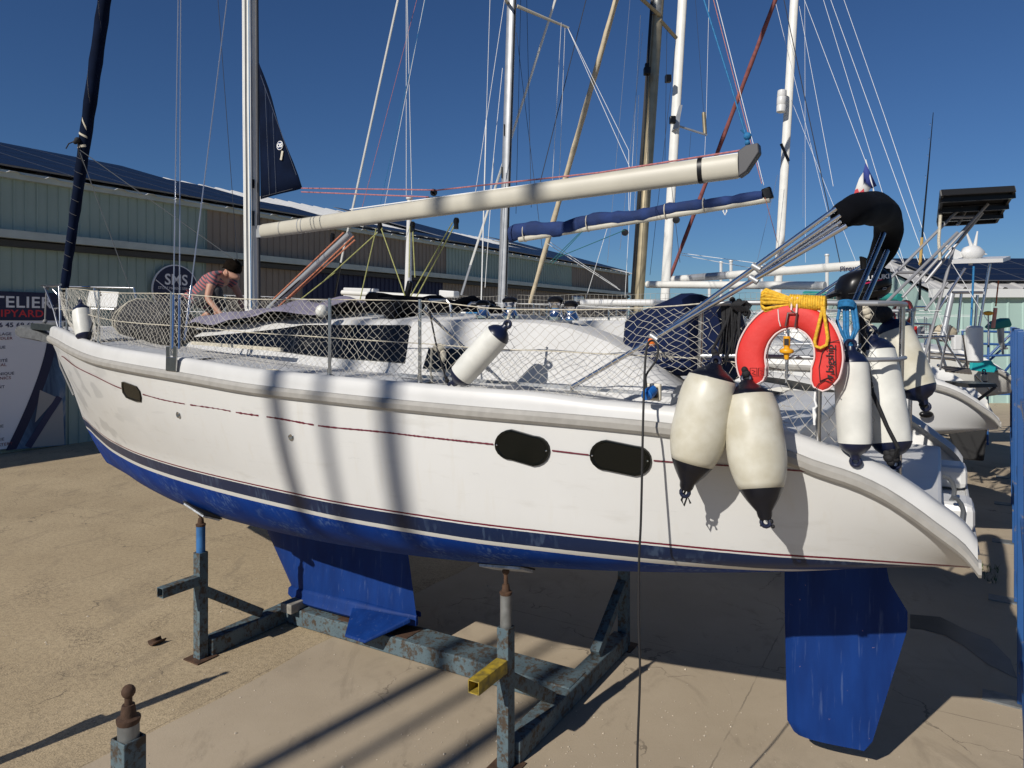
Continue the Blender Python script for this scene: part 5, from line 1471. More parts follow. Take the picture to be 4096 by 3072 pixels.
for k in range(15):
    c = lerp(ax0, ax1, lerp(.42, .98, k / 14)); y_ = bxd.cross(TV).normalized()
    m = MB(); m.tube([c + y_ * .034 * math.cos(t) - TV * .034 * math.sin(t) + bxd * .006 * math.sin(t * .5) for t in [2 * math.pi * j / 14 for j in range(14)]], .0085, 6, closed=True); m.build('wrap', ROPEY, yl)
m = MB(); e0 = hp(3292, 1225, .10); m.tube([e0, hp(3272, 1310, .11), hp(3258, 1365, .11), hp(3262, 1385, .11), hp(3282, 1392, .11), hp(3306, 1380, .11), hp(3311, 1350, .11), hp(3302, 1290, .11), hp(3294, 1225, .10)], .0085, 8); m.build('loop', ROPEY, yl)

# ================================================================== OUTBOARD MOTOR on the stern rail
ob = empty('outboard_motor', onU(3450, 1300, .5), 'small black outboard motor with white lettering clamped to the stern rail', 'outboard motor')
oc = onU(3452, 1150, .0); OY = oc.y; K = OY / 2870
ux = Vector((1, .12, 0)).normalized(); uy = Vector((-.12, 1, 0)).normalized()
def OB(px, py, d=0.0): return oc + ux * (px - 3452) * K + ZV * (1150 - py) * K + uy * d
rows = []
for px, hz0, hz1, hd in ((3350, 1160, 1190, .03), (3356, 1128, 1200, .075), (3375, 1100, 1208, .105), (3410, 1084, 1212, .125), (3460, 1074, 1212, .13), (3505, 1068, 1200, .125), (3535, 1082, 1182, .105), (3546, 1110, 1165, .07), (3549, 1130, 1150, .03)):
    ring = []
    zc, hh = (hz0 + hz1) / 2, (hz1 - hz0) / 2
    for j in range(18):
        t = 2 * math.pi * j / 18; sq = lambda v, e: math.copysign(abs(v) ** e, v)
        ring.append(OB(px, zc + hh * sq(math.sin(t), .75), hd * sq(math.cos(t), .75)))
    rows.append(ring)
m = MB(); m.grid(rows, close=True); m.add(rows[0], [tuple(range(18))]); m.add(rows[-1], [tuple(range(18))]); m.build('cowling', BLACK, ob, angle=60)
m = MB(); m.tube([OB(3358, 1178, -.088), OB(3410, 1172, -.128), OB(3465, 1166, -.134), OB(3510, 1152, -.127), OB(3540, 1140, -.09)], .004, 6); m.build('cowling_seam', BLACKR, ob)
text_mb('SUZUKI', 17 * K / .69, OB(3411, 1128, -.125), (ux * 1 + uy * -.04 + ZV * .11), ZV, bold=.0015, sx=1.22).build('motor_lettering', WIREW, ob, smooth=False, fix=False)
m = MB(); m.add([OB(3404, 1137, -.131), OB(3480, 1121, -.136), OB(3484, 1124, -.136), OB(3408, 1142, -.131)], [(0, 1, 2, 3)]); m.build('pink_stripe', mat('pink_print', (.55, .02, .10), .5), ob, smooth=False, fix=False)
m = MB(); m.tube([OB(3485, 1163, -.134), OB(3500, 1160, -.133), OB(3500, 1153, -.133), OB(3485, 1156, -.134)], .0014, 4, closed=True); m.build('printed_box', WIREW, ob)
m = MB(); m.tube([OB(3437, 1078, -.05), OB(3434, 1040, -.05), OB(3436, 1036, -.05)], [.022, .022, .03], 12); m.build('fuel_cap', BLACK, ob)
m = MB(); m.box(OB(3535, 1090, -.03), (.05, .05, .05)); m.tube([OB(3535, 1090, 0), OB(3548, 1072, 0)], .014, 8); m.build('throttle', BLACK, ob, bevel=.01)
m = MB(); m.lathe([(.06, 0), (.055, .06), (.04, .16), (.04, .55), (.05, .62), (.02, .66)], OB(3470, 1205, .03), Vector((.02, .05, -1)), 14); m.build('leg', BLACK, ob)
m = MB(); m.box(OB(3450, 1228, -.05), (.15, .10, .10)); m.box(OB(3470, 1252, -.09), (.09, .03, .14)); m.build('clamp', BLACK, ob, bevel=.01, smooth=False)
m = MB(); m.tube([OB(3350, 1175, .0), OB(3325, 1182, .0), OB(3300, 1190, .0)], .014, 8); m.build('tiller', BLACK, ob)

# ================================================================== POWER CABLE AND SOCKET
pb = hull_pt(2610, 1575)[0]
pwr = BT(1.86, 1.475, 2.70); pwr = onU(2612, 1568, 1.55)
m = MB(); m.box(pwr, (.10, .03, .10), Matrix.Rotation(TH + math.pi / 2, 3, 'Z')); sk = m.build('socket_plate', mat('plate_cream', (.62, .57, .45), .5), yt, smooth=False, bevel=.01)
m = MB(); m.box(pwr - TV * .02, (.07, .03, .06), Matrix.Rotation(TH + math.pi / 2, 3, 'Z')); m.build('socket_recess', BLACK, sk, smooth=False)
cb = empty('power_cable', gp(2555, 3060), 'black power cable with a blue plug hanging from the yacht to the ground', 'cable')
m = MB(); m.lathe([(.018, -.05), (.028, -.045), (.034, -.01), (.034, .03), (.026, .035), (.024, .05)], pwr - TV * .06, -TV * .8 - ZV * .3 + BV * .2, 18); m.build('plug', mat('plug_blue', (.01, .12, .42), .35), cb)
pk = pwr - TV * .10 + BV * .02
cab = [pk, onU(2585, 1545, 1.62), onU(2585, 1500, 1.62), onU(2625, 1440, 1.60), onU(2632, 1390, 1.58), onU(2612, 1362, 1.56), onU(2588, 1385, 1.60), onU(2578, 1500, 1.66), onU(2572, 1700, 1.76), onU(2568, 1900, 1.78), onU(2563, 2100, 1.78), onU(2556, 2250, 1.78), onU(2555, 2500, 1.78), onU(2560, 2700, 1.78), onU(2550, 3000, 1.78), onU(2552, 3120, 1.78)]
end = cab[-1].copy(); cab += [Vector((end.x, end.y - .1, max(.012, end.z - .15)))]
cab2 = []
for i in range(len(cab) - 1):
    for k in range(4):
        p0, p1, p2, p3 = cab[max(0, i - 1)], cab[i], cab[i + 1], cab[min(len(cab) - 1, i + 2)]; t = k / 4
        cab2.append(.5 * ((2 * p1) + (p2 - p0) * t + (2 * p0 - 5 * p1 + 4 * p2 - p3) * t * t + (3 * p1 - p0 - 3 * p2 + p3) * t ** 3))
zl = cab2[-1]
cab2 += [Vector((zl.x + .05, zl.y - .2 - .1 * k, max(.012, zl.z - .3 * (k + 1)))) for k in range(5)]
m = MB(); m.tube(cab2, .0065, 8); m.build('cable', BLACKR, cb)

# ================================================================== DECK CLUTTER: lilac cloth, dark bag, fender ball
m = MB(); rows = []
random.seed(5)
for i in range(29):
    q = i / 28; s = lerp(8.15, 4.75, q)
    row = []
    for j in range(15):
        v = j / 14
        u = lerp(cab_u(s) * .99, -.4, v)
        z = max(cab_top(s), DECKZ(s)) + .075 + .035 * math.sin(i * .9 + j * .6) * math.sin(j * 1.1 + q * 9) + .03 * random.random() + .07 * (1 - abs(2 * v - .8)) - .06 * max(0, 1 - v * 8)
        if s < 5.6: z += .05 * math.sin(i * 1.3 + j) * .6 + .03
        row.append(BT(s + .05 * math.sin(j * 1.4), u + .04 * math.sin(i * 1.1), z))
    rows.append(row)
m.grid(rows); o = m.build('deck_cloth', LILAC, angle=80); q_ = o.modifiers.new('thick', 'SOLIDIFY'); q_.thickness = .012; q_ = o.modifiers.new('sub', 'SUBSURF'); q_.levels = 1; q_.render_levels = 1
tag(o, 'rumpled lilac grey cloth spread over the coachroof beside the mast', 'cloth')
bgm = mat('bag_charcoal', (.022, .022, .024), .8, var=.3, vscale=6, bump=.6, bscale=10)
bag = empty('rolled_dinghy', BT(7.9, .95, 3.0), 'bulky charcoal rolled dinghy tied with cream rope on the foredeck', 'dinghy')
m = MB(); rows = []
A0, A1 = onU(520, 1300, .45), onU(715, 1330, 1.0)
for i in range(17):
    q = i / 16; c = lerp(A0, A1, q); c.z = lerp(3.27, 3.17, q)
    rr_ = .235 * (.55 + .45 * math.sin(math.pi * min(1, max(0, q * .9 + .08))) ** .5)
    rows.append([c + (ZV * math.sin(t) * rr_ * 1.0 + (BV * .4 - TV * .9) * math.cos(t) * rr_ * 1.15) * (1 + .07 * math.sin(3 * t + i * .8)) for t in [2 * math.pi * j / 18 for j in range(18)]])
m.grid(rows, close=True); m.add(rows[0], [tuple(range(18))]); m.add(rows[-1], [tuple(range(18))]); m.build('roll', bgm, bag, angle=80)
for i in (3, 4):
    m = MB(); m.tube([p + (p - lerp(A0, A1, i / 16)) * .03 for p in rows[i]], .008, 6, closed=True); m.build('binding', ROPEC, bag)
o = MB().sphere(onU(1288, 1244, 1.15), .055, 16, 12).build('ball_fender', FENDW); tag(o, 'round white ball beside the stanchion on the lilac cloth', 'ball')
m = MB(); p = onU(1085, 1508, 1.70)
m.bar(p - BV * .10 + ZV * .045, p + BV * .10 + ZV * .045, .02, .018); m.box(p + ZV * .02 - BV * .03, (.025, .025, .05)); m.box(p + ZV * .02 + BV * .03, (.025, .025, .05)); m.build('cleat', STEEL, yt, bevel=.004)
m = MB()
for k in range(7): m.tube([p + ZV * (.02 + .006 * k) + BV * .07 * math.cos(t) - TV * .03 * math.sin(t) for t in [2 * math.pi * j / 12 for j in range(12)]], .004, 5, closed=True)
m.build('cleat_lashing', ROPEC, yt)
# throttle/handle of the small winch motor hung beside the gate
m = MB(); q = onU(1755, 1390, 1.40); m.sphere(q, .045, 12, 8, sc=(1, .5, .7)).sphere(q + Vector((.03, 0, -.06)), .04, 10, 8, sc=(.6, .5, 1.2)).tube([q + Vector((-.05, 0, 0)), q + Vector((-.06, 0, -.15)), q + Vector((-.05, 0, -.25))], .008, 6); m.build('webbing_bundle', ROPEC, yt)
# ================================================================== PERSON crouching by the mast
SKIN = mat('skin', (.46, .245, .165), .55, var=.08, vscale=12)
HAIR = mat('hair_dark', (.010, .007, .005), .9, var=.4, vscale=60, bump=.5, bscale=90, spec=.05)
PANTS = mat('trousers_charcoal', (.05, .05, .052), .85, var=.2, vscale=12, bump=.4, bscale=18)
SH = NG('striped_shirt'); _o = SH.tc()
_w = SH.n.new('ShaderNodeTexWave'); _w.wave_type = 'BANDS'; _w.bands_direction = 'Z'; _w.inputs['Scale'].default_value = 8.5; _w.inputs['Distortion'].default_value = 1.2; _w.inputs['Detail'].default_value = 1
SH.l.new(SH.mapping(_o, rot=(0, R(-38), R(10))), _w.inputs['Vector'])
SH.color(SH.ramp(_w.outputs[0], [(.47, (.075, .08, .10)), (.53, (.42, .13, .13))])); SH.rough(.85)
PY = 8.62
def pw(px, py, d=0.0): return W(px, py, PY + d)
pr_ = empty('person', pw(815, 1285), 'person in a striped red and grey shirt crouching on deck beside the mast', 'person')
def skinmesh(name, nodes, edges, mt, root=0, sub=2):
    me = bpy.data.meshes.new(name)
    keys = list(nodes); idx = {k: i for i, k in enumerate(keys)}
    me.from_pydata([nodes[k][0] for k in keys], [(idx[a], idx[b_]) for a, b_ in edges], [])
    o = bpy.data.objects.new(name, me); COL.objects.link(o)
    me.materials.append(mt)
    sm = o.modifiers.new('skin', 'SKIN'); sm.use_smooth_shade = True; sm.branch_smoothing = .4
    for k in keys:
        v = me.skin_vertices[0].data[idx[k]]; r_ = nodes[k][1]
        v.radius = (r_, r_) if not isinstance(r_, tuple) else r_
    me.skin_vertices[0].data[root].use_root = True
    sb = o.modifiers.new('sub', 'SUBSURF'); sb.levels = sub; sb.render_levels = sub
    o.parent = pr_; o.matrix_parent_inverse = Matrix.Translation(-pr_.location)
    return o
J = {  # joints: place, radius
 'pelvis': (pw(790, 1200, .02), .125), 'waist': (pw(812, 1168, .02), .118), 'chest': (pw(848, 1130, .03), .135), 'upchest': (pw(878, 1108, .03), .115), 'neck': (pw(903, 1098, .02), .066), 'skull': (pw(929, 1076, 0), .112), 'face': (pw(938, 1098, -.01), .094), 'jaw': (pw(936, 1119, -.015), .062), 'nose': (pw(957, 1114, -.03), .024),
 'shN': (pw(852, 1112, -.16), .062), 'elN': (pw(830, 1194, -.22), .042), 'wrN': (pw(880, 1252, -.26), .029), 'hdN': (pw(897, 1266, -.27), .030),
 'shF': (pw(922, 1118, .20), .062), 'elF': (pw(958, 1182, .22), .042), 'wrF': (pw(970, 1232, .14), .029), 'hdF': (pw(976, 1246, .12), .030),
 'hipN': (pw(800, 1208, -.10), .098), 'knN': (pw(874, 1152, -.13), .068), 'anN': (pw(868, 1262, -.06), .042), 'toN': (pw(905, 1276, -.10), .03),
 'hipF': (pw(812, 1210, .14), .098), 'knF': (pw(905, 1212, .20), .066), 'anF': (pw(815, 1268, .16), .042), 'toF': (pw(800, 1290, -.02), .032)}
E_ = [('pelvis', 'waist'), ('waist', 'chest'), ('chest', 'upchest'), ('upchest', 'neck'), ('neck', 'skull'), ('skull', 'face'), ('face', 'jaw'), ('face', 'nose'), ('upchest', 'shN'), ('shN', 'elN'), ('elN', 'wrN'), ('wrN', 'hdN'), ('upchest', 'shF'), ('shF', 'elF'), ('elF', 'wrF'), ('wrF', 'hdF'), ('pelvis', 'hipN'), ('hipN', 'knN'), ('knN', 'anN'), ('anN', 'toN'), ('pelvis', 'hipF'), ('hipF', 'knF'), ('knF', 'anF'), ('anF', 'toF')]
B_ = dict(J)
for sd_, ee in (('N', [(.035, .0), (.05, .02), (.06, .0), (.055, -.02), (.03, -.035)]), ('F', [(.03, .0), (.045, .02), (.05, .0), (.045, -.02), (.02, -.03)])):
    h = J['hd' + sd_][0]
    for k, (l_, w_) in enumerate(ee):
        a = h + Vector((l_ * .7, w_ * 1.1, -.012 - .25 * l_)); b_ = a + Vector((l_ * .55, w_ * .3, -.018))
        if k == 4: a = h + Vector((.005, -.035, -.012)); b_ = a + Vector((.03, -.012, -.012))
        B_['f%s%da' % (sd_, k)] = (a, .010); B_['f%s%db' % (sd_, k)] = (b_, .008)
        E_ += [('hd' + sd_, 'f%s%da' % (sd_, k)), ('f%s%da' % (sd_, k), 'f%s%db' % (sd_, k))]
skinmesh('body', B_, E_, SKIN)
grow = lambda ks, g: {k: (J[k][0], J[k][1] + g) for k in ks}
N2 = grow(['waist', 'chest', 'upchest', 'shN', 'shF'], .024)
N2['hem'] = (lerp(J['pelvis'][0], J['waist'][0], .45), .138)
N2['slN'] = (lerp(J['shN'][0], J['elN'][0], .55), .064); N2['slF'] = (lerp(J['shF'][0], J['elF'][0], .55), .064)
N2['coll'] = (lerp(J['upchest'][0], J['neck'][0], .7), .098)
skinmesh('shirt', N2, [('waist', 'hem'), ('waist', 'chest'), ('chest', 'upchest'), ('upchest', 'coll'), ('upchest', 'shN'), ('shN', 'slN'), ('upchest', 'shF'), ('shF', 'slF')], SH.m)
N3 = grow(['pelvis', 'hipN', 'knN', 'hipF', 'knF'], .014)
N3['belt'] = (lerp(J['pelvis'][0], J['waist'][0], .3), .128)
N3['shinN'] = (lerp(J['knN'][0], J['anN'][0], .85), .058); N3['shinF'] = (lerp(J['knF'][0], J['anF'][0], .80), .058)
skinmesh('trousers', N3, [('pelvis', 'belt'), ('pelvis', 'hipN'), ('hipN', 'knN'), ('knN', 'shinN'), ('pelvis', 'hipF'), ('hipF', 'knF'), ('knF', 'shinF')], PANTS)
# hair: cap over the crown, back of the head and fringe
hc_ = pw(929, 1074, .0); m = MB(); vs = []
for i in range(9):
    th = math.pi * i / 8 * .60
    vs.append([hc_ + Matrix.Rotation(R(22), 3, 'Y') @ Vector((math.sin(th) * math.cos(t) * .112, math.sin(th) * math.sin(t) * .108, math.cos(th) * .108)) * 1.0 + Vector((random.gauss(0, .006), random.gauss(0, .006), random.gauss(0, .006))) for t in [2 * math.pi * j / 20 for j in range(20)]])
m.grid(vs, close=True); o = m.build('hair', HAIR, pr_, angle=80); q_ = o.modifiers.new('t', 'SOLIDIFY'); q_.thickness = .012
m = MB(); m.sphere(pw(907, 1092, -.085), .024, 8, 6, sc=(.6, .4, 1)); m.build('ear', SKIN, pr_)

# ================================================================== YACHTS BEHIND
def bg_hull_mat(name, bottom, stripe=None, white=(0.74, 0.74, 0.72)):
    g = NG(name); o = g.tc(); x, y, z = g.sep(o)
    st = lambda h: g.math('GREATER_THAN', z, h)
    c = g.mix(st(1.78), bottom, white)
    if stripe: c = g.mix(g.math('MULTIPLY', st(2.32), g.math('LESS_THAN', z, 2.55)), c, stripe)
    g.color(c); g.rough(.4); return g.m
def line(a, b_, r, mt, name, parent, ext=0.0):
    a = Vector(a); b_ = Vector(b_)
    rope([a, b_ + (b_ - a) * ext], r, mt, name, parent, 5)
CABW = mat('cabin_offwhite', (0.70, 0.69, 0.65), .5, var=.05, vscale=3)
def bg_yacht(off, shift, label, hm, strakemat=STRAKE, cab=True, kmat=None):
    o = ORG + TV * off + BV * shift
    y = empty('sailing_yacht', o + BV * 5, label, 'yacht', 'yachts parked in a row')
    make_hull(o, y, hm, WHITE, strakemat)
    m = MB(); rows = []
    for i in range(51):
        s = LF * i / 50; u, z = tab(s, US), tab(s, ZS); dz = .09 if s > 1.6 else .02 + .07 * s / 1.6
        prof = [(0, 0), (-.03, dz), (-.10, dz + .02)]
        ins = max(0, u - .10)
        rows.append([BT(s, max(0, u + a), z + b_, o) for a, b_ in prof] + [BT(s, ins * c_, z + dz + .02 + .05 * (1 - c_ * c_) if s > 1.3 else z + dz - .12, o) for c_ in (.9, .5, 0, -.5, -.9)] + [BT(s, -max(0, u + a), z + b_, o) for a, b_ in prof[::-1]])
    m.grid(rows); m.build('deck', CABW, y, angle=50)
    m = MB(); rows = []
    for i in range(25):
        s = lerp(2.4, 8.6, i / 24); u = cab_u(max(3.1, s)) * .98; zt_ = cab_top(max(3.2, s)) + .06; zd = DECKZ(s) - .02; zt_ = max(zt_, zd + .03)
        if s < 3.4: zt_ = lerp(zd + .06, zt_, (s - 2.4))
        sec = [(u, zd), (u - .12, zt_ - .05), (u - .18, zt_), (0, zt_ + .06)]
        rows.append([BT(s, a, z, o) for a, z in sec] + [BT(s, -a, z, o) for a, z in sec[::-1][1:]])
    m.grid(rows); m.add(rows[0], [tuple(range(7))]); m.build('coachroof', CABW, y, angle=35)
    for sa, sb in ((3.6, 4.6), (4.8, 5.8), (6.0, 6.8)):
        m = MB(); rows = [[BT(s, cab_u(s) * .98 - .045 + .006, DECKZ(s) + .10, o), BT(s, cab_u(s) * .98 - .09 + .006, DECKZ(s) + .24 - .02 * abs(s - 4.5), o)] for s in [lerp(sa, sb, k / 6) for k in range(7)]]
        m.grid(rows); m.build('window', GLASS, y, smooth=False)
    # fin keel, rudder and props so that it stands
    for nm, z0, sl_, st_ in (('keel', .12, 6.2, 4.7), ('rudder', .35, 1.15, .55)):
        m = MB(); m.poly([BT(sl_ + .25, -.05, 1.5, o), BT(st_ - .1, -.05, 1.5, o), BT(st_, -.05, z0, o), BT(sl_ - .15, -.05, z0, o)], -TV * .10); m.build(nm, kmat or BLACKR, y, smooth=False, bevel=.03)
    for s, u in ((2.9, 1.1), (6.2, 1.1), (2.9, -1.1), (6.2, -1.1)):
        m = MB(); m.tube([BT(s, u, 0, o), BT(s, u * .93, 1.48, o)], .045, 10); m.build('prop', CR.m, y)
    for side in (1, -1):
        for s in (1.6, 3.0, 4.6, 6.2, 7.8):
            u = tab(s, US) - .1
            m = MB(); m.tube([BT(s, u * side, DECKZ(s) - .02, o), BT(s, u * side, tab(s, LTOP) + .05, o)], .012, 6); m.build('stanchion', STEEL, y)
        for f in (.05, -.25):
            rope([BT(s, (tab(s, US) - .1) * side, tab(s, LTOP) + f, o) for s in [.6 + i * .45 for i in range(21)]], .004, WIREW, 'lifeline', y)
    return y, o
def bg_mast(y, o, pxb, pyb, pxt, w, mt, name='mast', z1=17.0, u=0, depth=None):
    a = onU(pxb, pyb, u, o) if depth is None else W(pxb, pyb, depth)
    b_ = onU(pxt, 0, u, o) if depth is None else W(pxt, 0, depth)
    d = b_ - a; top_ = a + d * ((z1 - a.z) / d.z); a0 = a + d * ((3.1 - a.z) / d.z)
    return spar([a0, top_], w, w * .62, mt, name, y), a0, top_

# second yacht: grey mast, blue boom cover, stern arch
y2, o2 = bg_yacht(6.2, -.47, 'white sailing yacht with a grey mast and blue boom cover next to the main one', bg_hull_mat('hull_two', (.012, .012, .014)))
ms2, a2, t2 = bg_mast(y2, o2, 2014, 1050, 2047, .098, ALU)
m = MB(); m.bar(a2 - BV * .10 - TV * .04, t2 - BV * .10 - TV * .04, .025, .02, up=TV); m.build('sail_track', BLACK, ms2)
for px, py in ((2018, 520), (2008, 690)):
    q = onU(px, py, .065, o2); m = MB(); m.box(q, (.035, .012, .22), Matrix.Rotation(TH, 3, 'Z')); m.build('halyard_exit', BLACK, ms2)
for sx, (x0, y0, x1, y1) in enumerate(((2069, 25, 2275, 112), (2030, 12, 1990, -60))):
    u1 = -1.0 if sx == 0 else 1.0
    m = MB(); m.tube([onU(x0, y0, 0, o2), onU(x1, y1, u1, o2)], [.035, .022], 8); m.build('spreader', CREAM, ms2)
b0 = onU(2040, 938, 0, o2); b1 = onU(3052, 782, 0, o2); 
m = MB(); rows = []; bd2 = (b1 - b0).normalized(); bx2 = bd2.cross(ZV).normalized(); by2 = bx2.cross(bd2)
for i in range(41):
    q = i / 40; c = lerp(b0, b1, q); hh = lerp(.15, .085, min(1, q * 1.1)) * (1 + .10 * math.sin(i * 1.7) + .06 * math.sin(i * 3.1)); ww = .09
    rows.append([c + by2 * (.05 * math.sin(i * .5)) * (1 - q) + bx2 * ww * math.cos(t) * (1 + .08 * math.sin(5 * t + i)) + by2 * hh * math.sin(t) for t in [2 * math.pi * j / 16 for j in range(16)]])
m.grid(rows, close=True); m.add(rows[0], [tuple(range(16))]); m.add(rows[-1], [tuple(range(16))]); bc = m.build('boom_cover', ROYAL, y2, angle=70)
m = MB(); m.tube([b0 + bd2 * .2 - by2 * .12, b1 + bd2 * .10 - by2 * .075], .055, 10); m.build('boom', CREAM, y2)
m = MB(); m.bar(b1, b1 + bd2 * .14 + ZV * .03, .11, .19); m.build('boom_end_cap', BLACK, y2, bevel=.02)
for q in (.07, .35, .66, .80):
    c = lerp(b0, b1, q); hh = lerp(.155, .10, q) + .01
    m = MB(); m.tube([c + bx2 * .10 * math.cos(t) + by2 * hh * math.sin(t) - by2 * .02 for t in [2 * math.pi * j / 14 for j in range(14)]], .010, 6, closed=True); m.build('sail_tie', ROPEC, bc)
for px, py in ((2580, 850), (2705, 880), (2500, 930)):
    q = onU(px, py, 0, o2); m = MB(); m.lathe([(.015, -.02), (.06, -.018), (.06, .018), (.015, .02)], q, -TV, 12); m.build('block', BLACK, y2)
m = MB(); q = onU(2900, 845, 0, o2); m.tube([q + ZV * .12, q + BV * .03, q - ZV * .06, q - BV * .03, q + ZV * .12], .012, 6); m.build('strap', WIREW, y2)
# square-mesh net along its lifelines
m = MB()
for j in range(9):
    z = 3.62 - j * .075
    m.tube([BT(s, tab(s, US) - .1, z + .012 * math.sin(s * 5 + j) + (s - 3) * .012, o2) for s in [1.6 + i * .22 for i in range(34)]], .0022, 4, cap=False)
for i in range(100):
    s = 1.6 + i * .0735
    m.tube([BT(s, tab(s, US) - .1, 3.62 + (s - 3) * .012, o2), BT(s + random.uniform(-.01, .01), tab(s, US) - .1, 3.02, o2)], .0022, 4, cap=False)
m.build('netting', NETM, y2, smooth=False, fix=False)
m = MB(); m.tube([onU(1370, 1170, 1.5, o2), onU(1745, 1190, 1.5, o2)], .05, 10); m.build('spinnaker_pole', ALUW, y2)
for x0, x1, yA, yB in ((1372, 1492, 1150, 1200), (1755, 1815, 1160, 1190)):
    m = MB(); m.poly([onU(x0, yA, .3, o2), onU(x1, yA + 4, .3, o2), onU(x1, yB, .3, o2), onU(x0, yB, .3, o2)], TV * .2); m.build('deck_box', WHITE, y2, smooth=False, bevel=.02)
m = MB(); p = onU(2360, 1212, .2, o2); m.bar(p - BV * 0.0, onU(2650, 1212, .2, o2), .9, .10); m.build('hatch_garage', WHITE, y2, bevel=.04)
q = onU(2310, 1205, .4, o2); m = MB(); m.lathe([(.11, 0), (.11, .07), (.09, .09), (.001, .095)], q, ZV, 16); m.build('vent', STEEL, y2)

def rig(y, lst):
    for (x0, y0, d0), (x1, y1, d1), r, mt, nm in lst:
        a, b_ = W(x0, y0, d0), W(x1, y1, d1)
        dn = (a - b_).normalized(); upv = (b_ - a)
        e = b_ + upv * (.45 if y1 <= 5 else 0)
        rope([a, e], r, mt, nm, y, 5)
S_, F_, H_ = 'stay', 'furler_foil', 'halyard'
rig(y2, [((1363, 1050, 14.5), (1591, 0, 13.6), .022, ALUW, F_), ((1338, 1190, 14.6), (1363, 1050, 14.5), .022, BLACK, F_),
 ((1625, 790, 14), (1625, 0, 13.5), .006, WIREW, H_), ((1647, 778, 14), (1629, 0, 13.5), .006, WIREW, H_),
 ((1430, 900, 14), (1667, 0, 13.6), .005, ROPER, H_), ((1518, 829, 14), (1702, 0, 13.5), .006, ROPEB, H_), ((1537, 829, 14), (1698, 0, 13.5), .005, WIREW, H_),
 ((1925, 1200, 13.0), (1945, 480, 13), .012, WIREW, S_), ((1945, 480, 13), (1960, 0, 12.7), .005, WIREW, S_), ((1901, 775, 13.2), (2018, 0, 13), .005, WIREW, S_), ((1960, 770, 13.2), (2010, 272, 13.4), .005, WIREW, S_), ((1940, 1150, 13.4), (1975, 630, 13.4), .006, WIREW, S_),
 ((2064, 855, 14), (2083, 0, 14), .005, WIRED, S_), ((2125, 830, 14), (2107, 0, 14), .005, WIRED, S_), ((2170, 1000, 14), (2066, 130, 14), .005, WIRED, S_),
 ((1882, 1060, 15), (2221, 0, 14.4), .026, ALUW, F_), ((1845, 1180, 15), (1882, 1060, 15), .026, ALU, F_),
 ((2161, 728, 13), (2344, 0, 12.6), .008, WIRED, S_), ((2237, 730, 13), (2260, 111, 12.2), .004, WIREW, S_), ((2210, 720, 13), (2245, 90, 12.2), .004, WIREW, S_),
 ((2504, 635, 11.5), (2271, 111, 12.2), .004, WIREW, S_), ((2515, 602, 11.5), (2271, 111, 12.2), .004, WIREW, S_), ((2560, 760, 11.4), (2504, 635, 11.5), .004, WIREW, S_), ((2515, 840, 11.4), (2515, 602, 11.5), .004, WIREW, S_),
 ((2230, 1030, 11), (2500, 920, 11.3), .006, ROPET, 'mainsheet'), ((2200, 1050, 11), (2320, 930, 11.6), .006, ROPET, 'mainsheet'), ((2210, 1055, 11), (2330, 925, 11.6), .006, ROPET, 'mainsheet'),
 ((3047, 735, 11.2), (2854, 0, 11.8), .005, ROPEO, 'topping_lift'), ((3055, 740, 11.2), (2866, 0, 11.8), .005, WIREW, 'topping_lift'), ((3110, 970, 11), (3060, 790, 11.2), .005, ROPEO, 'mainsheet')])
# beige furled headsail of the third yacht etc. : furled sails as parts of their yachts
def furled(y, x0, y0, d0, x1, y1, d1, r, mt, ext=.5):
    a, b_ = W(x0, y0, d0), W(x1, y1, d1); e = b_ + (b_ - a) * ext
    pts = [lerp(a, e, i / 40) for i in range(41)]
    m = MB(); m.tube(pts, [r * (.75 + .25 * min(1, i / 6) + .08 * math.sin(i * 1.9)) for i in range(41)], 10); return m.build('furled_headsail', mt, y, angle=70)
BEIGE = mat('canvas_beige', (.50, .42, .29), .85, var=.15, vscale=6, bump=.4, bscale=8)
DRED = mat('canvas_red', (.20, .06, .055), .85, var=.3, vscale=8, bump=.3, bscale=10)

y3, o3 = bg_yacht(12.3, -1.2, 'sailing yacht with turquoise stern band and gold mast', bg_hull_mat('hull_three', (.02, .02, .022), None, (.62, .61, .57)))
m = MB(); m.poly([W(3888, 1482, 13.2), W(3892, 1448, 13.4), W(3965, 1442, 13.6), W(3992, 1478, 13.6), W(3975, 1490, 13.4)], Vector((.02, .12, 0))); m.build('turquoise_coaming', TURQ, y3, smooth=False)
ms3, a3, t3 = bg_mast(y3, o3, 2561, 1050, 2632, .135, GOLD, depth=15.5)
m = MB(); m.bar(a3 + BV * .0 - TV * .09 - Vector((.10, 0, 0)), t3 - TV * .09 - Vector((.10, 0, 0)), .05, .03, up=TV); m.build('sail_track', BLACK, ms3)
m = MB(); m.lathe([(.12, 0), (.125, .9)], lerp(a3, t3, 0) + (t3 - a3).normalized() * ((W(0, 60, 15.5).z - a3.z)), t3 - a3, 16); m.build('mast_sleeve', GALV, ms3)
for x0, y0, x1, y1 in ((2640, 62, 2560, -10), (2640, 80, 2705, 152)):
    m = MB(); m.tube([W(x0, y0, 15.4), W(x1, y1, 15.0 if x1 < x0 else 15.8)], .04, 8); m.build('spreader', GOLD, ms3)
furled(y3, 2120, 1215, 16.5, 2464, 0, 15.4, .062, BEIGE)
m = MB(); q = W(2588, 285, 15.2); m.box(q, (.14, .14, .16)); m.box(q + ZV * .12, (.09, .09, .1)); m.build('deck_light', BLACK, ms3, bevel=.02)
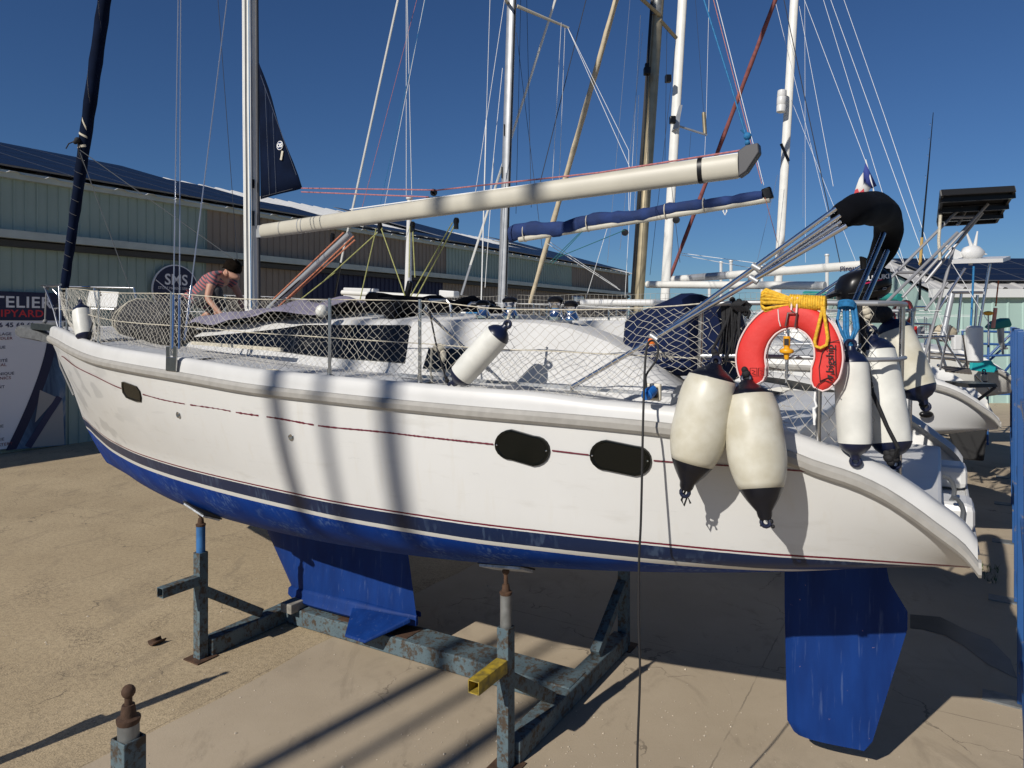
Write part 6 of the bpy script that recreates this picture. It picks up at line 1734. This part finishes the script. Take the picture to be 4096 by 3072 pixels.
rig(y3, [((2430, 1050, 15), (2520, 0, 15), .005, WIRE, S_), ((2480, 1000, 15), (2570, 130, 15), .005, WIRE, S_), ((2538, 850, 15), (2555, 380, 15), .005, WIREW, S_), ((2500, 1190, 15), (2562, 60, 15), .005, WIREW, S_), ((2660, 640, 15.6), (2668, 110, 15.6), .005, WIRED, S_), ((2600, 1100, 15.2), (2705, 150, 15.6), .005, WIRED, S_), ((2345, 1190, 15), (2445, 860, 15), .005, WIREW, S_), ((2720, 1050, 15), (2675, 640, 15.6), .006, WIRED, S_), ((2480, 1160, 15.2), (2190, 975, 15), .008, WIREW, 'sheet'), ((2470, 1150, 15.2), (2200, 968, 15), .006, WIREW, 'sheet')])
m = MB(); m.tube([W(2588, 1138, 15.5), W(3300, 1143, 12.6)], .075, 12); m.build('boom', ALUW, y3)

y4, o4 = bg_yacht(18.5, -.2, 'sailing yacht with a white mast and named white boom', bg_hull_mat('hull_four', (.03, .02, .02)))
ms4, a4, t4 = bg_mast(y4, o4, 2668, 1050, 2730, .13, ALUW, depth=20)
for x0, y0, x1, y1 in ((2717, 505, 2827, 540), (2735, -20, 2760, -10)):
    m = MB(); m.bar(W(x0, y0, 20), W(x1, y1, 20.2), .06, .04); m.build('spreader', ALU, ms4)
m = MB(); m.poly([W(2692, 520, 19.8), W(2718, 420, 19.8), W(2730, 420, 19.8), W(2714, 510, 19.8)], Vector((0, .3, 0))); m.build('mast_bracket', ALU, ms4, smooth=False)
m = MB(); m.tube([W(2820, 536, 20.2), W(2815, 450, 20.2)], .055, 10); m.build('radar_reflector', GOLD, ms4)
for px, py in ((2672, 315), (2690, 480)):
    m = MB(); m.box(W(px, py, 19.7), (.16, .16, .2)); m.build('deck_light', BLACK, ms4, bevel=.02)
furled(y4, 2680, 1110, 21, 3101, 0, 19.5, .058, DRED)
m = MB(); p0, p1 = W(2692, 1118, 19), W(3480, 1058, 14.5); m.tube([p0, lerp(p0, p1, .5), p1], .095, 14); bm4 = m.build('boom', ALUW, y4)
m = MB(); m.tube([lerp(p0, p1, .12), lerp(p0, p1, .34)], .097, 14); m.build('boom_sleeve', ALU, bm4)
dd = (p1 - p0).normalized(); pz = W(3352, 1083, 15.05)
text_mb('Pirou', .165, pz - Vector((0, .098, 0)) - ZV * .03, dd, ZV, bold=.003, off=.012).build('boom_lettering', BANN, bm4, smooth=False, fix=False)
rig(y4, [((2815, 455, 20.2), (2782, 0, 20), .005, WIRED, S_), ((2824, 500, 20.2), (2836, 0, 20), .005, WIREW, S_), ((2818, 640, 20.2), (2822, 545, 20.2), .005, WIREW, S_), ((2757, 630, 20), (2764, 530, 20), .005, WIRED, S_), ((3360, 1050, 15), (3136, 0, 16), .010, WIRED, 'backstay'), ((3100, 1090, 19), (2725, 1020, 19), .008, WIREW, 'lifeline'), ((3200, 1075, 18), (2720, 1012, 19), .008, WIREW, 'lifeline')])

y5, o5 = bg_yacht(24.8, 1.0, 'far sailing yacht with a cream mast carrying a white radar reflector', bg_hull_mat('hull_five', (.03, .03, .04)))
ms5, a5, t5 = bg_mast(y5, o5, 3118, 1025, 3177, .125, ALUW, depth=22)
m = MB(); q = W(3124, 450, 21.8); m.lathe([(.10, 0), (.135, .02), (.14, .2), (.13, .22), (.14, .24), (.14, .45), (.13, .47), (.14, .5), (.13, .66), (.10, .68)], q, Vector((.05, 0, 1)), 18); m.build('radar_reflector', WHITE, ms5)
m = MB(); m.bar(W(3124, 575, 21.7), W(3155, 645, 21.7), .05, .07); m.build('spreader', BLACK, ms5)
rig(y5, [((3333, 745, 14), (3197, 25, 18), .0045, WIREW, S_), ((3462, 645, 13), (3218, 0, 16), .0042, WIREW, S_), ((3615, 1050, 13), (3294, 0, 16), .0042, WIREW, S_), ((3700, 1040, 13), (3323, 0, 16), .0045, WIREW, S_), ((3728, 1030, 13), (3540, 470, 14.4), .0045, WIREW, S_), ((3540, 470, 14.4), (3376, 0, 16), .0042, WIREW, S_), ((3222, 1050, 20), (3219, 0, 20), .0042, WIREW, S_), ((3425, 1050, 18), (3165, 400, 21), .0042, WIREW, S_), ((3310, 850, 20), (3100, 0, 21), .005, WIREW, S_), ((3030, 1040, 21), (3110, 700, 21.5), .006, WIRE, S_), ((3212, 870, 20), (3212, 610, 21), .005, WIRE, S_)])
m = MB(); m.tube([W(3220, 1178, 19), W(3600, 1190, 16)], .09, 12); m.build('rolled_awning', TEALC, y5)
# a short white pole and forward pole of the second yacht
m = MB(); m.tube([W(1632, 1165, 14.8), W(1638, 800, 14.8)], [.075, .045], 12); o = m.build('mizzen_pole', WHITE, y2)
m = MB(); m.lathe([(.05, 0), (.07, .02), (.07, .05), (.02, .06)], W(1638, 800, 14.8), ZV, 14); m.build('pole_cap', WHITE, o)
# distant masts
for k, (px, pt, pb2, Y) in enumerate(((2884, 1052, 1230, 42), (2924, 1048, 1230, 40), (2838, 1150, 1230, 38), (3048, 1070, 1240, 44), (3308, 1024, 1200, 36))):
    m = MB(); p = W(px, pt, Y); m.tube([Vector((p.x, p.y, 0)), p], .085, 8); m.lathe([(.10, 0), (.12, .03), (.10, .1)], p, ZV, 10)
    o = m.build('distant_mast', WHITE); tag(o, 'far white pole rising above the yachts against the sky', 'mast', 'far white poles')
# ================================================================== STERN GEAR OF THE SECOND AND THIRD YACHT (right)
ar = empty('stern_arch', onU(3700, 1500, .5, o2), 'steel stern arch carrying a black solar panel seen from below', 'arch')
pc_ = [W(3766, 768, 8.5), W(4056, 752, 8.5), W(3982, 880, 9.6), W(3752, 893, 9.6)]
nrm = (pc_[1] - pc_[0]).cross(pc_[2] - pc_[1]).normalized(); nrm = nrm if nrm.z > 0 else -nrm
m = MB(); m.poly(pc_, nrm * .03); m.build('solar_panel', mat('panel_back', (.020, .020, .021), .8, spec=.2), ar, smooth=False)
for i in range(4):
    m = MB(); m.bar(pc_[i] - nrm * .01, pc_[(i + 1) % 4] - nrm * .01, .03, .07, up=nrm); m.build('panel_frame', mat('panel_frame_black', (.012, .012, .012), .5), ar, smooth=False)
for q in (.12, .45, .75):
    a, b_ = lerp(pc_[0], pc_[3], q) - nrm * .05, lerp(pc_[1], pc_[2], q) - nrm * .05; m = MB(); m.bar(a - (b_ - a) * .01, b_ + (b_ - a) * .02, .07, .06); m.build('panel_rail', BLACK, ar, smooth=False)
for x0, y0, d0, x1, y1, d1 in ((3545, 1130, 9.0, 3848, 826, 9.0), (3610, 1190, 9.0, 3952, 815, 8.9), (3545, 1210, 8.6, 3830, 930, 8.8), (3700, 1130, 9.2, 3930, 850, 9.0), (3800, 870, 9.0, 3900, 868, 9.0), (3585, 1090, 9, 3700, 1090, 9), (3870, 830, 9.2, 3830, 900, 9.1)):
    m = MB(); m.tube([W(x0, y0, d0), W(x1, y1, d1)], .019, 8); m.build('tube', mat('steel_dull', (.30, .30, .31), .5, .35), ar)
for x0, y0, x1, y1 in ((3690, 1460, 3815, 990), (3700, 1240, 3790, 1130), (3545, 1210, 3550, 1500), (3585, 1205, 3600, 1290)):
    m = MB(); m.tube([W(x0, y0, 9.0), W(x1, y1, 9.0)], .019, 8); m.build('tube', mat('steel_dull', (.30, .30, .31), .5, .35), ar)
m = MB(); m.tube([W(3480, 1208, 9), W(3600, 1212, 9), W(3612, 1290, 9)], .018, 8); m.build('tube', mat('steel_dull', (.30, .30, .31), .5, .35), ar)
rope([W(3762, 860, 8.9), W(3755, 960, 8.9), W(3760, 1040, 8.9)], .018, ROPEC, 'webbing', ar)
rl = empty('cable_coil', W(3615, 1260, 8.8), 'coil of red cable hanging on the second yacht stern rail', 'cable')
for k in range(7):
    c = W(3604 + k * 2, 1252, 8.8 + .01 * k); rx, rz = (34 + 2 * k % 7) * 8.8 / 2870, (44 + k) * 8.8 / 2870
    m = MB(); m.tube([c + Vector((math.cos(t) * rx + .02 * math.sin(t), .02 * math.sin(3 * t), math.sin(t) * rz)) for t in [2 * math.pi * j / 20 for j in range(20)]], .010, 6, closed=True); m.build('loop', mat('cable_red', (.30, .03, .03), .5) if k % 3 else BLACKR, rl)
# fishing rod
fr = empty('fishing_rod', W(3678, 1110, 9.2), 'tall black fishing rod standing at the stern of the second yacht', 'fishing rod')
m = MB(); m.tube([W(3678, 1200, 9.2), W(3690, 930, 9.2), W(3712, 690, 9.2), W(3733, 450, 9.2)], [.016, .012, .009, .004], 8); m.build('blank', BLACK, fr)
m = MB(); m.tube([W(3680, 1060, 9.2), W(3688, 950, 9.2)], .018, 8); m.build('grip', mat('cork', (.45, .30, .10), .8), fr)
for px, py in ((3687, 928), (3703, 804), (3710, 709), (3720, 625), (3725, 558), (3730, 500)):
    p = W(px, py, 9.17); m = MB(); m.tube([p + Vector((-.02, 0, 0)), p + Vector((-.035, 0, .01)), p + Vector((-.02, 0, .025))], .003, 5); m.build('guide', CHROME, fr)
# flag of France on a leaning staff
fl = empty('flag', W(3500, 840, 8.4), 'French flag with blue, white and red bands above the black hood', 'flag')
st0, st1 = W(3508, 790, 8.4), W(3462, 645, 8.4)
m = MB(); m.tube([W(3530, 900, 8.4), st1 + ZV * .02], .008, 8); m.build('staff', WIREW, fl)
bands = [mat('flag_blue', (.03, .05, .24), .8), mat('flag_white', (.66, .65, .62), .8), mat('flag_red', (.48, .05, .06), .8)]
for k, pts in enumerate(([(3462, 652), (3485, 700), (3506, 744), (3484, 754), (3462, 732), (3452, 715), (3453, 685)], [(3452, 690), (3453, 722), (3484, 754), (3470, 770), (3452, 778), (3420, 760), (3436, 715)], [(3420, 760), (3440, 750), (3454, 745), (3458, 775), (3440, 800), (3408, 812)])):
    m = MB(); ps = [W(a, b_, 8.4 + .05 * math.sin(a * .09 + b_ * .05) - .03 * k) for a, b_ in pts]; c = sum(ps, Vector()) / len(ps); n = len(ps)
    m.add(ps + [c], [(i, (i + 1) % n, n) for i in range(n)]); o = m.build('flag_band', bands[k], fl, angle=80); q_ = o.modifiers.new('t', 'SOLIDIFY'); q_.thickness = .004
# white wind generator on the third yacht's flat panel frame
wg = empty('wind_generator', W(3860, 1040, 12), 'white wind generator with a tail fin above a flat solar panel', 'wind generator')
m = MB(); m.lathe([(.02, -.18), (.10, -.12), (.135, 0), (.12, .10), (.05, .22), (.01, .26)], W(3886, 1012, 12), Vector((1, .2, .03)), 18); m.build('hub', WHITE, wg)
for a in (80, 110, -8):
    d = Vector((math.cos(R(a)), 0, math.sin(R(a)))); p = W(3895, 1010, 12); m = MB(); m.tube([p + d * .05, p + d * (.36 if a > 0 else .22)], [.035, .012], 8, ry=None); m.build('blade', WHITE, wg)
m = MB(); m.poly([W(3865, 1018, 12), W(3800, 985, 12), W(3775, 972, 12), W(3778, 985, 12), W(3815, 1015, 12), W(3815, 1040, 12), W(3860, 1025, 12)], Vector((0, .02, 0))); m.build('tail_fin', WHITE, wg, smooth=False)
m = MB(); m.tube([W(3884, 1020, 12), W(3882, 1060, 12)], .03, 8); m.build('pole', WHITE, wg)
fp = empty('panel_frame', W(3890, 1500, 12), 'tubular steel frame holding a flat white solar panel over the third yacht', 'frame')
pq = [W(3808, 1040, 11.5), W(4012, 1034, 11.5), W(4042, 1024, 12.6), W(3825, 1030, 12.6)]
m = MB(); m.poly(pq, -ZV * .06); m.build('solar_panel', WHITE, fp, smooth=False)
for x0, y0, x1, y1 in ((3860, 1072, 3740, 1260), (3960, 1055, 3900, 1400), (3810, 1170, 3930, 1170), (3745, 1260, 3700, 1380), (3910, 1180, 3900, 1310), (3845, 1175, 3830, 1330), (3905, 1400, 3840, 1490), (3718, 1352, 3810, 1350), (3720, 1410, 3880, 1425), (3720, 1430, 3860, 1440), (3740, 1330, 3790, 1490), (3750, 1460, 3785, 1475)):
    m = MB(); m.tube([W(x0, y0, 11.6), W(x1, y1, 11.6)], .022, 8); m.build('tube', STEEL, fp)
for x0, y0, x1, y1 in ((3808, 1175, 3768, 1360),):
    m = MB(); m.tube([W(x0, y0, 11.5), W(x1, y1, 11.5)], .045, 10); m.build('oar', ALU, fp)
rope([W(3895, 1065, 11.4), W(3890, 1180, 11.4), W(3882, 1330, 11.4)], .016, ROPEB, 'blue_tackle', fp)
m = MB(); m.box(W(3840, 1370, 11.4), (.24, .1, .24)); m.build('control_box', WHITE, fp, bevel=.02, smooth=False)
m = MB(); m.sphere(W(3775, 1332, 11.7), .22, 16, 10, sc=(1, .5, .65)); o = m.build('seat_cushion', mat('canvas_tan', (.42, .36, .26), .8)); tag(o, 'tan rounded seat cushion under the flat panel frame', 'cushion')
m = MB(); m.lathe([(.08, 0), (.12, .03), (.12, .55), (.08, .58)], W(3898, 1450, 11.3), ZV, 16); o = m.build('liferaft_canister', WHITE); tag(o, 'white liferaft canister standing at the third yacht stern', 'canister')
# teal-covered outboard on the third yacht
to = empty('covered_outboard', W(4010, 1370, 13), 'outboard motor under a teal hood at the turquoise stern', 'outboard motor')
m = MB(); m.poly([W(3968, 1310, 13), W(3992, 1285, 13), W(4040, 1270, 13), W(4052, 1300, 13), W(4045, 1308, 13), W(3985, 1318, 13)], Vector((0, .25, 0))); m.build('hood', TEALC, to, bevel=.03)
m = MB(); m.tube([W(4002, 1312, 13.1), W(4005, 1370, 13.1), W(4015, 1395, 13.1)], [.06, .05, .03], 10); m.tube([W(4000, 1395, 13.1), W(4030, 1393, 13.1)], .02, 8); m.tube([W(4010, 1395, 13.1), W(4012, 1418, 13.1)], .02, 8); m.build('leg', ALU, to)
bo = empty('danbuoy', W(3975, 1310, 12.8), 'pink and yellow man-overboard pole at the turquoise stern', 'buoy')
m = MB(); m.tube([W(3972, 1312, 12.8), W(3982, 1232, 12.8)], .033, 10); m.build('float', mat('float_pink', (.62, .27, .20), .6), bo)
m = MB(); m.tube([W(3983, 1225, 12.8), W(3994, 1122, 12.8)], .012, 8); m.build('staff', mat('staff_orange', (.40, .10, .02), .6), bo)
m = MB(); m.sphere(W(3953, 1253, 12.8), .09, 14, 8, sc=(1, .6, .45)); o = m.build('horseshoe_yellow', YELLOW); tag(o, 'yellow rescue float on a thin rod at the turquoise stern', 'float')
m = MB(); m.tube([W(3953, 1262, 12.8), W(3955, 1380, 12.8)], .012, 8); m.build('rod', ALU, bo)
f4 = fender(W(3936, 1485, 12.4), W(3938, 1535, 12.4), .055, FENDC, 'small cream fender at the turquoise stern', name='fender')
# swim platform of the second yacht (dark grating on brackets)
sw = empty('swim_platform', W(3930, 1560, 9.6), 'dark folding swim platform on a bracket behind the second yacht', 'platform')
m = MB(); m.poly([W(3870, 1535, 9.4), W(3985, 1535, 9.6), W(3992, 1548, 9.6), W(3880, 1552, 9.4)], Vector((0, .5, .0))); m.build('grating', BLACK, sw, smooth=False)
m = MB(); m.tube([W(3980, 1550, 9.6), W(3905, 1605, 9.5), W(3880, 1600, 9.5)], .02, 8); m.build('bracket', BLACK, sw)
m = MB(); q = onU(3705, 1657, 1.36, o2); m.sphere(q, .09, 16, 8, sc=(1, .5, .5)); m.build('exhaust_outlet', BLACK, y2)
for x0, y0, x1, y1, d in ((3560, 1290, 3720, 1298, 9), (3640, 1352, 3815, 1345, 9.6), (3720, 1300, 3716, 1450, 9.4), (3800, 1300, 3760, 1480, 9.6), (3850, 1340, 3870, 1470, 10), (3660, 1230, 3640, 1400, 9.2), (3660, 1228, 3705, 1228, 9.2), (3760, 1340, 3850, 1470, 10.2), (3900, 1500, 3960, 1560, 12), (3890, 1240, 3870, 1440, 11.5)):
    m = MB(); m.tube([W(x0, y0, d), W(x1, y1, d + .2)], .014, 8); m.build('stern_tube', STEEL, y2)
m = MB()
for k in range(7): m.bar(W(3782 + k * 15, 1466 + k * 1.5, 10.3), W(3790 + k * 15, 1486 + k * 1.5, 9.9), .05, .02)
m.build('slatted_seat', mat('teak_grey', (.10, .085, .07), .8), y2, smooth=False)
for x0, col in ((3658, (.5, .02, .02)), (3672, (.7, .7, .68)), (3688, (.3, .3, .31))):
    m = MB(); m.box(W(x0, 1325, 9.3), (.045, .04, .13)); m.build('flag_roll', mat('roll_%d' % x0, col, .6), y2, smooth=False)
for a, b_ in (((3720, 1250), (3530, 900)), ((3840, 1480), (3660, 1010)), ((3800, 1190), (3600, 1060)), ((3690, 1330), (3560, 1050)), ((3960, 1300), (3800, 1040))):
    rope([W(*a, 11), W(*b_, 11)], .005, WIREW, 'backstay', y3)
# low far hedge line and boats beyond: plain quay wall between the shed and the warehouse
qw = MB(); qw.box((9, 60, .9), (40, .4, 1.8)); o = qw.build('quay_wall', mat('wall_grey', (.34, .33, .31), .8, var=.1, vscale=1), smooth=False); tag(o, 'low grey quay wall far behind the yachts', 'wall')
# weeds at the foot of the fence
m = MB(); random.seed(3)
for i in range(60):
    p = FP(3.6 + random.uniform(-.35, .35), -.25 + random.uniform(-.12, .12), 0); d = Vector((random.uniform(-1, 1), random.uniform(-1, 1), random.uniform(.6, 1.6))) * .06
    sd2 = Vector((d.y, -d.x, 0)).normalized() * .006; m.add([p - sd2, p + sd2, p + d], [(0, 1, 2)])
m.build('weeds', mat('weed_green', (.06, .10, .03), .8), smooth=False, kind='stuff', fix=False)

# ================================================================== SPARS OF THE ROW BEHIND THE CAMERA (their shadows fall on hull and concrete)
ld = Vector((math.sin(SUN_AZ), math.cos(SUN_AZ), 0))
for k, (p, back, r, lab) in enumerate(((BT(4.45, 1.84, 0), 17, .09, 'aluminium mast in the open yard facing the yacht, nearest the warehouse'), (BT(3.98, 1.82, 0), 18.5, .055, 'slim aluminium mast in the open yard between two thicker ones'), (BT(3.40, 1.78, 0), 16.5, .10, 'thick aluminium mast in the open yard facing the yacht, nearest the fence'))):
    b_ = p - ld * back - BV * .9 * (2.5 + back * .65) / 23; b_.z = 0
    o = spar([b_, b_ + ZV * 23 + BV * .9], r, r * .8, ALU, 'mast', None); tag(o, lab, 'mast', 'masts in the open yard')
print('objects', len(bpy.data.objects))
